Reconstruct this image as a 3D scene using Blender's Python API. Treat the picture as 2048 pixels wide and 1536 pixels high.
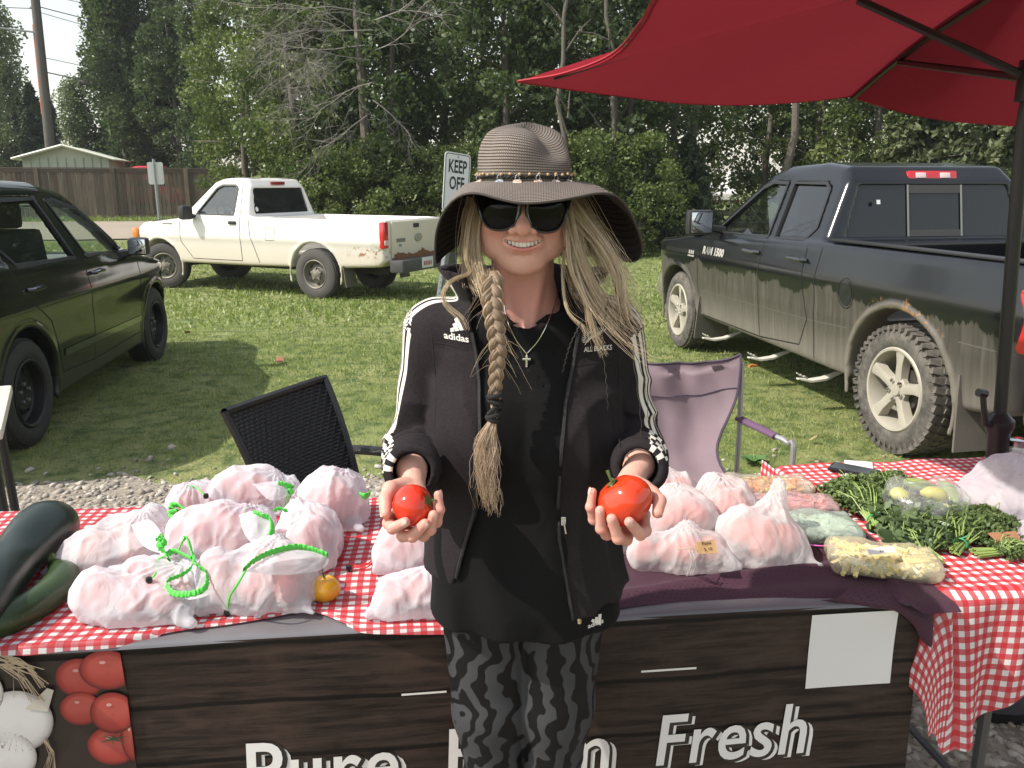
import bpy, bmesh, math, random
import numpy as np
from mathutils import Vector, Matrix, Quaternion, Euler
from mathutils.bvhtree import BVHTree
from mathutils import geometry as mgeo

R = math.radians
scene = bpy.context.scene
for o in list(bpy.data.objects): bpy.data.objects.remove(o, do_unlink=True)
COL = scene.collection
random.seed(7)
RNG = np.random.default_rng(7)

# ------------------------------------------------------------------ camera
FPX, CAMH = 1657.0, 1.65
PITCH = math.atan((768 - 365) / FPX)
cam = bpy.data.cameras.new('camera')
cam.sensor_width = 36.0
cam.lens = 36.0 * FPX / 2048.0
cam.clip_start = 0.05
cam.clip_end = 600
cam_o = bpy.data.objects.new('camera', cam)
COL.objects.link(cam_o)
cam_o.location = (0, 0, CAMH)
cam_o.rotation_euler = (R(90) - PITCH, 0, 0)
scene.camera = cam_o

# ------------------------------------------------------------------ light
SUN_DIR = Vector((-0.64, -0.22, 0.73)).normalized()        # towards the sun
SUN_EL = math.asin(SUN_DIR.z)
world = bpy.data.worlds.new('World'); scene.world = world; world.use_nodes = True
wn = world.node_tree; wn.nodes.clear()
w_out = wn.nodes.new('ShaderNodeOutputWorld'); w_bg = wn.nodes.new('ShaderNodeBackground')
w_sky = wn.nodes.new('ShaderNodeTexSky'); w_sky.sky_type = 'NISHITA'; w_sky.sun_disc = False
w_sky.sun_elevation = SUN_EL
w_sky.sun_rotation = math.atan2(SUN_DIR.x, SUN_DIR.y)
w_sky.air_density = 1.6; w_sky.dust_density = 1.2; w_sky.ozone_density = 1.0
w_hs = wn.nodes.new('ShaderNodeHueSaturation'); w_hs.inputs['Saturation'].default_value = 0.38
w_hs.inputs['Value'].default_value = 1.0
wn.links.new(w_sky.outputs[0], w_hs.inputs['Color']); wn.links.new(w_hs.outputs[0], w_bg.inputs[0])
w_bg.inputs[1].default_value = 0.15
wn.links.new(w_bg.outputs[0], w_out.inputs[0])
sun = bpy.data.lights.new('sun', 'SUN'); sun.energy = 4.2; sun.angle = R(0.6); sun.color = (1.0, 0.93, 0.83)
sun_o = bpy.data.objects.new('sun', sun); COL.objects.link(sun_o)
sun_o.rotation_euler = SUN_DIR.to_track_quat('Z', 'Y').to_euler()
sun_o.location = (-10, -8, 12)
scene.view_settings.view_transform = 'Standard'
scene.view_settings.look = 'None'
scene.view_settings.exposure = 0.5
scene.view_settings.gamma = 1.0
scene.view_settings.use_curve_mapping = False
scene.render.engine = 'CYCLES'
scene.cycles.max_bounces = 10
scene.cycles.transparent_max_bounces = 24
scene.cycles.caustics_reflective = False
scene.cycles.caustics_refractive = False

# ------------------------------------------------------------------ pixel -> place helpers
def ray(px, py):
    a = (px - 1024) / FPX; b = (768 - py) / FPX
    return Vector((a, math.cos(PITCH) + b * math.sin(PITCH), -math.sin(PITCH) + b * math.cos(PITCH)))
def atZ(px, py, z=0.0):
    r = ray(px, py); t = (z - CAMH) / r.z
    return Vector((r.x * t, r.y * t, z))
def atY(px, py, y):
    r = ray(px, py); t = y / r.y
    return Vector((r.x * t, y, CAMH + r.z * t))

# ------------------------------------------------------------------ object helpers
def tag(o, label=None, cat=None, group=None, kind=None):
    if label: o['label'] = label
    if cat: o['category'] = cat
    if group: o['group'] = group
    if kind: o['kind'] = kind
    return o
def empty(name, loc=(0, 0, 0), rz=0.0, label=None, cat=None, group=None):
    o = bpy.data.objects.new(name, None); COL.objects.link(o)
    o.empty_display_size = 0.1
    o.location = loc; o.rotation_euler = (0, 0, rz)
    return tag(o, label, cat, group)
def link(name, me, parent=None, loc=None, rot=None, scale=None):
    o = bpy.data.objects.new(name, me); COL.objects.link(o)
    if parent is not None: o.parent = parent
    if loc is not None: o.location = loc
    if rot is not None: o.rotation_euler = rot
    if scale is not None: o.scale = scale
    return o
def to_mesh(name, V, F, mats=None, smooth=True, fmat=None, uv=None, attrs=None, autosm=None):
    """V (n,3); F ndarray (m,3|4) or list of index lists; uv per vertex (n,2); attrs {name: per-vertex floats}"""
    me = bpy.data.meshes.new(name)
    V = np.asarray(V, dtype=np.float32).reshape(-1, 3)
    if isinstance(F, np.ndarray) and F.ndim == 2:
        m, k = F.shape
        me.vertices.add(len(V)); me.vertices.foreach_set('co', V.ravel())
        me.loops.add(m * k); me.loops.foreach_set('vertex_index', F.astype(np.int32).ravel())
        me.polygons.add(m)
        me.polygons.foreach_set('loop_start', np.arange(0, m * k, k, dtype=np.int32))
        me.update(calc_edges=True)
    else:
        me.from_pydata([tuple(map(float, v)) for v in V], [], [tuple(int(i) for i in f) for f in F])
        me.update()
    if mats is not None:
        if not isinstance(mats, (list, tuple)): mats = [mats]
        for mm in mats: me.materials.append(mm)
    if fmat is not None: me.polygons.foreach_set('material_index', np.asarray(fmat, dtype=np.int32))
    if uv is not None:
        uvl = me.uv_layers.new(name='UVMap')
        li = np.empty(len(me.loops), dtype=np.int32); me.loops.foreach_get('vertex_index', li)
        uvl.data.foreach_set('uv', np.asarray(uv, dtype=np.float32)[li].ravel())
    if attrs:
        for k_, a in attrs.items():
            a = np.asarray(a, dtype=np.float32)
            dom = 'POINT' if len(a) == len(me.vertices) else 'FACE'
            at = me.attributes.new(k_, 'FLOAT', dom); at.data.foreach_set('value', a.ravel())
    if smooth: me.polygons.foreach_set('use_smooth', np.ones(len(me.polygons), dtype=bool))
    if autosm is not None: me.set_sharp_from_angle(angle=R(autosm))
    me.validate()
    return me
def mk(name, V, F, mats=None, parent=None, smooth=True, **kw):
    loc = kw.pop('loc', None); rot = kw.pop('rot', None); scale = kw.pop('scale', None)
    return link(name, to_mesh(name, V, F, mats, smooth, **kw), parent, loc, rot, scale)

class MB:
    """collects simple shapes into one mesh"""
    def __init__(s): s.V = []; s.F = []; s.M = []; s.n = 0
    def add(s, V, F, m=0):
        V = [tuple(v) for v in V]
        s.V += V; s.F += [tuple(int(i) + s.n for i in f) for f in F]; s.M += [m] * len(F); s.n += len(V); return s
    def box(s, c, size, rot=None, m=0, bev=0.0):
        V, F = box_vf(size, bev)
        M = Matrix.Translation(Vector(c))
        if rot is not None: M = M @ (rot.to_4x4() if isinstance(rot, (Matrix,)) else Euler(rot).to_matrix().to_4x4())
        return s.add([M @ Vector(v) for v in V], F, m)
    def tube(s, path, rad, n=8, cap=True, m=0, flat=1.0):
        V, F = tube_vf(path, rad, n, cap, flat); return s.add(V, F, m)
    def lathe(s, prof, n=24, axis='z', c=(0, 0, 0), m=0, rot=None):
        V, F = lathe_vf(prof, n)
        out = []
        for v in V:
            if axis == 'y': v = (v[0], v[2], v[1])
            if axis == 'x': v = (v[2], v[0], v[1])
            v = Vector(v)
            if rot is not None: v = rot @ v
            out.append(v + Vector(c))
        return s.add(out, F, m)
    def build(s, name, mats, parent=None, smooth=True, autosm=35, **kw):
        loc = kw.pop('loc', None); rot = kw.pop('rot', None)
        me = to_mesh(name, s.V, s.F, mats, smooth, fmat=s.M, autosm=autosm, **kw)
        return link(name, me, parent, loc, rot)
def box_vf(size, bev=0.0):
    x, y, z = [v / 2 for v in size]
    if bev <= 0:
        V = [(sx * x, sy * y, sz * z) for sz in (-1, 1) for sy in (-1, 1) for sx in (-1, 1)]
        F = [(0, 2, 3, 1), (4, 5, 7, 6), (0, 1, 5, 4), (2, 6, 7, 3), (0, 4, 6, 2), (1, 3, 7, 5)]
        return V, F
    bm = bmesh.new(); bmesh.ops.create_cube(bm, size=1)
    for v in bm.verts: v.co = Vector((v.co.x * size[0], v.co.y * size[1], v.co.z * size[2]))
    bmesh.ops.bevel(bm, geom=list(bm.edges), offset=bev, segments=2, affect='EDGES', profile=0.6)
    V = [tuple(v.co) for v in bm.verts]; bm.verts.index_update()
    F = [tuple(v.index for v in f.verts) for f in bm.faces]; bm.free()
    return V, F
def tube_vf(path, rad, n=8, cap=True, flat=1.0, up=None):
    P = [Vector(p) for p in path]; k = len(P)
    if isinstance(rad, (int, float)): rad = [rad] * k
    V, F = [], []
    ref = Vector(up) if up is not None else None
    prev = None
    for i in range(k):
        t = (P[min(i + 1, k - 1)] - P[max(i - 1, 0)])
        if t.length < 1e-9: t = Vector((0, 0, 1))
        t.normalize()
        if prev is None:
            r0 = ref if ref is not None else (Vector((0, 0, 1)) if abs(t.z) < 0.9 else Vector((1, 0, 0)))
            a = (r0 - t * r0.dot(t)).normalized()
        else:
            a = prev - t * prev.dot(t)
            a = a.normalized() if a.length > 1e-6 else t.orthogonal().normalized()
        prev = a; b = t.cross(a)
        for j in range(n):
            an = 2 * math.pi * j / n
            V.append(P[i] + (a * math.cos(an) * flat + b * math.sin(an)) * rad[i])
    for i in range(k - 1):
        for j in range(n):
            j2 = (j + 1) % n
            F.append((i * n + j, i * n + j2, (i + 1) * n + j2, (i + 1) * n + j))
    if cap:
        F.append(tuple(range(n - 1, -1, -1))); F.append(tuple((k - 1) * n + j for j in range(n)))
    return V, F
def lathe_vf(prof, n=24):
    V, F = [], []
    k = len(prof)
    for (r, z) in prof:
        for j in range(n):
            a = 2 * math.pi * j / n
            V.append((r * math.cos(a), r * math.sin(a), z))
    for i in range(k - 1):
        for j in range(n):
            j2 = (j + 1) % n
            F.append((i * n + j, i * n + j2, (i + 1) * n + j2, (i + 1) * n + j))
    if prof[0][0] > 1e-6: F.append(tuple(range(n - 1, -1, -1)))
    if prof[-1][0] > 1e-6: F.append(tuple((k - 1) * n + j for j in range(n)))
    return V, F
def grid_faces(nu, nv, closed_u=False):
    """vertices ordered [v][u] -> index v*nu+u"""
    u = np.arange(nu if closed_u else nu - 1); v = np.arange(nv - 1)
    U, W = np.meshgrid(u, v); U2 = (U + 1) % nu
    return np.stack([W * nu + U, W * nu + U2, (W + 1) * nu + U2, (W + 1) * nu + U], -1).reshape(-1, 4)
def spline(pts, n):
    """Catmull-Rom through pts (any dim), n samples"""
    P = np.asarray([tuple(p) for p in pts], dtype=float)
    if len(P) == 2:
        t = np.linspace(0, 1, n)[:, None]; return P[0] * (1 - t) + P[1] * t
    Q = np.vstack([2 * P[0] - P[1], P, 2 * P[-1] - P[-2]])
    out = []
    m = len(P) - 1
    for s in np.linspace(0, m - 1e-9, n):
        i = int(s); t = s - i
        p0, p1, p2, p3 = Q[i], Q[i + 1], Q[i + 2], Q[i + 3]
        out.append(0.5 * ((2 * p1) + (-p0 + p2) * t + (2 * p0 - 5 * p1 + 4 * p2 - p3) * t * t + (-p0 + 3 * p1 - 3 * p2 + p3) * t ** 3))
    return np.array(out)
def copy_tree(o, parent=None):
    c = o.copy(); COL.objects.link(c)
    if parent is not None: c.parent = parent
    for ch in list(o.children): copy_tree(ch, c)
    return c
def poly_plate(name, pts, thick, mats, parent=None, axis='y', smooth=False):
    """2-D outline (a,b) extruded along axis"""
    n = len(pts); V = []
    for s in (-.5, .5):
        for a, b in pts:
            V.append((a, s * thick, b) if axis == 'y' else ((a, b, s * thick) if axis == 'z' else (s * thick, a, b)))
    F = [tuple(range(n)), tuple(range(2 * n - 1, n - 1, -1))] + [(i, i + n, (i + 1) % n + n, (i + 1) % n) for i in range(n)]
    return mk(name, V, F, mats, parent, smooth)

# ------------------------------------------------------------------ noise + signed distance tools
def _hash(ix, iy, iz, seed):
    h = (ix.astype(np.int64) * 374761393 + iy.astype(np.int64) * 668265263 + iz.astype(np.int64) * 2147483647 + seed * 1274126177) & 0xffffffff
    h = ((h ^ (h >> 13)) * 1274126177) & 0xffffffff
    return ((h ^ (h >> 16)) & 0xffff).astype(np.float32) / 65535.0
def vnoise(x, y, z, s=1.0, seed=0):
    """value noise -1..1"""
    x = np.asarray(x) * s; y = np.asarray(y) * s; z = np.asarray(z) * s
    x, y, z = np.broadcast_arrays(x, y, z)
    ix, iy, iz = np.floor(x), np.floor(y), np.floor(z)
    fx, fy, fz = x - ix, y - iy, z - iz
    fx = fx * fx * (3 - 2 * fx); fy = fy * fy * (3 - 2 * fy); fz = fz * fz * (3 - 2 * fz)
    r = 0
    for a in (0, 1):
        for b in (0, 1):
            for c in (0, 1):
                w = (fx if a else 1 - fx) * (fy if b else 1 - fy) * (fz if c else 1 - fz)
                r = r + w * _hash(ix + a, iy + b, iz + c, seed)
    return r * 2 - 1
def smin(a, b, k):
    h = np.clip(0.5 + 0.5 * (b - a) / k, 0, 1); return b * (1 - h) + a * h - k * h * (1 - h)
def smax(a, b, k): return -smin(-a, -b, k)
def s_sph(P, c, r): return np.sqrt((P[0] - c[0]) ** 2 + (P[1] - c[1]) ** 2 + (P[2] - c[2]) ** 2) - r
def s_ell(P, c, r):
    x, y, z = P[0] - c[0], P[1] - c[1], P[2] - c[2]
    k0 = np.sqrt((x / r[0]) ** 2 + (y / r[1]) ** 2 + (z / r[2]) ** 2)
    k1 = np.sqrt((x / r[0] ** 2) ** 2 + (y / r[1] ** 2) ** 2 + (z / r[2] ** 2) ** 2)
    return k0 * (k0 - 1) / np.maximum(k1, 1e-9)
def s_cap(P, a, b, ra, rb=None):
    rb = ra if rb is None else rb
    ax, ay, az = a; bx, by, bz = b[0] - ax, b[1] - ay, b[2] - az
    px, py, pz = P[0] - ax, P[1] - ay, P[2] - az
    h = np.clip((px * bx + py * by + pz * bz) / (bx * bx + by * by + bz * bz + 1e-12), 0, 1)
    return np.sqrt((px - bx * h) ** 2 + (py - by * h) ** 2 + (pz - bz * h) ** 2) - (ra + (rb - ra) * h)
def s_chain(P, pts, rad, k=None):
    d = None
    for i in range(len(pts) - 1):
        e = s_cap(P, pts[i], pts[i + 1], rad[i], rad[i + 1])
        d = e if d is None else (smin(d, e, k) if k else np.minimum(d, e))
    return d
def s_box(P, c, h, r=0.0):
    x, y, z = np.abs(P[0] - c[0]) - h[0] + r, np.abs(P[1] - c[1]) - h[1] + r, np.abs(P[2] - c[2]) - h[2] + r
    return np.sqrt(np.maximum(x, 0) ** 2 + np.maximum(y, 0) ** 2 + np.maximum(z, 0) ** 2) + np.minimum(np.maximum(x, np.maximum(y, z)), 0) - r
def s_poly(a, b, poly):
    """2-D polygon distance"""
    n = len(poly); d = np.full(a.shape, 1e9, dtype=np.float32); s = np.ones(a.shape, dtype=np.float32)
    j = n - 1
    for i in range(n):
        ex, ey = poly[j][0] - poly[i][0], poly[j][1] - poly[i][1]
        wx, wy = a - poly[i][0], b - poly[i][1]
        t = np.clip((wx * ex + wy * ey) / (ex * ex + ey * ey + 1e-12), 0, 1)
        d = np.minimum(d, (wx - ex * t) ** 2 + (wy - ey * t) ** 2)
        c1 = b >= poly[i][1]; c2 = b < poly[j][1]; c3 = ex * wy > ey * wx
        s = np.where((c1 & c2 & c3) | (~c1 & ~c2 & ~c3), -s, s)
        j = i
    return s * np.sqrt(d)
def nets(f, lo, hi, res, lip=1.6):
    """signed-distance surface -> (V, F quads) by surface nets; f is evaluated finely only near the surface"""
    lo = np.array(lo, float); hi = np.array(hi, float); K = 4
    nb = np.ceil((hi - lo) / (res * K)).astype(int) + 1
    cs = [lo[i] + np.arange(nb[i] + 1) * res * K for i in range(3)]
    G = np.meshgrid(*cs, indexing='ij')
    dc = f([g.ravel().astype(np.float32) for g in G]).reshape(G[0].shape)
    n = nb * K + 1
    # coarse cell near?
    m = np.abs(dc)
    for ax in range(3):
        s0 = [slice(None)] * 3; s1 = [slice(None)] * 3
        s0[ax] = slice(0, -1); s1[ax] = slice(1, None)
        m = np.minimum(m[tuple(s0)], m[tuple(s1)])
    near = m < res * K * lip
    val = np.repeat(np.repeat(np.repeat(dc[:-1, :-1, :-1], K, 0), K, 1), K, 2)
    val = np.pad(val, ((0, 1), (0, 1), (0, 1)), mode='edge').astype(np.float32)
    nm = np.repeat(np.repeat(np.repeat(near, K, 0), K, 1), K, 2)
    nm = np.pad(nm, ((0, 1), (0, 1), (0, 1)), mode='edge')
    for ax in range(3): nm = nm | np.roll(nm, 1, ax)
    idx = np.nonzero(nm)
    P = [(lo[i] + idx[i] * res).astype(np.float32) for i in range(3)]
    out = np.empty(len(P[0]), np.float32); CH = 2000000
    for i in range(0, len(out), CH): out[i:i + CH] = f([p[i:i + CH] for p in P])
    val[idx] = out
    neg = val < 0
    nx, ny, nz = val.shape
    c = [slice(0, -1), slice(1, None)]
    cnt = np.zeros((nx - 1, ny - 1, nz - 1), np.int8)
    for a in (0, 1):
        for b in (0, 1):
            for d in (0, 1): cnt += neg[c[a], c[b], c[d]]
    cell = (cnt > 0) & (cnt < 8)
    ci = np.nonzero(cell); N = len(ci[0])
    acc = np.zeros((N, 3), np.float32); num = np.zeros(N, np.float32)
    corner = {}
    for a in (0, 1):
        for b in (0, 1):
            for d in (0, 1): corner[(a, b, d)] = val[ci[0] + a, ci[1] + b, ci[2] + d]
    for ax in range(3):
        o1, o2 = [(i) for i in range(3) if i != ax]
        for p in (0, 1):
            for q in (0, 1):
                k0 = [0, 0, 0]; k0[o1] = p; k0[o2] = q; k1 = list(k0); k1[ax] = 1
                v0 = corner[tuple(k0)]; v1 = corner[tuple(k1)]
                x = (v0 < 0) != (v1 < 0)
                t = np.where(x, v0 / np.where(x, v0 - v1, 1), 0)
                add = np.zeros((N, 3), np.float32); add[:, o1] = p; add[:, o2] = q; add[:, ax] = t
                acc += add * x[:, None]; num += x
    pos = acc / num[:, None] + np.stack(ci, -1)
    V = pos * res + lo
    ids = np.full(cell.shape, -1, np.int64); ids[ci] = np.arange(N)
    Fs = []
    for ax in range(3):
        o1, o2 = (ax + 1) % 3, (ax + 2) % 3
        s0 = [slice(None)] * 3; s1 = [slice(None)] * 3; s0[ax] = slice(0, -1); s1[ax] = slice(1, None)
        n0 = neg[tuple(s0)]; n1 = neg[tuple(s1)]
        e = np.array(np.nonzero(n0 != n1)).T
        ok = (e[:, o1] > 0) & (e[:, o2] > 0) & (e[:, o1] < val.shape[o1] - 1) & (e[:, o2] < val.shape[o2] - 1)
        e = e[ok]
        if not len(e): continue
        q = []
        for (p1, p2) in ((-1, -1), (0, -1), (0, 0), (-1, 0)):
            k = e.copy(); k[:, o1] += p1; k[:, o2] += p2
            q.append(ids[k[:, 0], k[:, 1], k[:, 2]])
        q = np.stack(q, -1)
        flip = ~n0[e[:, 0], e[:, 1], e[:, 2]]
        q[flip] = q[flip][:, ::-1]
        Fs.append(q)
    F = np.concatenate(Fs); F = F[(F >= 0).all(1)]
    a, b, c_ = V[F[:, 0]], V[F[:, 1]], V[F[:, 2]]
    if np.einsum('ij,ij->i', a, np.cross(b, c_)).sum() < 0: F = F[:, ::-1].copy()
    return V, F
def relax(V, F, it=1, lam=0.5):
    """laplacian smoothing of a quad mesh"""
    V = V.copy(); n = len(V)
    for _ in range(it):
        S = np.zeros_like(V); c = np.zeros(n)
        for i in range(F.shape[1]):
            a = F[:, i]; b = F[:, (i + 1) % F.shape[1]]
            for ax in range(3):
                S[:, ax] += np.bincount(a, V[b, ax], n) + np.bincount(b, V[a, ax], n)
            c += np.bincount(a, minlength=n) + np.bincount(b, minlength=n)
        V += lam * (S / np.maximum(c, 1)[:, None] - V)
    return V
def bvh_of(V, F):
    return BVHTree.FromPolygons([tuple(v) for v in np.asarray(V, float)], [tuple(int(i) for i in f) for f in F])
def bvh_obj(o, M=None):
    me = o.data; M = M if M is not None else o.matrix_world
    return BVHTree.FromPolygons([M @ v.co for v in me.vertices], [tuple(p.vertices) for p in me.polygons])

# ------------------------------------------------------------------ materials
MATS = {}
class NT:
    """tiny node-tree helper"""
    def __init__(s, name):
        s.m = bpy.data.materials.new(name); s.m.use_nodes = True; s.t = s.m.node_tree; s.t.nodes.clear()
        s.out = s.n('ShaderNodeOutputMaterial')
    def n(s, typ, **kw):
        nd = s.t.nodes.new(typ)
        for k, v in kw.items():
            if k.startswith('_'): setattr(nd, k[1:], v)
            else: s.set(nd, k, v)
        return nd
    def set(s, nd, k, v):
        inp = nd.inputs[int(k[1:])] if (k[0] == 'i' and k[1:].isdigit()) else nd.inputs[k.replace('__', ' ')]
        if isinstance(v, bpy.types.NodeSocket): s.t.links.new(v, inp)
        elif isinstance(v, bpy.types.Node): s.t.links.new(v.outputs[0], inp)
        else:
            if hasattr(inp.default_value, '__len__') and hasattr(v, '__len__') and len(v) == 3 and len(inp.default_value) == 4: v = (*v, 1)
            inp.default_value = v
    def coord(s, which='Object'): return s.n('ShaderNodeTexCoord').outputs[which]
    def attr(s, name): 
        a = s.n('ShaderNodeAttribute'); a.attribute_name = name; return a.outputs['Fac']
    def map(s, vec, scale=(1, 1, 1), rot=(0, 0, 0), loc=(0, 0, 0)):
        return s.n('ShaderNodeMapping', Vector=vec, Scale=scale, Rotation=rot, Location=loc).outputs[0]
    def noise(s, vec, scale=5, detail=4, rough=.55, dist=0.0):
        nd = s.n('ShaderNodeTexNoise', Scale=scale, Detail=detail, Roughness=rough, Distortion=dist)
        if vec is not None: s.set(nd, 'Vector', vec)
        return nd.outputs[0]
    def wave(s, vec, scale=5, dist=0, detail=2, typ='BANDS', dire='X', prof='SIN', dscale=1.0):
        nd = s.n('ShaderNodeTexWave', Vector=vec, Scale=scale, Distortion=dist, Detail=detail)
        nd.inputs['Detail Scale'].default_value = dscale
        nd.wave_type = typ; nd.wave_profile = prof
        if typ == 'BANDS': nd.bands_direction = dire
        else: nd.rings_direction = dire
        return nd.outputs['Fac']
    def vor(s, vec, scale=5, feature='F1', out='Distance', rnd=1.0):
        nd = s.n('ShaderNodeTexVoronoi', Vector=vec, Scale=scale); nd.feature = feature
        nd.inputs['Randomness'].default_value = rnd
        return nd.outputs[out]
    def ramp(s, fac, stops, interp='LINEAR'):
        nd = s.n('ShaderNodeValToRGB', Fac=fac); cr = nd.color_ramp; cr.interpolation = interp
        while len(cr.elements) < len(stops): cr.elements.new(0.5)
        for e, (p, c) in zip(cr.elements, stops):
            e.position = p; e.color = (*c, 1) if hasattr(c, '__len__') else (c, c, c, 1)
        return nd.outputs[0]
    def mix(s, fac, a, b, blend='MIX'):
        nd = s.n('ShaderNodeMix'); nd.data_type = 'RGBA'; nd.blend_type = blend; nd.clamp_factor = True
        for i, v in ((0, fac), (6, a), (7, b)): s.set(nd, 'i%d' % i, v)
        return nd.outputs[2]
    def math(s, op, a, b=0.0, c=None, clamp=False):
        nd = s.n('ShaderNodeMath'); nd.operation = op; nd.use_clamp = clamp
        s.set(nd, 'i0', a); s.set(nd, 'i1', b)
        if c is not None: s.set(nd, 'i2', c)
        return nd.outputs[0]
    def sep(s, vec): nd = s.n('ShaderNodeSeparateXYZ', Vector=vec); return nd.outputs[0], nd.outputs[1], nd.outputs[2]
    def comb(s, x, y, z=0.0): return s.n('ShaderNodeCombineXYZ', X=x, Y=y, Z=z).outputs[0]
    def step(s, v, lo, hi):
        nd = s.n('ShaderNodeMapRange', Value=v); nd.interpolation_type = 'SMOOTHSTEP'
        nd.inputs[1].default_value = lo; nd.inputs[2].default_value = hi; return nd.outputs[0]
    def bump(s, h, strength=.3, dist=.01, normal=None):
        nd = s.n('ShaderNodeBump', Height=h, Strength=strength, Distance=dist)
        if normal is not None: s.set(nd, 'Normal', normal)
        return nd.outputs[0]
    def bsdf(s, **kw):
        nd = s.n('ShaderNodeBsdfPrincipled')
        for k, v in kw.items(): s.set(nd, k, v)
        return nd
    def schlick(s, f0=.04, normal=None):
        lw = s.n('ShaderNodeLayerWeight', Blend=.5)
        if normal is not None: s.set(lw, 'Normal', normal)
        return s.math('MULTIPLY_ADD', s.math('POWER', lw.outputs['Facing'], 5.0), 1 - f0, f0)
    def end(s, sh):
        s.t.links.new(sh.outputs[0] if isinstance(sh, bpy.types.Node) else sh, s.out.inputs['Surface']); return s.m
def pbr(name, col, rough=.5, metal=0.0, var=.12, vscale=8, bump=0.0, bscale=60, spec=.5, coat=0.0, sheen=0.0, sss=0.0, sssr=(1, .3, .2), **kw):
    """plain material with slight tone variation and relief"""
    if name in MATS: return MATS[name]
    t = NT(name); co = t.coord('Object')
    nz = t.noise(co, vscale, 4)
    dark = tuple(c * (1 - var) for c in col); lite = tuple(min(1, c * (1 + var)) for c in col)
    c = t.mix(nz, dark, lite)
    b = t.bsdf(Base__Color=c, Roughness=rough, Metallic=metal)
    b.inputs['Specular IOR Level'].default_value = spec
    b.inputs['Coat Weight'].default_value = coat; b.inputs['Coat Roughness'].default_value = .05
    b.inputs['Sheen Weight'].default_value = sheen
    if sss:
        b.inputs['Subsurface Weight'].default_value = sss; b.inputs['Subsurface Radius'].default_value = sssr
        b.inputs['Subsurface Scale'].default_value = kw.get('ssc', .01)
    if bump: t.set(b, 'Normal', t.bump(t.noise(co, bscale, 5), bump, .002))
    MATS[name] = t.end(b); return MATS[name]
# =================================================================== SETTING
def gz(x, y):
    """ground height"""
    y = np.asarray(y, float); x = np.asarray(x, float)
    t = np.clip((y - 13) / 17.0, 0, 1.3)
    return 0.42 * t + 0.02 * vnoise(x, y, 0 * x, .35, 3) * np.clip((y - 5) / 4, 0, 1)

# ---- ground sheet: grass lawn soil
def ground_mat():
    t = NT('lawn_soil'); co = t.coord('Object')
    n1 = t.noise(co, .55, 5); n2 = t.noise(co, 6, 6, .65); n3 = t.noise(co, 60, 3)
    c = t.mix(t.step(n1, .38, .62), (.18, .215, .06), (.25, .26, .10))
    c = t.mix(t.step(n2, .42, .68), c, (.045, .085, .02))
    c = t.mix(t.math('MULTIPLY', t.step(n3, .55, .7), .5), c, (.2, .2, .09))
    b = t.bsdf(Base__Color=c, Roughness=.9)
    t.set(b, 'Normal', t.bump(t.noise(co, 45, 5), .8, .03))
    return t.end(b)
xs = np.concatenate([np.linspace(-400, -30, 8), np.linspace(-26, 30, 57), np.linspace(34, 400, 8)])
ys = np.concatenate([np.linspace(-300, -10, 6), np.linspace(-6, 45, 103), np.linspace(50, 450, 8)])
GX, GY = np.meshgrid(xs, ys)
GZ = gz(GX, GY)
ground = mk('ground', np.stack([GX.ravel(), GY.ravel(), GZ.ravel()], -1), grid_faces(len(xs), len(ys)), ground_mat())
tag(ground, kind='structure')

# ---- road of packed dirt and gravel behind the lawn
def strip_sheet(name, xa, xb, ya, yb, dz, mat, nx=60, ny=8, curve=0.0):
    xs = np.linspace(xa, xb, nx); V = []
    vs = np.linspace(0, 1, ny)
    for v in vs:
        for x in xs:
            y = ya + (yb - ya) * v + curve * x + .18 * float(vnoise(x, v * 3, 0, .8, 5)) * (1 if v in (0, 1) else 0)
            V.append((x, y, float(gz(x, y)) + dz))
    return tag(mk(name, V, grid_faces(nx, ny), mat), kind='structure')
def dirt_mat():
    t = NT('road_dirt'); co = t.coord('Object')
    c = t.mix(t.noise(co, .6, 4), (.26, .205, .155), (.36, .30, .235))
    c = t.mix(t.step(t.noise(t.map(co, (.15, 2.5, 1)), 1.2, 4), .45, .65), c, (.30, .26, .21))
    b = t.bsdf(Base__Color=c, Roughness=.95)
    t.set(b, 'Normal', t.bump(t.noise(co, 30, 4), .5, .02)); return t.end(b)
strip_sheet('road', -40, 45, 21.6, 27.8, .035, dirt_mat(), 160)

# ---- gravel area under the stall: a bed sheet and real stones on it
def gravel_edge(x):
    x = np.asarray(x, float)
    return 4.42 + .14 * vnoise(x, 0 * x, 0 * x, 1.3, 11) + .07 * vnoise(x, 0 * x, 0 * x, 5, 12) + .04 * x
def gravel_mat(name, cols):
    t = NT(name); co = t.coord('Object')
    f = t.attr('tint') if name == 'gravel_stone' else t.vor(co, 55, 'F1', 'Color')
    if name != 'gravel_stone': f = t.sep(f)[0]
    c = t.ramp(f, cols)
    c = t.mix(t.math('MULTIPLY', t.noise(co, 80, 3), .45), c, (.10, .09, .08))
    b = t.bsdf(Base__Color=c, Roughness=.9)
    hgt = t.noise(co, 150, 3) if name == 'gravel_stone' else t.vor(co, 55)
    t.set(b, 'Normal', t.bump(hgt, .5, .01)); return t.end(b)
GCOL = [(0, (.26, .23, .195)), (.3, (.40, .35, .29)), (.6, (.50, .45, .39)), (.85, (.60, .56, .50)), (1, (.36, .30, .24))]
gx = np.linspace(-6, 8, 141); V = []
for v in np.linspace(0, 1, 12):
    for x in gx:
        y = -3 + (gravel_edge(x) + 3) * v
        V.append((x, float(y), .006))
gravel_bed = tag(mk('gravel_bed', V, grid_faces(141, 12), gravel_mat('gravel_bed', [(0, (.17, .145, .115)), (1, (.42, .37, .30))])), kind='structure')

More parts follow.
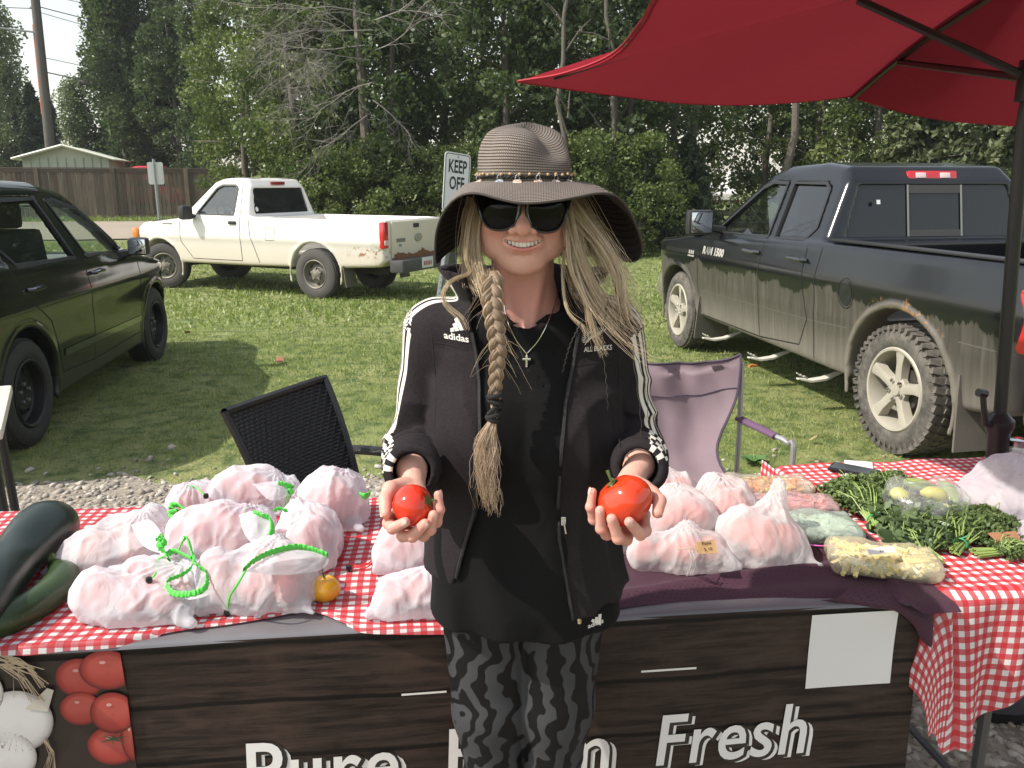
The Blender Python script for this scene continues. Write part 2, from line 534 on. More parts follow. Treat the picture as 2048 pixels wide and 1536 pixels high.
ICO_V = []; ICO_F = []
_bm = bmesh.new(); bmesh.ops.create_icosphere(_bm, subdivisions=1, radius=1)
ICO_V = np.array([tuple(v.co) for v in _bm.verts]); _bm.verts.index_update()
ICO_F = np.array([[v.index for v in f.verts] for f in _bm.faces]); _bm.free()
def scatter_stones(name, pts, size, mat, z0=0.004, seed=1):
    rg = np.random.default_rng(seed); n = len(pts)
    s = rg.uniform(size[0], size[1], n) * rg.uniform(.6, 1.25, n)
    V = ICO_V[None] * (1 + rg.uniform(-.28, .28, (n, 12, 1)))
    sc = np.stack([s * rg.uniform(.8, 1.35, n), s * rg.uniform(.7, 1.1, n), s * rg.uniform(.45, .8, n)], -1)
    V = V * sc[:, None]
    a = rg.uniform(0, 6.28, n); ca, sa = np.cos(a)[:, None], np.sin(a)[:, None]
    X = V[..., 0] * ca - V[..., 1] * sa; Y = V[..., 0] * sa + V[..., 1] * ca
    tl = rg.uniform(-.5, .5, n)[:, None]
    Z = V[..., 2] * np.cos(tl) + X * np.sin(tl)
    W = np.stack([X + pts[:, 0:1], Y + pts[:, 1:2], Z + z0 + sc[:, 2:3] * .35 + pts[:, 2:3]], -1).reshape(-1, 3)
    F = (ICO_F[None] + (np.arange(n) * 12)[:, None, None]).reshape(-1, 3)
    tint = np.repeat(rg.uniform(0, 1, n), 20)
    return mk(name, W, F, mat, smooth=False, attrs={'tint': tint})
rg = np.random.default_rng(5)
P = []
for _ in range(1):
    c = rg.uniform(0, 1, (46000, 2)); X = -4.2 + c[:, 0] * 9.2; Y = 1.5 + c[:, 1] * 4.4
    e = gravel_edge(X); dens = np.clip((e + .15 - Y) / .45, 0, 1)
    far = np.clip(1 - (Y - e - .1) / .5, 0, 1) * .05
    keep = (rg.uniform(0, 1, len(X)) < np.maximum(dens, far)) & (np.abs(X) < Y * .68 + .25)
    keep &= (Y > 3.25) | ((X > .9) & (Y > 1.6)) 
    P = np.stack([X[keep], Y[keep], 0 * X[keep]], -1)
stones = scatter_stones('gravel_stones', P, (.011, .026), gravel_mat('gravel_stone', GCOL), .0, 6)
tag(stones, 'loose beige and grey gravel stones spread round the stall', 'gravel', kind='stuff')

# ---- grass: real blades
def grass_mat():
    t = NT('grass_blades'); tn = t.attr('tint'); co = t.coord('Object')
    c = t.ramp(tn, [(0, (.11, .165, .035)), (.5, (.25, .32, .08)), (.8, (.36, .40, .13)), (1, (.50, .47, .25))])
    c = t.mix(t.math('MULTIPLY', t.step(t.noise(co, .5, 3), .35, .7), .5), c, (.15, .215, .055))
    d = t.n('ShaderNodeBsdfDiffuse', Color=c); tr = t.n('ShaderNodeBsdfTranslucent', Color=t.mix(.5, c, (.22, .32, .05)))
    gl = t.n('ShaderNodeBsdfGlossy', Color=(.8, .85, .7), Roughness=.45)
    m = t.n('ShaderNodeMixShader', Fac=.35, i1=d, i2=tr)
    m2 = t.n('ShaderNodeMixShader', Fac=.05, i1=m, i2=gl); return t.end(m2)
def grass_blades(name, pts, h, w, seed):
    rg = np.random.default_rng(seed); n = len(pts)
    a = rg.uniform(0, 6.28, n); hh = rg.uniform(h[0], h[1], n); ww = rg.uniform(w[0], w[1], n)
    lean = rg.uniform(.2, 1.3, n); la = rg.uniform(0, 6.28, n)
    bx, by = np.cos(a) * ww / 2, np.sin(a) * ww / 2
    base = pts
    p0 = base + np.stack([-bx, -by, 0 * bx], -1); p1 = base + np.stack([bx, by, 0 * bx], -1)
    p2 = base + np.stack([np.cos(la) * np.sin(lean) * hh, np.sin(la) * np.sin(lean) * hh, np.cos(lean) * hh], -1)
    V = np.stack([p0, p1, p2], 1).reshape(-1, 3); F = np.arange(n * 3).reshape(-1, 3)
    return mk(name, V, F, grass_mat(), smooth=False, attrs={'tint': np.clip(rg.beta(2.2, 2.6, n) + .12 * vnoise(pts[:, 0], pts[:, 1], 0, 1.5, 3), 0, 1)})
rg = np.random.default_rng(8); chunks = []
for (ya, yb, dens) in ((3.9, 5.2, 5200), (5.2, 7, 4000), (7, 9.5, 2200), (9.5, 13, 700), (13, 20.5, 260)):
    hw = (yb * .66 + .5); n = int((yb - ya) * 2 * hw * dens)
    X = rg.uniform(-hw, hw, n); Y = rg.uniform(ya, yb, n)
    k = np.abs(X) < Y * .65 + .4
    e = gravel_edge(X); pr = np.clip((Y - e + .12) / .9, 0, 1) ** 1.2
    patch = np.clip(.75 + .5 * vnoise(X, Y, 0 * X, 2.2, 21) + .4 * vnoise(X, Y, 0 * X, 7, 22), .15, 1)
    k &= rg.uniform(0, 1, n) < pr * patch
    X, Y = X[k], Y[k]; chunks.append(np.stack([X, Y, gz(X, Y)], -1))
near = np.concatenate(chunks[:2]); mid = chunks[2]; far = np.concatenate(chunks[3:])
tag(grass_blades('grass', near, (.018, .05), (.003, .006), 1), 'short mown lawn grass between the gravel and the parked vehicles', 'grass', kind='stuff')
tag(grass_blades('grass', mid, (.022, .055), (.006, .010), 2), 'middle stretch of sunlit lawn between the three vehicles', 'grass', kind='stuff')
tag(grass_blades('grass', far, (.035, .075), (.015, .028), 3), 'far lawn grass running up to the trees', 'grass', kind='stuff')
# grass fringe at the fence foot
X = rg.uniform(-24, 0, 7000); Y = 28.3 + .12 * (X + 20) * .5 + rg.uniform(-.4, 1.2, 7000)
tag(grass_blades('grass', np.stack([X, Y, gz(X, Y)], -1), (.06, .2), (.03, .05), 4), 'narrow fringe of grass along the foot of the board fence', 'grass', kind='stuff')
# fallen leaves on the lawn
def leaf_thing(px, py, s, col, label):
    p = atZ(px, py, .03); p.z = .045
    pts = [(0, -.5), (.22, -.3), (.42, 0), (.30, .25), (.12, .32), (0, .5), (-.14, .3), (-.34, .22), (-.4, -.05), (-.2, -.32)]
    V = [(a * s, b * s, .12 * s * math.sin(3 * a + 4 * b)) for a, b in pts] + [(0, 0, .06 * s)]
    o = mk('fallen_leaf', V, [(i, (i + 1) % 10, 10) for i in range(10)], pbr('dry_leaf' + str(col[0]), col, .7), loc=p, rot=(.2, -.15, px))
    tag(o, label, 'leaf', 'fallen leaves on the lawn')
leaf_thing(560, 722, .1, (.30, .13, .07), 'brown curled leaf on the lawn behind the wicker chair')
leaf_thing(375, 667, .09, (.36, .26, .13), 'pale tan leaf lying beside the dark van')
leaf_thing(1626, 880, .07, (.36, .20, .13), 'dull orange leaf on the grass before the black truck tyre')

# ---- wooden board fence
def wood_mat(name, a, b_, rough=.85):
    t = NT(name); co = t.coord('Object'); g = t.map(co, (6, 6, .5))
    oi = t.n('ShaderNodeObjectInfo').outputs['Random']
    gn = t.noise(t.n('ShaderNodeVectorMath', i0=g, i1=t.comb(t.math('MULTIPLY', oi, 40), 0, 0)).outputs[0], 4, 5, .7)
    c = t.mix(t.step(gn, .3, .72), a, b_)
    c = t.mix(t.math('MULTIPLY', oi, .8), c, tuple(v * .45 for v in a))
    b = t.bsdf(Base__Color=c, Roughness=rough); t.set(b, 'Normal', t.bump(gn, .4, .004)); return t.end(b)
FW = wood_mat('fence_wood', (.12, .092, .070), (.235, .185, .142))
FA = Vector((-19.6, 28.6)); FB = Vector((-8.2, 31.8))
fd = (FB - FA).normalized(); flen = (FB - FA).length; fang = math.atan2(fd.y, fd.x)
fz = float(gz(0, 29.5))
fence = empty('board_fence', (FA.x, FA.y, fz), fang, 'long weathered brown board fence with capped posts behind the dirt road', 'fence')
random.seed(3); x = 0.0; i = 0
bmesh_cache = []
for k in range(4):
    Vb, Fb = box_vf((.138, .02, 1.55), 0); Vb = [(v[0], v[1], v[2] + (.775 if True else 0) + .12) for v in Vb]
    bmesh_cache.append(to_mesh('board', Vb, Fb, FW, False))
while x < flen:
    link('board', bmesh_cache[i % 4], fence, (x, random.uniform(-.013, .013), random.uniform(-.02, .01)), (random.uniform(-.008, .008), random.uniform(-.006, .006), 0), (random.uniform(.9, 1), 1, random.uniform(.985, 1.0)))
    x += .1415 + random.uniform(0, .004); i += 1
for rz_ in (.08, 1.66):
    Vb, Fb = box_vf((flen, .05, .12)); mk('rail', Vb, Fb, FW, fence, False, loc=(flen / 2, -.038, rz_))
Vb, Fb = box_vf((flen, .14, .035)); mk('cap_rail', Vb, Fb, FW, fence, False, loc=(flen / 2, -.01, 1.745))
Vb, Fb = box_vf((.14, .14, 1.76), .01); pm = to_mesh('post', [(v[0], v[1], v[2] + .88) for v in Vb], Fb, FW, False)
x = .9
while x < flen: link('post', pm, fence, (x, -.075, -.03)); x += 2.42

# ---- pale green shed with a shallow gable, behind the fence
shed = empty('garden_shed', (-16.2, 31.8, fz), R(14), 'pale green metal shed with low gable roof behind the fence', 'shed')
SM = pbr('shed_green', (.50, .54, .43), .6, var=.06); SR = pbr('shed_roof', (.52, .56, .46), .5, var=.08)
shed.scale = (.76, 1, .95)
mb = MB(); mb.box((0, 0, 1.1), (3.7, 2.6, 2.2)); mb.add([(-1.85, -1.3, 2.2), (1.85, -1.3, 2.2), (0, -1.3, 2.62), (-1.85, 1.3, 2.2), (1.85, 1.3, 2.2), (0, 1.3, 2.62)], [(0, 1, 2), (4, 3, 5)])
mb.build('wall', SM, shed, False)
def slab(A, B, C_, D, th):
    n = (Vector(B) - Vector(A)).cross(Vector(D) - Vector(A)).normalized() * th
    V = [Vector(v) for v in (A, B, C_, D)]; V += [v + n for v in V]
    return V, [(3, 2, 1, 0), (4, 5, 6, 7), (0, 1, 5, 4), (1, 2, 6, 5), (2, 3, 7, 6), (3, 0, 4, 7)]
for s in (-1, 1):
    V, F = slab((0, -1.55, 2.66), (s * 2.15, -1.55, 2.17), (s * 2.15, 1.55, 2.17), (0, 1.55, 2.66), .05 * -s)
    mk('roof', V, F, SR, shed, False)
for s in (-1, 1):
    mb = MB(); mb.tube([(0, -1.62, 2.66), (s * 2.18, -1.62, 2.16)], .045, 4); mb.build('roof_trim', pbr('shed_trim', (.66, .68, .58), .5), shed, False)
for k in range(9):
    Vb, Fb = box_vf((.03, .02, .55)); mk('wall_rib', Vb, Fb, pbr('shed_rib', (.33, .38, .27), .6), shed, False, loc=(-1.5 + k * .375, -1.315, 1.95))

# ---- things glimpsed above the fence
def far_car(name, loc, rz, col, label, size=(4.4, 1.75, 1.42)):
    o = empty(name, loc, rz, label, 'car')
    L, W, H = size
    prof = [(-L / 2, .35), (-L / 2, .8), (-L * .38, .9), (-L * .25, H - .05), (-.1 * L, H), (.12 * L, H), (.27 * L, .95), (.46 * L, .82), (L / 2, .6), (L / 2, .35)]
    def f(P): return smax(s_poly(P[0], P[2], prof), np.abs(P[1]) - (W / 2 - .12 * np.clip((P[2] - .8) / .6, 0, 1)), .12)
    V, F = nets(f, (-L / 2 - .1, -W / 2 - .1, .2), (L / 2 + .1, W / 2 + .1, H + .1), .07)
    mk('body', V, F, pbr(name + '_paint%.2f' % col[1], col, .3, coat=.6), o)
    for sx in (-1, 1):
        for sy in (-1, 1):
            mb = MB(); mb.lathe([(.05, -.1), (.3, -.1), (.32, 0), (.3, .1), (.05, .1)], 16, 'y'); mb.build('wheel', pbr('tyre', (.03, .03, .03), .8), o, loc=(sx * L * .3, sy * (W / 2 - .12), .32))
        
    mb = MB(); mb.box((0, 0, 1.08), (L * .42, W * .96, .26), bev=.05); mb.build('window', pbr('far_glass', (.02, .025, .03), .1), o)
    return o
far_car('parked_car', (-14.1, 33.6, fz + .12), R(8), (.5, .02, .04), 'red car whose roof shows just above the fence boards', (3.3, 1.6, 1.76))
tr = empty('camper_trailer', (-16.6, 39.5, fz), R(5), 'small white camper roof showing above the shed and fence', 'trailer')
mb = MB(); mb.box((0, 0, 1.35), (3.0, 2.0, 2.0), bev=.15); mb.build('body', pbr('camper_white', (.75, .74, .68), .5), tr)
mb = MB(); mb.box((0, 0, 2.38), (3.4, 2.3, .08), bev=.02); mb.build('roof', pbr('camper_roof', (.62, .6, .5), .5), tr)

# ---- utility pole, wires
PW = wood_mat('pole_wood', (.135, .12, .105), (.25, .225, .20))
pb = Vector((-18.3, 34.0, fz)); 
pole = empty('utility_pole', pb, 0, 'tall weathered utility pole with an orange guard strip behind the shed', 'utility pole')
lean = Vector((.25, 0, 9.6))
mb = MB(); mb.tube([(0, 0, 0), lean * .5, lean], [.2, .175, .15], 14); mb.build('shaft', PW, pole)
gp = [lean * t + Vector((-.165 + .02 * t, -.06, 0)) for t in (.40, .5, .62, .74)]
mb = MB(); mb.tube(gp, .035, 6); mb.build('guard_strip', pbr('guard_orange', (.62, .16, .06), .6), pole)
mb = MB(); mb.tube([lean * .71 + Vector((0, -.1, 0)), lean * .71 + Vector((-1.2, -.3, .12)), lean * .71 + Vector((-3.2, -.6, .42))], .035, 6); mb.build('bracket_arm', pbr('galv', (.28, .29, .30), .5, .6), pole)
mb = MB(); mb.lathe([(.0, -.02), (.05, 0), (.06, .05), (.03, .1), (0, .12)], 10); mb.build('insulator', pbr('glass_ins', (.5, .5, .5), .2), pole, loc=lean * .80 + Vector((-.2, 0, 0)))
def sagline(a, b, sag, n=24):
    a, b = Vector(a), Vector(b)
    return [a.lerp(b, t) - Vector((0, 0, sag * 4 * t * (1 - t))) for t in np.linspace(0, 1, n)]
WM = pbr('cable_black', (.05, .05, .055), .6)
T0 = pb + lean * .8
wires = [('uppermost thin wire running from the pole into the trees', pb + lean * .86, (-6, 46, 9.0), .5, .012),
         ('second thin wire below the top one by the pole', pb + lean * .81, (-6, 46, 8.1), .6, .018),
         ('third wire sagging from the pole top towards the trees', pb + lean * .79, (-6, 46, 7.6), .7, .012),
         ('thick lower cable carrying the black splice case', pb + lean * .565, (-3, 46, 4.2), .35, .022),
         ('thin cable just above the one with the splice case', pb + lean * .62, (-3, 46, 4.7), .3, .012),
         ('wire leaving the pole towards the left picture edge', pb + lean * .80, (-32, 30, 9.0), .3, .014)]
for lb, a, b, sg, r_ in wires:
    mb = MB(); mb.tube(sagline(a, b, sg), r_, 4); tag(mb.build('power_line', WM), lb, 'wire', 'power lines')
sc = Vector(sagline(wires[3][1], wires[3][2], .35)[2])
mb = MB(); mb.tube([Vector((-.45, 0, .05)), Vector((-.4, 0, .04)), Vector((.4, 0, -.07)), Vector((.48, 0, -.08))], [.05, .11, .11, .05], 10); o = mb.build('splice_case', pbr('case_black', (.02, .02, .022), .5)); o.location = sc + Vector((0, -.05, -.06)); tag(o, 'black cylindrical splice case hanging on the lower cable', 'cable case')

# ---- signs
def sign_plate_mesh(w, h, r=.035, n=6):
    pts = []
    for cx, cy, a0 in ((w / 2 - r, h / 2 - r, 0), (-w / 2 + r, h / 2 - r, 90), (-w / 2 + r, -h / 2 + r, 180), (w / 2 - r, -h / 2 + r, 270)):
        for k in range(n + 1):
            a = R(a0 + 90 * k / n); pts.append((cx + r * math.cos(a), cy + r * math.sin(a)))
    return pts
GALV = pbr('galvanised', (.30, .32, .33), .45, .7, var=.15, vscale=30)
def text_mesh(txt, size=1.0, offset=0.0, shear=0.0, spacing=1.0, align='CENTER', res=3, extrude=0.0):
    cu = bpy.data.curves.new('lettering', 'FONT'); cu.body = txt; cu.size = size; cu.offset = offset
    cu.shear = shear; cu.space_character = spacing; cu.align_x = align; cu.resolution_u = res; cu.extrude = extrude
    o = bpy.data.objects.new('lettering', cu); COL.objects.link(o)
    dg = bpy.context.evaluated_depsgraph_get(); dg.update()
    me = bpy.data.meshes.new_from_object(o.evaluated_get(dg))
    V = np.array([tuple(v.co) for v in me.vertices]); F = [tuple(p.vertices) for p in me.polygons]
    bpy.data.objects.remove(o, do_unlink=True); bpy.data.curves.remove(cu); bpy.data.meshes.remove(me)
    return V, F
BLK = pbr('sign_black', (.015, .015, .015), .5, var=.02)
# KEEP OFF sign
ky = 7.4
st = atY(920, 306, ky); sb = Vector((atY(858, 720, ky).x, ky, 0))
ks = empty('keep_off_sign', sb, 0, 'white KEEP OFF sign on a leaning perforated steel post', 'sign')
top = st - sb
mb = MB(); mb.tube([(0, 0, -.05), top * .97], .032, 4, flat=1.0); post = mb.build('post', GALV, ks, False)
for k in range(34):
    p = top * (.05 + k * .026); Vb, Fb = box_vf((.014, .003, .016)); mk('post_hole', Vb, Fb, BLK, ks, False, loc=p + Vector((0, -.0245, 0)))
plate = poly_plate('sign_plate', sign_plate_mesh(.30, .50), .004, pbr('sign_white', (.72, .73, .74), .35, var=.03), ks)
tilt = math.atan2(top.x, top.z)
plate.location = top + Vector((-.03, -.05, -.25)); plate.rotation_euler = (0, tilt * .6, R(46))
ring = sign_plate_mesh(.280, .480, .03); ring2 = sign_plate_mesh(.268, .468, .026)
V = [(a, -.0035, b) for a, b in ring] + [(a, -.0035, b) for a, b in ring2]; n = len(ring)
mk('border', V, [(i, (i + 1) % n, n + (i + 1) % n, n + i) for i in range(n)], BLK, plate, False)
mk('bolt', [(x_, -.006, z_) for x_, z_ in [(.010 * math.cos(a), .215 + .010 * math.sin(a)) for a in np.linspace(0, 6.28, 9)[:-1]]], [tuple(range(8))], GALV, plate, False)
for txt, zz in (('KEEP', .125), ('OFF', -.015), ('GRASS', -.15)):
    V, F = text_mesh(txt, .15 if txt != 'GRASS' else .11, .0035); V = V * np.array([.66, 1, 1]); V = np.stack([V[:, 0], 0 * V[:, 0] - .0035, V[:, 1] + zz - .04], -1)
    if txt != 'GRASS': mk('lettering', V, F, BLK, plate, False)
# back of a sign behind the dark van
bp = atZ(321, 462, .3); bp = Vector((bp.x * .72, bp.y * .72, 0)); bp.z = float(gz(bp.x, bp.y))
stp = atY(321, 318, bp.y)
bs = empty('road_sign', bp, 0, 'back of a small white sign on a thin steel post by the board fence', 'sign')
mb = MB(); mb.tube([(0, 0, -.05), (0, 0, stp.z - bp.z)], .03, 4); mb.build('post', GALV, bs, False)
pl = poly_plate('sign_plate', sign_plate_mesh(.30, .44), .004, pbr('sign_back', (.55, .57, .56), .5, var=.06), bs)
pl.location = (.0, .045, stp.z - bp.z - .28); pl.rotation_euler = (0, 0, R(12))
# =================================================================== TREES
def leaf_mat(name, cols, trans=(.12, .2, .03), tf=.35):
    t = NT(name); tn = t.attr('tint'); oi = t.n('ShaderNodeObjectInfo').outputs['Random']
    c = t.ramp(tn, cols)
    c = t.mix(t.math('MULTIPLY', oi, .35), c, t.mix(.5, c, (.02, .035, .02)))
    d = t.n('ShaderNodeBsdfDiffuse', Color=c); tr = t.n('ShaderNodeBsdfTranslucent', Color=t.mix(.5, c, trans))
    gl = t.n('ShaderNodeBsdfGlossy', Color=(.9, .95, .9), Roughness=.42)
    m = t.n('ShaderNodeMixShader', Fac=tf, i1=d, i2=tr)
    return t.end(t.n('ShaderNodeMixShader', Fac=.022, i1=m, i2=gl))
LM = leaf_mat('aspen_leaf', [(0, (.045, .068, .024)), (.45, (.115, .155, .045)), (.8, (.21, .25, .08)), (1, (.34, .36, .14))])
LD = leaf_mat('poplar_leaf', [(0, (.030, .048, .024)), (.5, (.072, .104, .044)), (.85, (.13, .165, .065)), (1, (.20, .23, .10))])
LL = leaf_mat('willow_leaf', [(0, (.12, .155, .075)), (.5, (.22, .265, .13)), (1, (.34, .37, .21))])
SN = leaf_mat('spruce_needle', [(0, (.03, .045, .02)), (.5, (.08, .10, .045)), (1, (.17, .185, .09))], tf=.15)
SND = leaf_mat('dark_spruce_needle', [(0, (.012, .022, .014)), (.5, (.03, .05, .028)), (1, (.075, .1, .05))], tf=.1)
BARK = pbr('bark_grey', (.115, .10, .082), .9, var=.4, vscale=14, bump=.6, bscale=18)
TWIG = pbr('dead_twig', (.20, .185, .16), .9, var=.25, vscale=6)
def leaves_mesh(name, C_, N_, size, mat, tone, rg, aspect=1.25, droop=.3):
    """C_ (k,3) positions; one quad leaf each"""
    n = len(C_)
    d = rg.normal(size=(n, 3)); d /= np.linalg.norm(d, axis=1)[:, None]; d[:, 2] -= droop
    d /= np.linalg.norm(d, axis=1)[:, None]
    u = rg.normal(size=(n, 3)); u -= d * (u * d).sum(1)[:, None]; u /= np.linalg.norm(u, axis=1)[:, None]
    s = size * rg.uniform(.6, 1.3, n)[:, None]
    a = d * s * aspect * .5; b = u * s * .5
    V = np.stack([C_ - a, C_ + b * .9 - a * .1, C_ + a, C_ - b * .9 - a * .1], 1).reshape(-1, 3)
    F = np.arange(n * 4).reshape(-1, 4)
    return to_mesh(name, V, F, mat, False, attrs={'tint': tone})
def trunk_limbs(h, r, rg, n_limb=12, spread=1.2, z0=.25, bend=.25, n=8, twig=False):
    mb = MB(); P = [Vector((0, 0, -.1))]; off = Vector((0, 0, 0))
    for k in range(1, 9):
        off += Vector((rg.uniform(-bend, bend) * .3, rg.uniform(-bend, bend) * .3, 0))
        P.append(Vector((off.x, off.y, h * k / 8)))
    mb.tube(P, [r * (1 - .8 * k / 8) for k in range(9)], n)
    tips = []
    for i in range(n_limb):
        t = z0 + (1 - z0) * (i + rg.uniform(0, .8)) / n_limb; k = min(int(t * 8), 7)
        b0 = P[k].lerp(P[k + 1], t * 8 - k); a = rg.uniform(0, 6.28); L = spread * (1.15 - .75 * t) * rg.uniform(.7, 1.2)
        e = b0 + Vector((math.cos(a) * L, math.sin(a) * L, L * rg.uniform(.1, .8)))
        m_ = b0.lerp(e, .5) + Vector((0, 0, .12 * L)); rr = r * (1 - .8 * t) * .45
        mb.tube([b0, m_, e], [rr, rr * .6, rr * .25], 4); tips.append(e); tips.append(m_)
    return mb, P, tips
def make_crown(kind, h, w, nclump, per, size, mat, seed, z0=.05, taper=.5, clump_r=(.25, .5)):
    rg = np.random.default_rng(seed)
    C_, T = [], []
    for i in range(nclump):
        t = rg.uniform(0, 1) ** .85; z = h * (z0 + (1 - z0) * t)
        if kind == 'column': rad = w / 2 * (1 - t ** 2.2) ** .5 * (.75 + .25 * math.sin(9 * t + seed))
        else: rad = w / 2 * (math.sin(math.pi * (.18 + .8 * t)) ** .6) 
        a = rg.uniform(0, 6.28); rr = rad * math.sqrt(rg.uniform(.12, 1))
        c = np.array([rr * math.cos(a), rr * math.sin(a), z])
        cr = rg.uniform(*clump_r); n = int(per * rg.uniform(.5, 1.4) * (cr / clump_r[1]) ** 1.5)
        p = rg.normal(size=(n, 3)); p /= np.linalg.norm(p, axis=1)[:, None]
        p *= (rg.uniform(.25, 1, n) ** .5)[:, None] * cr * np.array([1, 1, .75 if kind != 'column' else 1.25])
        C_.append(p + c); ton = .22 + .55 * rg.beta(1.6, 2.2)
        T.append(np.clip(ton + rg.normal(0, .13, n), 0, 1))
    C_ = np.concatenate(C_); T = np.concatenate(T)
    k = C_[:, 2] > .03
    return leaves_mesh('crown', C_[k], None, size, mat, T[k], rg)
def conifer(h, w, seed, mat, nb=90, size=.11, per=60, z0=.03):
    rg = np.random.default_rng(seed); C_, T = [], []; mb = MB()
    mb.tube([(0, 0, 0), (0, 0, h)], [.12, .015], 6)
    for i in range(nb):
        t = (i + .5) / nb; z = h * (z0 + (1 - z0) * t); L = w / 2 * (1 - t) ** .85 * rg.uniform(.75, 1.12) + .05; a = i * 2.4 + rg.uniform(-.4, .4)
        s = rg.uniform(0, 1, per) ** .7; dr = -.25 * s * s * L + .12 * s * L
        lat = rg.normal(0, .10, per) * (1.1 - s) * (L + .3)
        x = np.cos(a) * s * L - np.sin(a) * lat; y = np.sin(a) * s * L + np.cos(a) * lat
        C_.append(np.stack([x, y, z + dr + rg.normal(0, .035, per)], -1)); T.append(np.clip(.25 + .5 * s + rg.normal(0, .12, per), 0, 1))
        mb.tube([(0, 0, z), (math.cos(a) * L * .85, math.sin(a) * L * .85, z - .1 * L)], [.02, .006], 3)
    C_ = np.concatenate(C_); T = np.concatenate(T)
    return leaves_mesh('crown', C_, None, size, mat, T, rg, aspect=2.4, droop=.1), mb
CROWN = {}
CROWN['aspen'] = [make_crown('round', 7.2, 3.0, 150, 190, .078, LM, 11 + k, z0=.12 if k else .02) for k in range(4)]
CROWN['low'] = [make_crown('round', 3.0, 3.0, 75, 200, .070, LM, 31 + k, z0=0.0, clump_r=(.22, .42)) for k in range(2)]
CROWN['column'] = [make_crown('column', 9.0, 2.3, 150, 170, .10, LD, 41 + k, z0=0) for k in range(3)]
CROWN['dark'] = [make_crown('round', 7.2, 3.2, 140, 180, .09, LD, 51 + k, z0=.05) for k in range(2)]
CROWN['pale'] = [make_crown('column', 7.0, 2.8, 130, 150, .10, LL, 61 + k, z0=0) for k in range(2)]
TRUNKS = {}
for k_, (h, r_, nl, sp) in {'aspen': (7.4, .12, 16, 1.5), 'low': (2.4, .05, 12, 1.2), 'column': (8.6, .12, 14, .7), 'dark': (7.2, .12, 14, 1.4), 'pale': (6.4, .09, 12, 1.0)}.items():
    TRUNKS[k_] = []
    for j in range(2):
        mb, _, _ = trunk_limbs(h, r_, np.random.default_rng(70 + j), nl, sp)
        TRUNKS[k_].append(to_mesh('trunk', mb.V, mb.F, BARK, True))
def tree(name, kind, px, dist, label, group=None, s=1.0, var=0, sz=None, z=None, cat='tree'):
    x = (px - 1024) / FPX * dist * 1.03
    zz = float(gz(x, dist)) if z is None else z
    o = empty(name, (x, dist, zz), (px * .37) % 6.28, label, cat, group)
    o.scale = (s, s, sz or s)
    link('crown', CROWN[kind][var % len(CROWN[kind])], o); link('trunk', TRUNKS[kind][var % 2], o)
    return o
GW = 'trees of the dense grove behind the lawn'
# the grove, left to right; (kind, px, dist, scale, label)
wall = [
 ('aspen', 530, 22.5, .95, 'leafy aspen at the left end of the grove by the fence end'),
 ('aspen', 625, 20.2, 1.0, 'bright aspen whose boughs hang over the white pickup cab'),
 ('aspen', 690, 21.6, 1.0, 'aspen behind the bare dead branches'),
 ('dark', 800, 19.8, 1.0, 'dark tree right of the bare dead branches'),
 ('aspen', 905, 21.0, 1.02, 'aspen standing directly behind the KEEP OFF sign'),
 ('dark', 1010, 19.4, 1.0, 'dark tree rising behind the crown of the hat'),
 ('aspen', 1120, 20.8, 1.0, 'aspen behind the pointed tip of the red umbrella'),
 ('dark', 1215, 19.6, .98, 'dark tree behind the right brim of the hat'),
 ('aspen', 1330, 21.8, 1.0, 'aspen left of the gap where distant stalls show'),
 ('dark', 1500, 24.0, 1.0, 'dark tree behind the far end of the black truck cab'),
 ('aspen', 1600, 22.2, 1.0, 'aspen with pale sunlit leaves above the black truck roof'),
 ('aspen', 1710, 21.0, .95, 'aspen between the leaning trunks and the spruce'),
]
for i, (k, px, d, s, lb) in enumerate(wall): tree('aspen_tree' if k == 'aspen' else 'poplar_tree', k, px, d, lb, GW, s, i)
back = [(540, 25, 'aspen'), (640, 26, 'dark'), (760, 25, 'aspen'), (870, 26, 'dark'), (980, 25.5, 'aspen'), (1090, 26, 'dark'), (1200, 25.5, 'aspen'), (1310, 26.5, 'dark'), (1540, 28, 'aspen'), (1660, 27, 'dark'), (1790, 26, 'dark'), (1900, 27, 'aspen')]
bl = ['at the left end', 'behind the pickup cab roof', 'behind the dead branches', 'left of the KEEP OFF sign', 'behind the hat crown', 'right of the hat crown', 'below the red umbrella tip', 'left of the distant stalls', 'above the black truck windscreen', 'above the black truck roof', 'left of the umbrella pole', 'beside the umbrella pole']
for i, (px, d, k) in enumerate(back): tree('grove_tree', k, px, d, 'second-row tree of the grove, ' + bl[i], GW, 1.08, i + 1)
lows = [(640, 19.6, .9), (705, 19.0, .8), (790, 18.9, .85), (870, 18.8, .8), (960, 18.6, .8), (1180, 18.3, .9), (1275, 18.2, .85), (1345, 20.2, .72)]
for i, (px, d, k) in enumerate(((2150, 21, 'aspen'), (2260, 23, 'dark'), (2380, 21.5, 'aspen'), (2520, 23, 'dark'), (2680, 22, 'aspen'), (2860, 23, 'dark'), (3060, 22, 'aspen'))):
    tree('grove_tree', k, px, d, ('nearest', 'second', 'third', 'fourth', 'fifth', 'sixth', 'farthest')[i] + ' tree of the grove past the right picture edge', GW, 1.1, i)
ll = ['behind the white pickup cab', 'behind the front of the white pickup bed', 'over the middle of the white pickup bed', 'left of the KEEP OFF post', 'behind the left brim of the hat', 'behind the right brim of the hat', 'beside the right brim at the lawn edge', 'at the right end by the distant stalls']
for i, (px, d, s) in enumerate(lows): tree('shrub', 'low', px, d, 'leafy shrub at the foot of the grove ' + ll[i], 'shrubs along the foot of the grove', s, i, sz=s * (.95 if i < 7 else .7), cat='shrub')
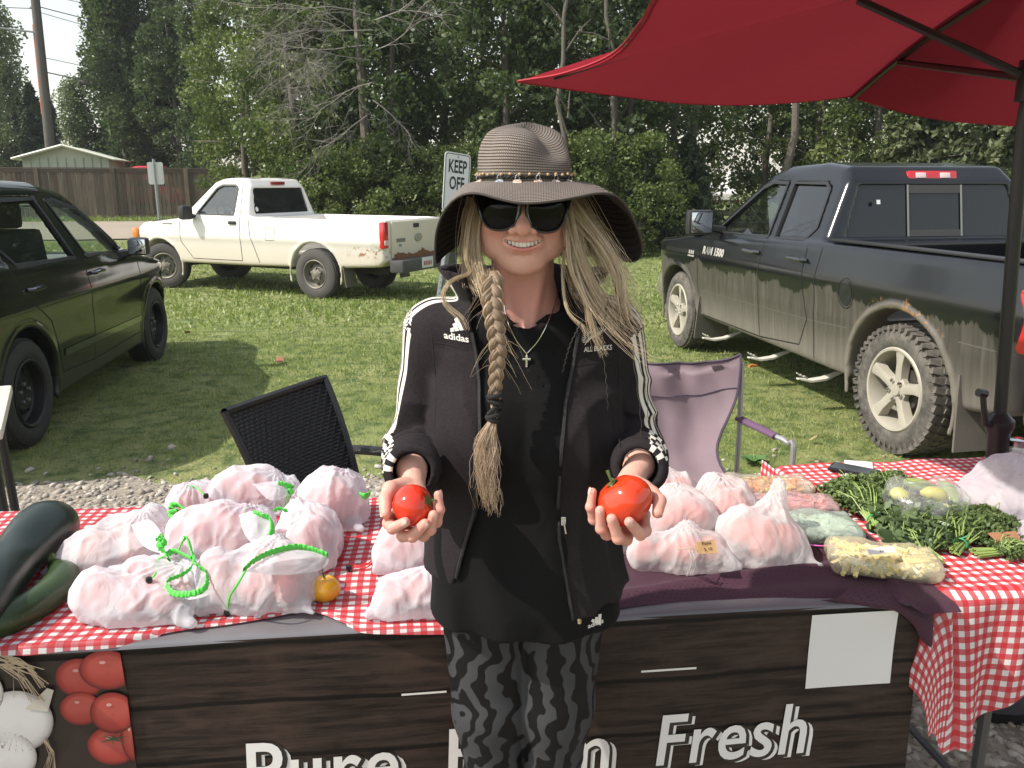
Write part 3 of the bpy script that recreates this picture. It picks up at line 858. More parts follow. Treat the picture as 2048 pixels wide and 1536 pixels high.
# leaning bare trunks in the grove
def bare_trunk(px0, px1, dist, r, label, top=6.5):
    a = atY(px0, 470, dist); b = atY(px1, 20, dist); a.z = float(gz(a.x, dist)) - .1
    mb = MB(); d = (b - a); P = [a + d * t + Vector((.16 * math.sin(5 * t + px0) + .05 * math.sin(17 * t), 0, 0)) for t in np.linspace(0, 1.3, 9)]
    mb.tube(P, [r * .85 * (1 - .45 * t) for t in np.linspace(0, 1, 9)], 8)
    o = empty('bare_trunk', a, 0, label, 'tree', 'bare leaning trunks among the grove')
    w = mb.build('trunk', BARK, o); w.location = -a
    mb = MB(); rr = random.Random(px0)
    for k in range(9):
        q = a + d * rr.uniform(.35, 1.15); e = q + Vector((rr.uniform(-.8, .8), rr.uniform(-.5, .3), rr.uniform(.1, .8)))
        mb.tube([q, q.lerp(e, .5) + Vector((0, 0, .06)), e], [.022, .014, .005], 4)
    w = mb.build('branch', BARK, o); w.location = -a
for px0, px1, d, r_, lb in ((1205, 1222, 18.4, .075, 'upright bare trunk below the red umbrella tip'), (1248, 1262, 20, .10, 'thick trunk right of the hat brim'), (1380, 1390, 21, .09, 'trunk beside the distant stalls'),
                            (1575, 1590, 20.3, .13, 'thick grey trunk above the truck door'), (1640, 1652, 22, .08, 'thin trunk above the truck cab'), (1145, 1130, 17.9, .07, 'pale trunk above the hat crown')):
    bare_trunk(px0, px1, d, r_, lb)
# dead tree with fine bare branches
def twigs(mb, a, d, L, r, depth, rg):
    n = 5; P = [a]; dd = Vector(d)
    for k in range(n):
        dd = (dd + Vector((rg.uniform(-.28, .28), rg.uniform(-.28, .28), rg.uniform(-.25, .2)))).normalized(); P.append(P[-1] + dd * L / n)
    mb.tube(P, [r * (1 - .6 * k / n) for k in range(n + 1)], 3, cap=False)
    if depth > 0:
        for k in range(1, n + 1):
            for _ in range(2 if rg.random() < .45 else 1):
                q = (dd + Vector((rg.uniform(-1, 1), rg.uniform(-.7, .7), rg.uniform(-1, .7)))).normalized()
                twigs(mb, P[k], q, L * rg.uniform(.4, .65), r * .55, depth - 1, rg)
dt0 = atY(735, 470, 19.0); dt0.z = float(gz(dt0.x, 19.0))
dead = empty('dead_tree', dt0, 0, 'dead tree with a tangle of bare pale grey branches in the grove', 'tree')
mb = MB(); mb.tube([(0, 0, 0), (.05, 0, 2.5), (-.05, .05, 5), (0, 0, 7.5)], [.13, .11, .08, .03], 8); mb.build('trunk', BARK, dead)
rgd = random.Random(4)
for (px, py, dx, dz, L) in ((745, 60, -1, -.05, 2.1), (740, 120, -.95, .12, 2.0), (745, 165, -.8, -.35, 1.5), (740, 30, -.8, .3, 2.2), (745, 200, .6, -.5, 1.3), (750, 100, .9, .1, 1.3), (735, 230, -.7, -.5, 1.2), (730, 90, -.9, -.2, 1.6), (750, 40, .7, .3, 1.4), (700, 215, -.2, -.8, 1.0)):
    mb = MB(); q = atY(px, py, 18.3) - dt0; twigs(mb, q, (dx, -.35, dz), L, .014, 3 if L > 1.9 else 2, rgd); mb.build('branch', TWIG, dead, smooth=False)
# left side: columnar poplars and others beyond the fence
lt = [
 ('column', 268, 37.5, 1.0, 'narrow dark poplar left of the tallest pair'), ('column', 300, 35.5, 1.12, 'tall narrow poplar, leftmost of the tallest pair'), ('column', 345, 36.5, 1.10, 'tall narrow poplar, right one of the tallest pair'),
 ('column', 318, 39, .98, 'poplar standing just behind the tallest poplars'), ('column', 400, 36.0, 1.06, 'poplar between the tall pair and the aspens'), ('dark', 400, 35.0, 1.05, 'dark broad tree behind the far end of the fence'), ('dark', 335, 35.8, .9, 'dark broad tree just above the red car roof'),
 ('pale', 212, 37, .74, 'pale willow right of the utility pole'), ('column', 455, 33.5, 1.0, 'poplar at the edge of the grove'),
]
for i, (k, px, d, s, lb) in enumerate(lt): tree('poplar_tree' if k == 'column' else ('willow_tree' if k == 'pale' else 'broad_tree'), k, px, d, lb, 'trees beyond the board fence', s, i)
for i, (px, d, s, lb) in enumerate(((60, 40, 1.0, 'pale tree at the left picture edge'), (85, 42, 1.3, 'tall pale tree left of the utility pole'), (128, 41, .58, 'pale tree directly behind the utility pole'), (-60, 39, 1.0, 'pale tree partly outside the left picture edge'))):
    tree('willow_tree', 'pale', px, d, lb, 'trees beyond the board fence', s, i)
def spruce(px, dist, h, w, seed, mat, label, group, size=.11, nb=80, per=50):
    me, mb = conifer(h, w, seed, mat, nb, size, per)
    x = (px - 1024) / FPX * dist * 1.03
    o = empty('spruce_tree', (x, dist, float(gz(x, dist))), 0, label, 'tree', group)
    link('crown', me, o); mb.build('trunk', BARK, o); return o
spruce(135, 38, 5.2, 2.6, 1, SND, 'small dark spruce just right of the utility pole', 'trees beyond the board fence', .16)
spruce(165, 41, 5.0, 2.8, 2, SND, 'dark spruce half hidden behind the small one', 'trees beyond the board fence', .16)
spruce(110, 43, 5.6, 3.0, 3, SND, 'dark spruce behind the utility pole foot', 'trees beyond the board fence', .16)
spruce(1795, 19.5, 4.6, 3.6, 4, SN, 'green spruce above the black truck cab roof', 'spruces on the right', .09, 110, 90)
spruce(1925, 18.2, 4.9, 4.4, 5, SN, 'light green spruce left of the umbrella pole', 'spruces on the right', .09, 120, 100)
spruce(2060, 18.8, 4.6, 4.2, 6, SN, 'light green spruce right of the umbrella pole', 'spruces on the right', .09, 110, 90)
spruce(1355, 19.0, 2.5, 2.2, 7, SND, 'small dark spruce left of the distant stalls', 'spruces on the right', .08, 70, 60)
# =================================================================== VEHICLES
def car_glass(name, tint=(.10, .12, .12), a=.5, refl=.08):
    if name in MATS: return MATS[name]
    t = NT(name)
    tr = t.n('ShaderNodeBsdfTransparent', Color=tint); gl = t.n('ShaderNodeBsdfGlossy', Color=(1, 1, 1), Roughness=.02)
    fr = t.schlick(.07)
    f = t.math('ADD', fr, refl, clamp=True)
    MATS[name] = t.end(t.n('ShaderNodeMixShader', Fac=f, i1=tr, i2=gl)); return MATS[name]
RUB = pbr('rubber', (.028, .027, .026), .75, var=.3, vscale=20, bump=.2, bscale=90)
PLB = pbr('black_plastic', (.022, .022, .024), .45, var=.15)
INT = pbr('cabin_trim', (.05, .05, .052), .7)
INTG = pbr('cabin_grey', (.22, .22, .23), .7)
CHR = pbr('chrome', (.65, .66, .68), .15, 1.0, var=.04)
RED = pbr('lamp_red', (.55, .012, .02), .12, coat=1, var=.1, vscale=60)
REDW = pbr('lamp_clear', (.75, .55, .55), .12, coat=1)
AMB = pbr('lamp_amber', (.75, .22, .03), .15, coat=1)
def lathe_y(prof, n, mats, name, parent, loc):
    """profile (r, y)"""
    mb = MB(); mb.lathe(prof, n, 'y'); return mb.build(name, mats, parent, loc=loc, autosm=30)
def wheel(parent, x, y, r, w, rr, rim_mat, style, tread='road', side=1, steer=0.0, tyre_mat=None):
    """side=+1: outer face towards +y"""
    o = empty('wheel', (x, y, r)); o.parent = parent; o.rotation_euler = (0, 0, steer)
    h = w / 2; s = side; tm = tyre_mat or RUB
    prof = [(rr, -h * .85), (rr + .03, -h), (r - .05, -h * 1.02), (r - .012, -h * .86), (r, -h * .6), (r, h * .6), (r - .012, h * .86), (r - .05, h * 1.02), (rr + .03, h), (rr + .008, h * .93), (rr, h * .85), (rr - .01, 0), (rr, -h * .85)]
    mb = MB(); V, F = lathe_vf(prof, 48); F = [f for f in F if len(f) == 4]
    mb.add([(a, c, b) for a, b, c in V], F)
    nl = 44 if tread == 'mud' else 60
    for k in range(nl):
        a = 2 * math.pi * k / nl
        if tread == 'mud':
            for yy, sz, da in ((-h * .78, (.038, .07, .026), 0), (h * .78, (.038, .07, .026), .5), (-h * .25, (.03, .07, .022), .25), (h * .28, (.03, .07, .022), .75)):
                aa = a + da * 2 * math.pi / nl
                rad = r - .001 - (.012 if abs(yy) > h * .6 else 0)
                mb.box((rad * math.cos(aa), yy, rad * math.sin(aa)), (sz[2], sz[1], sz[0]), rot=(Matrix.Rotation(-aa, 3, 'Y') @ Matrix.Rotation(.35 if da in (.25,) else -.3, 3, 'X') @ Matrix.Rotation(.0, 3, 'Z')))
            if k % 1 == 0:
                ln = .055 if k % 2 else .036
                for sg in (-1, 1):
                    rad = r - ln / 2 - .008; aa = a + .25 * 2 * math.pi / nl
                    mb.box((rad * math.cos(aa), sg * h * 1.0, rad * math.sin(aa)), (ln, .009, .020), rot=Matrix.Rotation(-aa, 3, 'Y'))
        else:
            for yy in (-h * .55, -h * .18, h * .18, h * .55):
                rad = r + .001; mb.box((rad * math.cos(a + yy * 3), yy, rad * math.sin(a + yy * 3)), (.012, h * .3, .03), rot=Matrix.Rotation(-a - yy * 3, 3, 'Y'))
    mb.build('tyre', tm, o, autosm=40)
    rm = MB(); f = s * h
    if style in ('steel', 'steel_black'):
        P = [(rr + .006, f * .95), (rr - .004, f * 1.0), (rr - .018, f * .9), (rr - .028, f * .35), (rr - .045, f * .22), (rr * .62, f * .30), (rr * .5, f * .52), (rr * .36, f * .5), (rr * .32, f * .44), (0, f * .44)]
        V, F = lathe_vf(P, 40); rm.add([(a, c, b) for a, b, c in V], [q for q in F if len(q) == 4])
        rm.build('rim', rim_mat, o, autosm=40)
        rm = MB()
        for k in range(8):
            a = 2 * math.pi * k / 8; c = (rr * .72 * math.cos(a), f * .285, rr * .72 * math.sin(a))
            rm = MB(); rm.box(c, (.026, .012, .05), rot=Matrix.Rotation(-a, 3, 'Y')); rm.build('rim_slot', PLB, o, autosm=40)
        rm = MB()
        if style == 'steel':
            P = [(rr * .40, f * .45), (rr * .38, f * .68), (rr * .2, f * .82), (.0, f * .86)]
            V, F = lathe_vf(P, 20); rm.add([(a, c, b) for a, b, c in V], [q for q in F if len(q) == 4])
            for k in range(5):
                a = 2 * math.pi * k / 5 + .3; rm.box((rr * .36 * math.cos(a), f * .62, rr * .36 * math.sin(a)), (.05, .04, .03), rot=Matrix.Rotation(-a, 3, 'Y'), bev=.008)
        else:
            for k in range(5):
                a = 2 * math.pi * k / 5 + .3; rm.lathe([(.012, 0), (.012, .02 * s), (0, .022 * s)], 6, 'y', c=(rr * .28 * math.cos(a), f * .5, rr * .28 * math.sin(a)))
        rm.build('hub_cap', rim_mat if style == 'steel' else GALV, o, autosm=40)
    else:   # five flat twin spokes
        P = [(rr + .008, f * .93), (rr, f * 1.0), (rr - .014, f * .98), (rr - .022, f * .80), (rr - .03, f * .2), (rr - .03, -f * .85)]
        V, F = lathe_vf(P, 48); rm.add([(a, c, b) for a, b, c in V], [q for q in F if len(q) == 4])
        for k in range(5):
            a = 2 * math.pi * k / 5 + math.pi / 2 + .1
            ca, sa = math.cos(a), math.sin(a)
            def pt(rad, t, y): return (rad * ca - t * sa, y, rad * sa + t * ca)
            prof_ = [(.045, .040), (.10, .034), (.17, .034), (rr - .016, .052)]
            V, F = [], []
            for rad, t_ in prof_:
                yo = f * (.74 + .18 * min(1, rad / rr)); yi = f * .45
                V += [pt(rad, -t_, yi), pt(rad, -t_ * .8, yo), pt(rad, 0, yo + s * .006), pt(rad, t_ * .8, yo), pt(rad, t_, yi)]
            for q in range(3):
                for j in range(4): F.append((q * 5 + j, q * 5 + j + 1, (q + 1) * 5 + j + 1, (q + 1) * 5 + j))
                F.append((q * 5 + 4, q * 5, (q + 1) * 5, (q + 1) * 5 + 4))
            rm.add(V, F)
        P = [(.085, f * .5), (.085, f * .74), (.065, f * .80), (.042, f * .80), (.038, f * .86), (0, f * .87)]
        V, F = lathe_vf(P, 24); rm.add([(a, c, b) for a, b, c in V], [q for q in F if len(q) == 4])
        rm.build('rim', rim_mat, o, autosm=25)
        for k in range(5):
            a = 2 * math.pi * k / 5 + math.pi / 2 + .73
            nb = MB(); nb.lathe([(.013, 0), (.013, .018 * s), (.008, .024 * s), (0, .025 * s)], 6, 'y', c=(.060 * math.cos(a), f * .78, .060 * math.sin(a))); nb.build('wheel_nut', CHR, o)
        dk = MB(); V, F = lathe_vf([(rr - .05, -f * .2), (0, -f * .2)], 24); dk.add([(a, c, b) for a, b, c in V], [q for q in F if len(q) == 4]); dk.lathe([(.14, -.015), (.14, .015), (0, .016)], 20, 'y', c=(0, f * .25, 0))
        dk.build('brake_disc', pbr('brake_metal', (.08, .07, .06), .6, .5), o)
    return o
class Car:
    def __init__(s, name, origin, fwd, label, low, Wlow, cab, Wcab, arches, res, paint, cat='pickup truck',
                 cabin=None, side_win=(), rear_win=None, wind=None, bed=None, k_edge=.05, k_cab=.07, doors=(), y_arch=.5, extra=None, gap=.03):
        s.root = empty(name, (origin[0], origin[1], float(gz(origin[0], origin[1]))), math.atan2(fwd[1], fwd[0]), label, cat)
        s.Wcab = Wcab; s.Wlow = Wlow
        X = [p[0] for p in low]; Z = [p[1] for p in low + cab]
        def f(P):
            x, y, z = P; ay = np.abs(y)
            d = smax(s_poly(x, z, low), ay - Wlow(x, z), k_edge)
            c = smax(s_poly(x, z, cab), ay - Wcab(x, z), k_cab)
            d = smin(d, c, .03)
            if cabin is not None:
                ci = np.maximum(s_poly(x, z, cabin), ay - (np.minimum(Wcab(x, z), Wlow(x, z)) - .055))
                d = smax(d, -ci, .01)
            for w in side_win: d = smax(d, -np.maximum(s_poly(x, z, w), .3 - ay), .008)
            if rear_win is not None: d = smax(d, -np.maximum(s_poly(y, z, rear_win[0]), np.maximum(x - rear_win[2], rear_win[1] - x)), .008)
            if wind is not None: d = smax(d, -np.maximum(s_poly(y, z, wind[0]), np.maximum(x - wind[2], wind[1] - x)), .008)
            if bed is not None: d = smax(d, -s_box(P, bed[0], bed[1], .03), .01)
            for (ax, az, ar) in arches:
                cyl = np.sqrt((x - ax) ** 2 + (z - az) ** 2) - ar
                d = smin(d, np.maximum(np.abs(np.sqrt((x - ax) ** 2 + (z - az) ** 2) - ar - .018) - .018, np.maximum(np.abs(ay - Wlow(x, z) - .0) - .014, -z + az - .15)), .02)
                d = smax(d, -np.maximum(cyl, y_arch - ay), .012)
            if extra is not None: d = extra(P, d)
            return d
        wmax = max(float(np.max(Wlow(np.array(X), np.full(len(X), .8)))), .5) + .12
        V, F = nets(f, (min(X) - .1, -wmax, .1), (max(X) + .1, wmax, max(Z) + .08), res)
        V = relax(V, F, 1, .35)
        s.bvh = bvh_of(V, F)
        cen = V[F].mean(1); own = np.zeros(len(F), int)
        for i, (poly, sd) in enumerate(doors):
            ins = (s_poly(cen[:, 0].astype(np.float32), cen[:, 2].astype(np.float32), poly) < 0) & (cen[:, 1] * sd > wmax * .5)
            own[ins] = i + 1
        def part(name_, mask):
            Fi = F[mask]; u, inv = np.unique(Fi, return_inverse=True)
            return mk(name_, V[u], inv.reshape(Fi.shape), paint, s.root)
        s.body = part('body', own == 0)
        s.doors = [part('door', own == i + 1) for i in range(len(doors)) if (own == i + 1).any()]
        s.V, s.F = V, F
    def hit(s, x, z, side=1):
        r = s.bvh.ray_cast(Vector((x, side * 3, z)), Vector((0, -side, 0)))
        return (r[0], r[1]) if r[0] is not None else (Vector((x, side * s.Wlow(x, z), z)), Vector((0, side, 0)))
    def hitx(s, y, z, side=-1):
        r = s.bvh.ray_cast(Vector((side * 9, y, z)), Vector((-side, 0, 0)))
        return (r[0], r[1]) if r[0] is not None else (Vector((0, y, z)), Vector((side, 0, 0)))
    def line(s, name, pts, mat, w=.008, side=1, off=.0015, parent=None, closed=False, step=.04, smooth=False, onx=False):
        """thin ribbon lying on the body side along (x,z) points"""
        P = [Vector(p) for p in pts]; 
        if closed: P.append(P[0])
        Q = []
        for a, b in zip(P[:-1], P[1:]):
            n = max(1, int((b - a).length / step)); Q += [a.lerp(b, i / n) for i in range(n)]
        Q.append(P[-1]); V = []
        for i, q in enumerate(Q):
            t = (Q[min(i + 1, len(Q) - 1)] - Q[max(i - 1, 0)]); 
            if t.length == 0: t = Vector((1, 0))
            t.normalize(); n = Vector((-t.y, t.x)) * w / 2
            for sg in (-1, 1):
                c = q + n * sg; h, nn = (s.hitx(c.x, c.y) if onx else s.hit(c.x, c.y, side)); V.append(h + nn * off)
        F = [(2 * i, 2 * i + 1, 2 * i + 3, 2 * i + 2) for i in range(len(Q) - 1)]
        return mk(name, V, F, mat, parent or s.root, False)
    def wtrim(s, name, poly, mat, w=.02, side=1):
        P = [Vector(p) for p in poly]; c = sum(P, Vector((0, 0))) / len(P); V = []; n = len(P)
        for i in range(n):
            t0 = (P[i] - P[i - 1]).normalized(); t1 = (P[(i + 1) % n] - P[i]).normalized(); nn = Vector((-(t0 + t1).y, (t0 + t1).x)).normalized()
            if nn.dot(P[i] - c) < 0: nn = -nn
            for k in (w * .55, -w * .45):
                q = P[i] + nn * k; V.append((q.x, side * (float(s.Wcab(np.float32(q.x), np.float32(q.y))) + .004), q.y))
            q = P[i] - nn * w * .45; V.append((q.x, side * (float(s.Wcab(np.float32(q.x), np.float32(q.y))) - .022), q.y))
        F = []
        for i in range(n):
            j = (i + 1) % n; F += [(3 * i, 3 * i + 1, 3 * j + 1, 3 * j), (3 * i + 1, 3 * i + 2, 3 * j + 2, 3 * j + 1)]
        return mk(name, V, F, mat, s.root, False)
    def decal(s, name, V2, F, mat, side=1, off=.003, parent=None, onx=False):
        V = []
        for a, b in V2:
            h, nn = (s.hitx(a, b) if onx else s.hit(a, b, side)); V.append(h + nn * off)
        return mk(name, V, F, mat, parent or s.root, False)
    def pane(s, name, poly, mat, side=1, inset=.018, parent=None):
        V = [(x, side * (float(s.Wcab(np.float32(x), np.float32(z))) - inset), z) for x, z in poly]
        return mk(name, V, [tuple(range(len(V)))], mat, parent or s.root, False)
def circ(cx, cy, rx, ry=None, n=20, a0=0, a1=2 * math.pi):
    ry = ry or rx
    return [(cx + rx * math.cos(a0 + (a1 - a0) * k / n), cy + ry * math.sin(a0 + (a1 - a0) * k / n)) for k in range(n)]
GAP = pbr('panel_gap', (.006, .006, .006), .8, var=0)
def seat(parent, x, y, z, mat, w=.46):
    mb = MB(); mb.box((x + .22, y, z), (.48, w, .14), bev=.04); mb.box((x - .08, y, z + .33), (.14, w, .6), rot=(0, .25 * -1, 0), bev=.05)
    mb.box((x - .17, y, z + .72), (.10, w * .55, .18), bev=.04); return mb.build('seat', mat, parent)
def steering(parent, x, y, z):
    V = []; mb = MB(); rot = Matrix.Rotation(-1.0, 3, 'Y'); pts = [rot @ Vector((.185 * math.cos(a), .185 * math.sin(a), 0)) + Vector((x, y, z)) for a in np.linspace(0, 2 * math.pi, 25)]
    mb.tube(pts, .015, 6, cap=False); mb.tube([pts[0], pts[12]], .014, 4); mb.box((x, y, z), (.05, .12, .1), bev=.02); return mb.build('steering_wheel', PLB, parent)
def mirror(parent, x, y, z, mat, glass, side=1, size=(.24, .22)):
    o = empty('side_mirror', (x, y, z)); o.parent = parent
    mb = MB(); mb.box((0, 0, 0), (.11, size[0], size[1]), bev=.035); mb.build('housing', mat, o)
    mb = MB(); mb.tube([(0, -side * size[0] * .4, -.05), (-.02, -side * (size[0] * .5 + .12), -.07)], .035, 6); mb.build('arm', mat, o)
    mb = MB(); mb.box((-.056, 0, 0), (.006, size[0] * .82, size[1] * .82), bev=.002); mb.build('mirror_glass', glass, o)
    return o
MIRG = pbr('mirror_silver', (.75, .78, .8), .04, 1.0, var=0)

# ---------------------------------------------------------------- dusty black pickup (right)
def truck_paint():
    t = NT('dusty_black_paint'); co = t.coord('Object'); x, y, z = t.sep(co)
    edge = t.noise(t.comb(t.math('MULTIPLY', x, 14), 0, t.math('MULTIPLY', z, 2.5)), 1.6, 6, .8)
    wavy = t.math('MULTIPLY_ADD', t.noise(t.comb(x, 0, 0), 1.9, 2), .42, .62)
    lvl = t.math('SUBTRACT', t.math('ADD', wavy, t.math('MULTIPLY', edge, .16)), z)
    m1 = t.step(lvl, 0, .022)
    streak = t.noise(t.comb(t.math('MULTIPLY', x, 26), y, t.math('MULTIPLY', z, 1.6)), 1, 5, .65)
    low = t.step(z, .75, .35)
    dust = t.math('MULTIPLY', m1, t.math('ADD', t.math('MULTIPLY', t.math('ADD', t.math('MULTIPLY', t.step(streak, .35, .8), .5), .45), .42), t.math('MULTIPLY', low, .42)), clamp=True)
    film = t.math('MULTIPLY', t.step(t.noise(co, 1.6, 5), .3, .75), .025)
    d = t.math('ADD', dust, film, clamp=True)
    d = t.math('MAXIMUM', d, t.math('MULTIPLY', t.step(z, .47, .36), .75))
    # rust at the rear arch
    rx = t.math('SUBTRACT', x, 0.0); rz = t.math('SUBTRACT', z, .40)
    rad = t.math('SQRT', t.math('ADD', t.math('MULTIPLY', rx, rx), t.math('MULTIPLY', rz, rz)))
    ring = t.math('MULTIPLY', t.step(rad, .60, .54), t.step(t.noise(co, 16, 4, .7), .55, .66))
    ring = t.math('MULTIPLY', ring, t.step(z, .72, .8))
    c = t.mix(d, (.0035, .0045, .007), (.235, .21, .175))
    c = t.mix(t.math('MULTIPLY', t.step(rad, .565, .53), t.math('MULTIPLY', t.step(z, .3, .45), .6)), c, (.20, .18, .15))
    c = t.mix(ring, c, (.33, .16, .06))
    ro = t.math('ADD', .13, t.math('MULTIPLY', d, 1.1), clamp=True)
    b = t.bsdf(Base__Color=c, Roughness=ro); b.inputs['Coat Weight'].default_value = .35; b.inputs['Coat Roughness'].default_value = .25
    t.set(b, 'Normal', t.bump(t.noise(co, 2.2, 2), .06, .05)); return t.end(b)
DUSTY = NT('dusty_wheel'); _c = DUSTY.coord('Object')
_b = DUSTY.bsdf(Base__Color=DUSTY.mix(DUSTY.noise(_c, 9, 4), (.33, .305, .25), (.49, .46, .385)), Roughness=.6, Metallic=.15); DUSTY = DUSTY.end(_b)
TYD = NT('dusty_tyre'); _c = TYD.coord('Object'); _b = TYD.bsdf(Base__Color=TYD.mix(TYD.step(TYD.noise(_c, 12, 5, .7), .3, .7), (.055, .052, .047), (.15, .135, .115)), Roughness=.9); TYD = TYD.end(_b)
RD = Vector((-.68, 3.41)).normalized(); RL = Vector((-RD.y, RD.x))
Ro = Vector((2.355, 4.99)) - RL * .95
low = [(-.93, .50), (-.97, .95), (-.94, 1.26), (.93, 1.245), (2.9, 1.17), (3.3, 1.15), (4.05, 1.08), (4.25, .98), (4.32, .55), (4.2, .38), (2.95, .40), (.5, .36), (-.6, .42), (-.86, .46)]
cab = [(.93, 1.05), (1.06, 1.66), (1.16, 1.765), (1.5, 1.80), (2.0, 1.78), (2.2, 1.73), (3.02, 1.17), (3.0, 1.0)]
def WL(x, z):
    w = .955 - .05 * np.clip((z - .95) / .35, 0, 1) ** 2 - .035 * np.clip((.75 - z) / .35, 0, 1)
    w = w + .018 * np.exp(-((z - .98) / .12) ** 2)
    return w - .22 * np.clip((x - 3.75) / .6, 0, 1) ** 2 - .07 * np.clip((-.76 - x) / .22, 0, 1) ** 2
def WC(x, z): return .90 - .27 * np.clip((z - 1.2) / .6, 0, 1.2) - .04 * np.clip((x - 2.4) / .6, 0, 1)
sw1 = [(2.80, 1.215), (1.80, 1.225), (1.88, 1.645), (2.10, 1.655), (2.24, 1.61)]
sw2 = [(1.70, 1.225), (1.26, 1.235), (1.17, 1.33), (1.24, 1.60), (1.32, 1.645), (1.78, 1.648)]
door1 = [(2.95, 1.20), (2.98, .42), (1.78, .40), (1.76, 1.2), (1.84, 1.68), (2.2, 1.68)]
door2 = [(1.75, 1.2), (1.77, .41), (1.12, .43), (1.0, .7), (1.08, 1.2), (1.16, 1.68), (1.82, 1.68)]
ram = Car('pickup_truck', Ro, RD, 'dusty black four-door pickup parked on the right under the red umbrella', low, WL, cab, WC,
          [(0, .40, .50), (3.48, .38, .46)], .016, truck_paint(), cabin=[(1.06, .6), (1.12, 1.62), (1.2, 1.72), (2.0, 1.735), (2.2, 1.68), (2.92, 1.16), (2.9, .6)],
          side_win=(sw1, sw2), rear_win=([(-.72, 1.27), (.72, 1.27), (.60, 1.63), (-.60, 1.63)], .8, 1.25), wind=([(-.74, 1.2), (.74, 1.2), (.60, 1.70), (-.60, 1.70)], 2.0, 3.2),
          bed=((.0, 0, 1.2), (.86, .80, .42)), doors=((door1, 1), (door2, 1), (door1, -1), (door2, -1)))
rt = ram.root
TINT = car_glass('tinted_glass', (.03, .035, .04), refl=.05); CLR = car_glass('clear_glass', (.55, .6, .58), refl=.03)
DG = car_glass('green_glass', (.30, .36, .33), refl=.05)
for sd in (1, -1):
    ram.pane('window', sw1, DG, sd); ram.pane('window', sw2, TINT, sd)
xw = lambda z: 1.0 + .13 * (z - 1.2) / .6 * 1.3
def back_pane(name, y0, y1, z0, z1, mat, dx=0.0):
    return mk(name, [(.99 + (z0 - 1.25) * .2 + dx, y0, z0), (.99 + (z0 - 1.25) * .2 + dx, y1, z0), (.99 + (z1 - 1.25) * .2 + dx, y1 * (1 if abs(y1) < .5 else .86), z1), (.99 + (z1 - 1.25) * .2 + dx, y0 * (1 if abs(y0) < .5 else .86), z1)], [(0, 1, 2, 3)], mat, rt, False)
TB = pbr('rear_glass_dark', (.012, .014, .016), .035, var=.02, spec=.6)
back_pane('rear_window', .73, -.73, 1.26, 1.64, TB)
FRM = pbr('window_frame', (.05, .05, .048), .5)
ofs = -.008
for (y0, y1, z0, z1) in ((.22, -.22, 1.27, 1.315), (.22, -.22, 1.575, 1.635)): back_pane('window_frame', y0, y1, z0, z1, FRM, ofs)
for yy in (.22, -.22): back_pane('window_frame', yy + .008, yy - .008, 1.27, 1.635, pbr('frame_pale', (.25, .25, .23), .5), ofs - .002)
mk('windscreen', [(2.14, -.6, 1.72), (2.14, .6, 1.72), (2.96, .74, 1.2), (2.96, -.74, 1.2)], [(0, 1, 2, 3)], CLR, rt, False)
# brake light on the cab
bl = empty('brake_light', (1.105, 0, 1.70)); bl.parent = rt
mb = MB(); mb.box((0, 0, 0), (.04, .40, .062), rot=(0, .3, 0), bev=.01); mb.build('lens', RED, bl)
for yy in (-.1, .1):
    mb = MB(); mb.box((-.016, yy, 0), (.02, .085, .042), rot=(0, .3, 0), bev=.008); mb.build('reversing_lamp', REDW, bl)
for sd in (1, -1):
    wheel(rt, 0, sd * .815, .40, .26, .258, DUSTY, 'alloy', 'mud', sd, tyre_mat=TYD)
    wheel(rt, 3.48, sd * .815, .385, .24, .258, DUSTY, 'alloy', 'road', sd, steer=-.04, tyre_mat=TYD)
seat(rt, 1.95, .38, .95, INT); seat(rt, 1.95, -.38, .95, INT); steering(rt, 2.38, .38, 1.2)
mb = MB(); mb.box((2.72, 0, 1.08), (.4, 1.6, .2), bev=.06); mb.build('dashboard', INTG, rt)
for sd in (1, -1):
    m_ = mirror(rt, 2.72, sd * 1.08, 1.30, PLB, MIRG, sd)
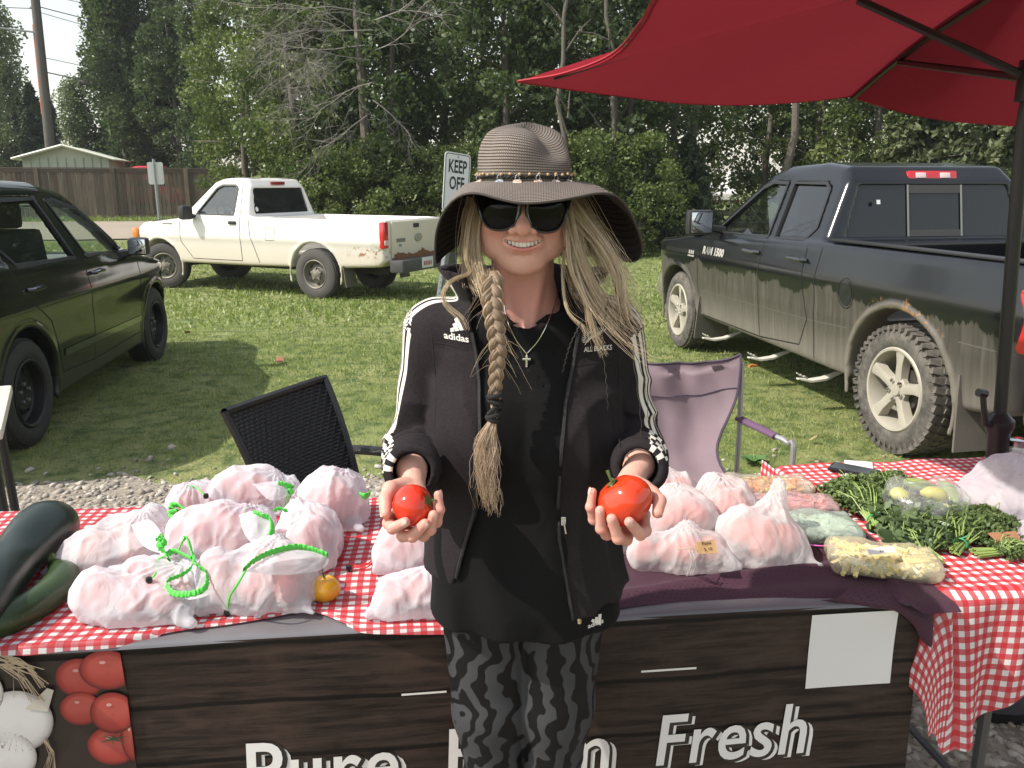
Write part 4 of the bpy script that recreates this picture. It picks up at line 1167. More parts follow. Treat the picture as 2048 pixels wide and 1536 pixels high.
for sd in (1,):
    for pts in ([(2.97, 1.18), (2.985, .75), (2.90, .43)], [(1.765, 1.22), (1.775, .8), (1.76, .42)], [(1.13, 1.22), (1.10, .9), (1.03, .68), (1.14, .47), (1.76, .42), (2.90, .43)], [(.935, 1.24), (.935, .37)],
                [(2.97, 1.18), (3.5, 1.10), (4.1, 1.04)]):
        ram.line('panel_gap', pts, GAP, .009, sd)
    ram.wtrim('window_trim', sw1, PLB, .03, sd); ram.wtrim('window_trim', sw2, PLB, .025, sd)
    ram.line('body_crease', [(-.9, .80), (-.52, .80)], pbr('crease', (.12, .11, .095), .7), .006, sd)
    ram.line('body_crease', [(.52, .70), (1.0, .68), (2.9, .66)], pbr('crease', (.12, .11, .095), .7), .006, sd)
    for hx in (1.92, 1.20):
        h, n_ = ram.hit(hx, 1.10, sd); mb = MB(); mb.tube([(-.11, 0, 0), (-.09, .035, 0), (.09, .035, .005), (.11, 0, .005)], .019, 8, flat=.8); mb.build('door_handle', pbr('handle_black', (.012, .013, .015), .2, coat=1), rt, loc=h)
    ram.line('fuel_door', circ(.55, .93, .088, .10), GAP, .008, sd, closed=True)
    ram.decal('fuel_door', circ(.55, .93, .072, .084) , [tuple(range(20))], pbr('fuel_flap', (.018, .019, .022), .25), sd)
    # lettering on the front door and small badge
    V, F = text_mesh('RAM 1500', .105, .006, spacing=1.02); V = V * np.array([.95, 1, 1])
    LET = pbr('badge_silver', (.62, .60, .55), .35, .5)
    ram.decal('lettering', [(2.64 - a, 1.012 + b * .85) for a, b, _ in V], F, LET, sd, .004)
    for q in range(3): ram.decal('badge', [(3.08 + q * .045, .985), (3.05 + q * .045, .985), (3.05 + q * .045, 1.02), (3.08 + q * .045, 1.02)], [(0, 1, 2, 3)], LET, sd, .004)
    ram.decal('badge', [(3.19, .96), (3.04, .96), (3.04, .974), (3.19, .974)], [(0, 1, 2, 3)], LET, sd, .004)
    # tail light
ob = [(-.975, .82), (-1.07, .82), (-1.08, 1.12), (-.97, 1.12), (-.93, 1.0)]
for sd in (1, -1):
    mb = MB(); mb.box((-.915, sd * .868, .97), (.12, .13, .33), bev=.03); mb.build('tail_light', RED, rt)
    for (mx, mz0) in ((-.56, .62), (2.92, .60)):
        mb = MB()
        V, F = slab((mx, sd * .95, mz0), (mx, sd * .62, mz0), (mx + (.03 if mx > 0 else -.05), sd * .62, .19), (mx + (.03 if mx > 0 else -.05), sd * .97, .19), .014); mb.add(V, F); mb.build('mudflap', pbr('mudflap_dusty', (.12, .11, .095), .9, var=.3), rt, False)
mb = MB(); mb.box((-1.06, 0, .55), (.22, 1.80, .24), bev=.05); mb.build('rear_bumper', pbr('bumper_dusty', (.33, .31, .27), .4, .6, var=.25), rt)
mb = MB(); mb.box((4.34, 0, .55), (.2, 1.6, .3), bev=.08); mb.build('front_bumper', pbr('bumper_dusty', (.3, .3, .3), .4), rt)
mb = MB(); mb.box((4.27, 0, .88), (.12, 1.1, .3), bev=.04); mb.build('grille', CHR, rt)
mb = MB(); mb.box((1.6, 0, .36), (5.2, .9, .16), bev=.03); mb.build('chassis', pbr('chassis', (.03, .028, .025), .8), rt)
for sd in (1, -1):
    mb = MB(); mb.tube([(-.95, sd * .0, .42), (3.48, sd * 0, .40)], .05, 6); 
mb = MB(); mb.tube([(0, -.75, .40), (0, .75, .40)], .06, 8); mb.tube([(3.48, -.75, .38), (3.48, .75, .38)], .05, 8); mb.build('axle', pbr('chassis', (.03, .028, .025), .8), rt)
# white step brackets
WB = pbr('bracket_white', (.55, .53, .46), .6, var=.2, vscale=30)
for bx in (.95, 1.72, 2.62):
    mb = MB(); mb.tube([(bx, .62, .31), (bx, .82, .245), (bx + .0, .93, .235), (bx, 1.03, .255)], [.02, .045, .042, .022], 6, flat=.35)
    for dx in (-.05, 0, .05): mb.tube([(bx + dx, .98, .262), (bx + dx, 1.01, .285)], .006, 5)
    mb.build('step_bracket', WB, rt)
# bed rail cap and tailgate handle side
for yy in (.862, -.862):
    mb = MB(); mb.box((.0, yy, 1.262), (1.76, .09, .016), bev=.006); mb.build('bed_rail', PLB, rt)
tag(mk('rear_sticker', [(.99, .50, 1.50), (.99, .47, 1.50), (.998, .47, 1.53), (.998, .50, 1.53)], [(0, 1, 2, 3)], pbr('sticker_white', (.75, .75, .75), .5), rt, False))

# ---------------------------------------------------------------- white pickup (left middle)
def ranger_paint():
    t = NT('dirty_white_paint'); co = t.coord('Object'); x, y, z = t.sep(co)
    d = t.math('ADD', t.math('MULTIPLY', t.step(z, 1.12, .38), .8), t.math('MULTIPLY', t.noise(co, 3, 5, .65), .25), clamp=True)
    c = t.mix(t.math('MULTIPLY', d, .8), (.78, .765, .735), (.60, .515, .39))
    rear = t.step(x, -.45, -.85)
    band = t.math('MULTIPLY', t.step(t.math('ABSOLUTE', t.math('SUBTRACT', z, .70)), .11, .02), rear)
    n = t.noise(co, 14, 5, .75)
    rust = t.math('MULTIPLY', band, t.step(n, .50, .60))
    drip = t.math('MULTIPLY', t.math('MULTIPLY', rear, t.step(z, .74, .5)), t.step(t.noise(t.comb(t.math('MULTIPLY', x, 22), y, z), 1.4, 3), .55, .75))
    c = t.mix(t.math('MULTIPLY', drip, .45), c, (.50, .30, .14))
    c = t.mix(rust, c, (.30, .135, .05))
    b = t.bsdf(Base__Color=c, Roughness=t.math('MULTIPLY_ADD', d, .3, .25)); b.inputs['Coat Weight'].default_value = .25
    return t.end(b)
WD = Vector((-.9, .436)).normalized(); WLft = Vector((-WD.y, WD.x)); Wo = Vector((-2.83, 11.95)) - WLft * .80
low = [(-1.20, .58), (-1.2, 1.14), (1.13, 1.15), (2.45, 1.13), (2.6, 1.12), (3.4, 1.03), (3.68, .93), (3.74, .60), (3.66, .42), (1.2, .43), (-.4, .46), (-1.1, .50)]
cab = [(1.16, .95), (1.27, 1.58), (1.36, 1.69), (1.6, 1.715), (1.85, 1.70), (2.0, 1.65), (2.56, 1.13), (2.5, .9)]
def WL(x, z): return .815 - .05 * np.clip((z - .9) / .3, 0, 1) ** 2 - .03 * np.clip((.8 - z) / .35, 0, 1) + .012 * np.exp(-((z - .84) / .05) ** 2) - .2 * np.clip((x - 3.15) / .6, 0, 1) ** 2 - .03 * np.clip((-1.0 - x) / .2, 0, 1)
def WC(x, z): return .775 - .20 * np.clip((z - 1.15) / .55, 0, 1.2)
sw = [(2.25, 1.18), (1.50, 1.17), (1.50, 1.56), (1.56, 1.60), (1.82, 1.60), (1.92, 1.56)]
dr = [(2.50, 1.16), (2.58, 1.1), (2.56, .7), (2.38, .50), (1.36, .50), (1.36, 1.2), (1.42, 1.64), (1.85, 1.64)]
rng_ = Car('pickup_truck', Wo, WD, 'rust-stained white pickup with black bumper parked across the lawn', low, WL, cab, WC, [(0, .37, .44), (3.05, .36, .42)], .022, ranger_paint(),
           cabin=[(1.22, .6), (1.32, 1.6), (1.4, 1.65), (1.85, 1.65), (2.42, 1.12), (2.4, .6)], side_win=(sw,), rear_win=([(-.62, 1.19), (.62, 1.19), (.55, 1.56), (-.55, 1.56)], 1.0, 1.42),
           wind=([(-.64, 1.17), (.64, 1.17), (.54, 1.63), (-.54, 1.63)], 1.8, 2.7), bed=((-.05, 0, 1.05), (1.08, .71, .42)), doors=((dr, 1), (dr, -1)))
rw = rng_.root
for sd in (1, -1): rng_.pane('window', sw, DG, sd)
mk('rear_window', [(1.235, .62, 1.185), (1.235, -.62, 1.185), (1.30, -.55, 1.565), (1.30, .55, 1.565)], [(0, 1, 2, 3)], TB, rw, False)
mk('windscreen', [(1.97, -.55, 1.64), (1.97, .55, 1.64), (2.5, .64, 1.16), (2.5, -.64, 1.16)], [(0, 1, 2, 3)], CLR, rw, False)
mb = MB(); mb.box((1.285, 0, 1.635), (.03, .30, .045), bev=.008); mb.build('brake_light', pbr('lamp_dark_red', (.22, .02, .02), .2), rw)
STW = pbr('rim_dirty', (.20, .185, .155), .6, .3, var=.2); TYG = pbr('tyre_grey', (.075, .07, .065), .85, var=.25)
for sd in (1, -1):
    wheel(rw, 0, sd * .70, .36, .235, .205, STW, 'steel', 'road', sd, tyre_mat=TYG)
    wheel(rw, 3.05, sd * .70, .355, .225, .20, STW, 'steel', 'road', sd, steer=.42, tyre_mat=TYG)
    mirror(rw, 2.30, sd * .93, 1.20, PLB, PLB, sd, (.20, .21))
    mb = MB(); mb.box((-1.17, sd * .745, .94), (.08, .12, .36), bev=.02); tl = mb.build('tail_light', RED, rw)
    mb = MB(); mb.box((-1.205, sd * .745, .84), (.03, .10, .07), bev=.008); mb.build('reversing_lamp', REDW, tl)
    V, F = slab((-.5, sd * .80, .50), (-.5, sd * .55, .50), (-.56, sd * .55, .2), (-.56, sd * .82, .2), .012); mk('mudflap', V, F, pbr('mudflap_dusty', (.12, .11, .095), .9), rw, False)
    mb = MB(); mb.box((3.66, sd * .66, .86), (.10, .2, .16), bev=.03); mb.build('front_lamp', AMB, rw)
for pts in ([(2.58, 1.12), (2.57, .75), (2.36, .50), (1.365, .50), (1.35, .9), (1.37, 1.2), (1.42, 1.65)], [(1.19, 1.15), (1.165, .9), (1.02, .45)], [(2.6, 1.12), (3.2, 1.05)]): rng_.line('panel_gap', pts, GAP, .010, 1)
rng_.wtrim('window_trim', sw, PLB, .024, 1)
rng_.line('fuel_door', [(.86, .82), (.70, .82), (.69, .98), (.70, 1.0), (.86, 1.0), (.87, .98)], pbr('gap_soft', (.18, .16, .13), .8), .008, 1, closed=True)
h, n_ = rng_.hit(1.50, 1.06, 1); mb = MB(); mb.box((0, .01, 0), (.14, .03, .05), bev=.012); mb.build('door_handle', PLB, rw, loc=h)
rng_.decal('badge', [(2.95, 1.01), (2.74, 1.01), (2.74, 1.035), (2.95, 1.035)], [(0, 1, 2, 3)], pbr('badge_grey', (.22, .22, .22), .4, .5), 1)
mk('window_sticker', [(1.233, .55, 1.235 + dz) if False else (1.228 + (z_ - 1.19) * .17, y_, z_) for (y_, z_) in circ(.545, 1.255, .032, .036, 14)], [tuple(range(14))], pbr('sticker_white', (.75, .75, .75), .5), rw, False)
tg = empty('tailgate', (-1.215, 0, .85)); tg.parent = rw
mb = MB(); mb.box((0, 0, .02), (.03, 1.26, .50), bev=.012); mb.build('panel', rng_.body.data.materials[0], tg)
mb = MB(); mb.box((-.02, .02, .20), (.02, .14, .06), bev=.01); mb.build('handle', PLB, tg)
mb = MB(); mb.lathe([(0, .0), (.07, .0), (.075, .006), (.0, .012)], 20, 'x', rot=Matrix.Diagonal((1, 1.35, .8))); mb.build('emblem', pbr('oval_badge', (.38, .40, .36), .35, .5), tg, loc=(-.03, -.03, .03))
mb = MB(); mb.box((-.018, .42, .01), (.004, .22, .05)); mb.build('badge', pbr('badge_grey', (.22, .22, .22), .4, .5), tg)
mb = MB(); mb.box((-.018, .44, -.06), (.004, .07, .035), bev=.001); mb.build('badge', pbr('badge_blue', (.15, .28, .40), .4), tg)
RM = NT('rust_flakes'); _c = RM.coord('Object'); _b = RM.bsdf(Base__Color=RM.mix(RM.noise(_c, 18, 4), (.10, .045, .025), (.30, .15, .06)), Roughness=.95); RM = RM.end(_b)
rgx = np.random.default_rng(4); V = []; n = 26
for i in range(n + 1):
    y_ = .6 - 1.2 * i / n; V += [(-1.234, y_, .60), (-1.234, y_, .66 + .05 * abs(float(vnoise(y_, 0, 0, 14, 3))) + .02 * math.sin(i * .5))]
mk('rust_patch', V, [(2 * i, 2 * i + 1, 2 * i + 3, 2 * i + 2) for i in range(n)], RM, tg, False, loc=(1.215, 0, -.85))
mb = MB(); mb.box((-1.36, 0, .52), (.22, 1.50, .17), bev=.025); mb.build('rear_bumper', pbr('bumper_black', (.055, .055, .058), .5, var=.3, vscale=12), rw)
mb = MB(); mb.box((-1.475, .12, .54), (.006, .30, .15), bev=.002); lp = mb.build('licence_plate', pbr('plate_white', (.60, .60, .60), .5), rw)
for i in range(5):
    Vb, Fb = box_vf((.002, .03, .06)); mk('plate_mark', Vb, Fb, pbr('plate_ink', (.35, .10, .10), .5), lp, False, loc=(-1.479, .21 - i * .045, .53))
mb = MB(); mb.box((1.2, 0, .42), (4.4, .8, .12), bev=.02); mb.tube([(0, -.6, .36), (0, .6, .36)], .05, 6); mb.tube([(3.05, -.6, .36), (3.05, .6, .36)], .05, 6); mb.build('chassis', pbr('chassis', (.03, .028, .025), .8), rw)
seat(rw, 1.62, .33, .9, INTG); seat(rw, 1.62, -.33, .9, INTG); steering(rw, 2.02, .36, 1.17)
mb = MB(); mb.box((2.3, 0, 1.02), (.3, 1.4, .2), bev=.05); mb.build('dashboard', INTG, rw)

# ---------------------------------------------------------------- dark crossover van (left)
def van_paint():
    t = NT('black_van_paint'); co = t.coord('Object')
    c = t.mix(t.noise(co, 5, 4), (.009, .011, .009), (.014, .016, .013))
    d = t.math('MULTIPLY', t.step(t.sep(co)[2], .55, .25), .25)
    c = t.mix(d, c, (.10, .09, .07))
    b = t.bsdf(Base__Color=c, Roughness=t.math('ADD', .10, d)); b.inputs['Coat Weight'].default_value = .25; b.inputs['Specular IOR Level'].default_value = .4
    t.set(b, 'Normal', t.bump(t.noise(co, 1.8, 2), .05, .05)); return t.end(b)
VD = Vector((-.112, .994)).normalized(); VR = Vector((VD.y, -VD.x)); Vo = Vector((-3.05, 5.12)) - VR * .86
low = [(-.85, .35), (-.92, .6), (-.9, 1.12), (0, 1.13), (2.0, 1.05), (2.35, 1.03), (3.0, .93), (3.3, .80), (3.42, .55), (3.38, .3), (3.0, .24), (.4, .22), (-.6, .28)]
cab = [(-.88, 1.0), (-.80, 1.30), (-.6, 1.60), (-.2, 1.665), (.5, 1.675), (1.05, 1.655), (1.45, 1.585), (1.95, 1.32), (2.36, 1.06), (2.3, .9)]
def WL(x, z): return .865 - .035 * np.clip((z - .85) / .25, 0, 1) ** 2 + .012 * np.exp(-((z - .86) / .07) ** 2) - .03 * np.clip((.6 - z) / .3, 0, 1) - .25 * np.clip((x - 2.75) / .65, 0, 1) ** 2 - .1 * np.clip((-.6 - x) / .3, 0, 1) ** 2
def WC(x, z): return .83 - .22 * np.clip((z - 1.1) / .5, 0, 1.2) - .08 * np.clip((x - 1.5) / .8, 0, 1)
w1 = [(2.06, 1.085), (1.22, 1.115), (1.06, 1.52), (1.18, 1.53), (1.50, 1.455), (1.86, 1.26)]
w2 = [(1.0, 1.12), (.12, 1.14), (.02, 1.25), (.10, 1.49), (.4, 1.54), (.88, 1.54)]
w3 = [(-.02, 1.16), (-.5, 1.2), (-.35, 1.42), (0, 1.47), (-.08, 1.27)]
d1 = [(2.25, 1.08), (2.2, .35), (1.12, .33), (1.1, 1.1), (.98, 1.52), (1.3, 1.50), (1.9, 1.25)]
d2 = [(1.09, 1.1), (1.11, .33), (.5, .36), (.38, .75), (.02, .95), (-.02, 1.3), (.1, 1.5), (.96, 1.53)]
van = Car('crossover_car', Vo, VD, 'black crossover van parked at the left with its side in shade', low, WL, cab, WC, [(0, .35, .41), (2.66, .34, .40)], .02, van_paint(), 'car',
          cabin=[(-.8, .5), (-.7, 1.3), (-.4, 1.48), (.5, 1.545), (1.35, 1.46), (1.85, 1.24), (2.2, 1.0), (2.1, .5)], side_win=(w1, w2, w3),
          rear_win=([(-.6, 1.15), (.6, 1.15), (.5, 1.45), (-.5, 1.45)], -1.1, -.45), wind=([(-.68, 1.06), (.68, 1.06), (.54, 1.46), (-.54, 1.46)], 1.42, 2.5), doors=((d1, -1), (d2, -1), (d1, 1), (d2, 1)), k_cab=.09)
rv = van.root
VG = car_glass('van_glass', (.80, .88, .83), refl=.0)
for sd in (1, -1):
    for w_ in (w1, w2, w3): van.pane('window', w_, VG, sd)
mk('windscreen', [(1.46, -.56, 1.465), (1.46, .56, 1.465), (2.26, .68, 1.06), (2.26, -.68, 1.06)], [(0, 1, 2, 3)], VG, rv, False)
SB = pbr('steel_black', (.014, .014, .014), .5, .3)
for sd in (1, -1):
    wheel(rv, 0, sd * .74, .345, .225, .215, SB, 'steel_black', 'road', sd); wheel(rv, 2.66, sd * .74, .345, .225, .215, SB, 'steel_black', 'road', sd)
mm = mirror(rv, 2.04, -.95, 1.12, PLB, MIRG, -1, (.17, .15)); mirror(rv, 2.02, .99, 1.12, PLB, MIRG, 1, (.22, .16))
for pts in ([(2.25, 1.05), (2.22, .6), (2.18, .36), (1.115, .34), (1.105, 1.1)], [(1.115, .34), (.52, .37), (.38, .75), (.05, .95), (-.02, 1.12)], [(2.3, 1.0), (3.0, .9)]): van.line('panel_gap', pts, GAP, .008, -1)
for w_ in (w1, w2): van.wtrim('window_trim', w_, PLB, .03, -1)
van.line('body_moulding', [(.55, .50), (2.2, .48)], pbr('moulding', (.03, .03, .03), .15, coat=1), .05, -1, .006)
for hx in (1.28, .22):
    h, n_ = van.hit(hx, .985, -1); mb = MB(); mb.tube([(-.10, 0, 0), (-.08, -.03, 0), (.08, -.03, .003), (.10, 0, .003)], .018, 8, flat=.8); mb.build('door_handle', pbr('handle_grey', (.06, .06, .06), .15, .7, coat=1), rv, loc=h)
seat(rv, 1.12, -.38, .70, INT); seat(rv, 1.12, .38, .70, INT); seat(rv, .25, -.38, .62, INT); seat(rv, .25, .38, .62, INT)
mb = MB(); mb.box((2.02, 0, .94), (.45, 1.44, .22), bev=.07); mb.build('dashboard', INTG, rv); steering(rv, 1.68, .38, 1.05)
mb = MB(); mb.box((1.2, 0, .26), (3.6, 1.2, .1), bev=.02); mb.build('underbody', PLB, rv)
mb = MB(); mb.box((3.34, .58, .72), (.1, .3, .14), bev=.04); mb.box((3.34, -.58, .72), (.1, .3, .14), bev=.04); mb.build('headlight', CHR, rv)
mb = MB(); mb.box((1.62, 0, 1.33), (.04, .24, .07), bev=.02); mb.build('interior_mirror', INT, rv)
# =================================================================== STALL
TZ = .74
FL, FRc = Vector((-1.52, 1.437)), Vector((.935, 1.703))          # left table front edge
tdir = (FRc - FL).normalized(); tnor = Vector((-tdir.y, tdir.x)); TANG = math.atan2(tdir.y, tdir.x); TLEN = (FRc - FL).length
def onT(u, v, z=0.0):       # u along front edge from the left, v depth
    p = FL + tdir * u + tnor * v; return Vector((p.x, p.y, z))
PLW = pbr('table_plastic', (.55, .55, .54), .5, var=.05); STL = pbr('table_steel', (.10, .10, .105), .45, .6)
def folding_table(loc, rz, L, W, H, label, name='folding_table'):
    o = empty(name, loc, rz, label, 'table')
    mb = MB(); mb.box((L / 2, W / 2, H - .02), (L, W, .04), bev=.012); mb.build('tabletop', PLW, o)
    for x in (.22, L - .22):
        for y in (.08, W - .08):
            mb = MB(); mb.tube([(x, y, H - .04), (x, y, .0)], .014, 8); mb.build('leg', STL, o)
        mb = MB(); mb.tube([(x, .08, .12), (x, W - .08, .12)], .011, 6); mb.build('crossbar', STL, o)
    return o
folding_table((FL.x, FL.y, 0), TANG, TLEN, .72, TZ, 'long folding table behind the printed wood-look banner')
RFL = Vector((.975, 1.712)); RA = R(7)
folding_table((RFL.x, RFL.y, 0), RA, 1.5, .86, TZ, 'second folding table on the right under the long red checked cloth')
cw = atZ(24, 770, .745); wt = empty('folding_table', (cw.x, cw.y, 0), R(28), 'white folding table whose corner shows at the left picture edge', 'table')
mb = MB(); mb.box((-.45, -.40, .725), (.90, .80, .045), bev=.012); mb.build('tabletop', pbr('ivory_plastic', (.66, .62, .53), .5, var=.04), wt)
for x, y in ((-.05, -.30), (-.05, -.72), (-.85, -.08), (-.85, -.72)):
    mb = MB(); mb.tube([(x, y, .72), (x + .02, y, 0)], .018, 8); mb.build('leg', PLB, wt)

# ---- cloths
def gingham(name, size=.0142, hue=(.56, .012, .022)):
    t = NT(name); uv = t.coord('UV'); u, v, _ = t.sep(uv)
    def band(x): return t.math('LESS_THAN', t.math('FRACT', t.math('DIVIDE', x, size * 2)), .5)
    s_ = t.math('MULTIPLY', t.math('ADD', band(u), band(v)), .5)
    c = t.ramp(s_, [(0, (.74, .72, .71)), (.25, (.56, .11, .13)), (.75, hue)], 'CONSTANT')
    thr = t.noise(t.map(uv, (900, 900, 1)), 1, 2)
    c = t.mix(t.math('MULTIPLY', thr, .07), c, (.85, .75, .72))
    b = t.n('ShaderNodeBsdfDiffuse', Color=c, Roughness=.6); tr = t.n('ShaderNodeBsdfTranslucent', Color=c)
    gl = t.n('ShaderNodeBsdfGlossy', Color=(1, 1, 1), Roughness=.5)
    m = t.n('ShaderNodeMixShader', Fac=.22, i1=b, i2=tr); m = t.n('ShaderNodeMixShader', Fac=.03, i1=m, i2=gl)
    bp = t.bump(t.noise(t.map(uv, (14, 14, 1)), 1, 4), .25, .02); t.set(b, 'Normal', bp)
    return t.end(m)
GING = gingham('red_gingham'); 
# left cloth: top sheet, front edge follows the photo's wavy hem
hem_px = [(-60, 1310), (0, 1300), (60, 1299), (140, 1290), (230, 1284), (350, 1259), (450, 1246), (538, 1232), (605, 1219), (645, 1225), (686, 1241), (726, 1255), (800, 1258), (876, 1258), (960, 1256), (1060, 1250)]
hem = spline([atZ(a, b, TZ + .01) for a, b in hem_px], 120)
hem_u = np.array([(Vector((p[0], p[1])) - FL).dot(tdir) for p in hem]); hem_v = np.array([(Vector((p[0], p[1])) - FL).dot(tnor) for p in hem])
def hem_at(u): return np.interp(u, hem_u, hem_v, left=-.01, right=-.0)
us = np.linspace(-.1, 1.50, 215); V, UVs = [], []
rows = [('over', -.020), ('over', -.010), ('edge', 0)] + [('in', t) for t in np.linspace(.01, 1, 70)] + [('drop', .04), ('drop', .12), ('drop', .22)]
for kind, t in rows:
    for u in us:
        hv = float(hem_at(u)); z = TZ + .004; vv = hv
        bulge = .010 * np.exp(-((hv - 0) / .05) ** 2)
        if kind == 'over': vv = hv + t * .25; z = TZ + .004 + .010 + t * (.3 if hv > .012 else .7); d = t
        elif kind == 'edge': z = TZ + .004 + .009; d = 0
        elif kind == 'in':
            vv = hv + (.735 - hv) * t; d = vv - hv
            z = TZ + .003 + .008 * math.exp(-d / .03) + .0035 * (1 + float(vnoise(u, vv, 0, 7, 9))) + .0022 * (1 + float(vnoise(u * 1.0, vv * 2.6 + u, 3, 16, 4)))
        else: vv = .735 + .03 * (t > .05); z = TZ - t; d = .735 - hv + t
        p = onT(u, vv, z); V.append(p); UVs.append((u + .004 * math.sin(9 * vv + 5 * u), vv + .006 * math.sin(6 * u + 4 * vv) if kind != 'over' else hv + t))
tag(mk('tablecloth', V, grid_faces(len(us), len(rows)), GING, uv=UVs), 'red and white checked tablecloth under the zucchini and white mesh bags', 'tablecloth')
# right cloth: top + front drape + left side drape, built as one sheet around the table outline
def rT(u, v): 
    c, s = math.cos(RA), math.sin(RA); return Vector((RFL.x + c * u - s * v, RFL.y + s * u + c * v))
V, UVs = [], []; nu = 170; us = np.linspace(-.22, 1.5, nu)
vs = np.concatenate([np.linspace(-.44, 0, 36), np.linspace(.008, .86, 60), np.linspace(.88, .96, 3)])
for v in vs:
    for u in us:
        uu, vv, z = u, v, TZ + .006
        over_f = max(0, -v); over_l = max(0, -u); over_b = max(0, v - .86)
        lim = .245 + .13 * math.exp(-((u) / .16) ** 2) + .018 * math.sin(u * 9)
        of = over_f / .44 * lim
        if over_f > 0 and over_l == 0:
            fold = .022 * math.sin(u * 21 + 1.2) * (of / lim) + .016 * math.sin(u * 43) * (of / lim)
            r_ = .018; a = min(of / r_, math.pi / 2)
            vv = -(r_ * math.sin(a)) - (fold + .02 * of) * (of > 0) - .01; z = TZ + .006 - r_ * (1 - math.cos(a)) - max(0, of - r_ * 1.57)
            uu = u + .035 * (of / lim) * math.exp(-(u / .10) ** 2)
        elif over_l > 0:
            ol = over_l; dv = max(0, -v); drop = min(.36, ol * 1.0 + of * (1 if v < 0 else 0))
            if v < 0:
                ang = .5 * math.pi * min(1, ol / (ol + dv + 1e-6)); rr = .03 + .035 * min(1, drop / .2)
                uu = -rr * math.sin(ang) * 1.2 + .01; vv = -rr * math.cos(ang) * 1.0 - .0; z = TZ + .006 - max(ol, of) * 1.0 * (1 if True else 0)
                z = TZ + .006 - math.sqrt(ol ** 2 + of ** 2) * 1.0
            else:
                uu = -.012 - .02 * math.sin(v * 14) * min(1, ol / .2) * .5; z = TZ + .006 - ol
        elif over_b > 0: vv = .872; z = TZ + .004 - over_b
        else: z = TZ + .005 + .0035 * (1 + float(vnoise(u, v, 1, 8, 5))) + .0025 * (1 + float(vnoise(u + v, v * 2, 2, 15, 6))) + .006 * math.exp(-v / .05) * 0
        p = rT(uu, vv); V.append((p.x, p.y, z)); UVs.append((u + .003 * math.sin(8 * v), (v if v >= 0 else -of) + .006 * math.sin(7 * u)))
tag(mk('tablecloth', V, grid_faces(nu, len(vs)), GING, uv=UVs), 'red and white checked tablecloth hanging in folds from the right table', 'tablecloth')

# purple perforated jersey cloth
def jersey():
    t = NT('purple_mesh_cloth'); uv = t.coord('UV')
    u, v, _ = t.sep(uv)
    row = t.math('MULTIPLY', t.math('FLOOR', t.math('DIVIDE', v, .0075)), .5)
    fu = t.math('SUBTRACT', t.math('FRACT', t.math('ADD', t.math('DIVIDE', u, .013), row)), .5); fv = t.math('SUBTRACT', t.math('FRACT', t.math('DIVIDE', v, .0075)), .5)
    r2 = t.math('ADD', t.math('MULTIPLY', t.math('MULTIPLY', fu, fu), 3.0), t.math('MULTIPLY', fv, fv))
    hole = t.step(r2, .075, .04)
    base = t.mix(t.noise(uv, 22, 4), (.042, .012, .026), (.064, .018, .036))
    c = t.mix(t.math('MULTIPLY', hole, .85), base, (.012, .004, .01))
    b = t.bsdf(Base__Color=c, Roughness=.75); b.inputs['Sheen Weight'].default_value = .08; b.inputs['Sheen Roughness'].default_value = .4
    t.set(b, 'Normal', t.bump(t.math('SUBTRACT', 1.0, hole), .5, .002)); return t.end(b)
JER = jersey()
pf_px = [(1130, 1262), (1180, 1240), (1235, 1219), (1330, 1206), (1420, 1200), (1520, 1196), (1620, 1195), (1720, 1196), (1800, 1202), (1842, 1230)]
pf = spline([atZ(a, b, TZ + .005) for a, b in pf_px], 90)
pu = np.array([(Vector((p[0], p[1])) - FL).dot(tdir) for p in pf]); pv = np.array([(Vector((p[0], p[1])) - FL).dot(tnor) for p in pf])
us = np.linspace(1.46, 2.50, 120); V, UVs = [], []
vs = list(np.linspace(0, 1, 54))
for t in vs:
    for u in us:
        hv = float(np.interp(u, pu, pv)); b = .70 - .0 * u; vv = hv + (b - hv) * t; d = vv - hv
        z = TZ + .012 + .003 * float(vnoise(u, vv, 4, 9, 7))
        # raised fold running diagonally along the front
        fc = .035 + .10 * max(0, min(1, (u - 1.85) / .5)); z += .022 * math.exp(-((d - fc) / .022) ** 2) * (.4 + .6 * math.sin(max(0, min(1, (u - 1.6) / .9)) * math.pi))
        if d < .02: z -= (.02 - d) * .5
        z += .005 * (1 if u > 2.40 else 0)
        p = onT(u, vv, z); V.append(p); UVs.append((u, vv))
tag(mk('purple_cloth', V, grid_faces(len(us), len(vs)), JER, uv=UVs), 'dark purple perforated cloth spread under the bags at the right end of the front table', 'cloth')
# hanging corner of the purple cloth at the table's right end
cor = [((1700, 1172), (1640, 1200)), ((1760, 1180), (1730, 1215)), ((1800, 1195), (1790, 1222)), ((1835, 1205), (1826, 1250)), ((1864, 1212), (1838, 1272)), ((1866, 1290), (1846, 1284))]
V, UVs = [], []
A = spline([atY(a[0], a[1], 1.705 - .01) for a, b in cor], 24); B = spline([atY(b[0], b[1], 1.675) for a, b in cor], 24)
for j, t in enumerate(np.linspace(0, 1, 8)):
    for i in range(24):
        q = A[i] * (1 - t) + B[i] * t; V.append((q[0], q[1] - .018 * math.sin(t * 3.1), q[2])); UVs.append((i * .01, t * .06))
mk('purple_cloth_corner', V, grid_faces(24, 8), JER, uv=UVs)
o = bpy.data.objects['purple_cloth_corner']; o.parent = bpy.data.objects['purple_cloth']; o.name = 'hanging_corner'

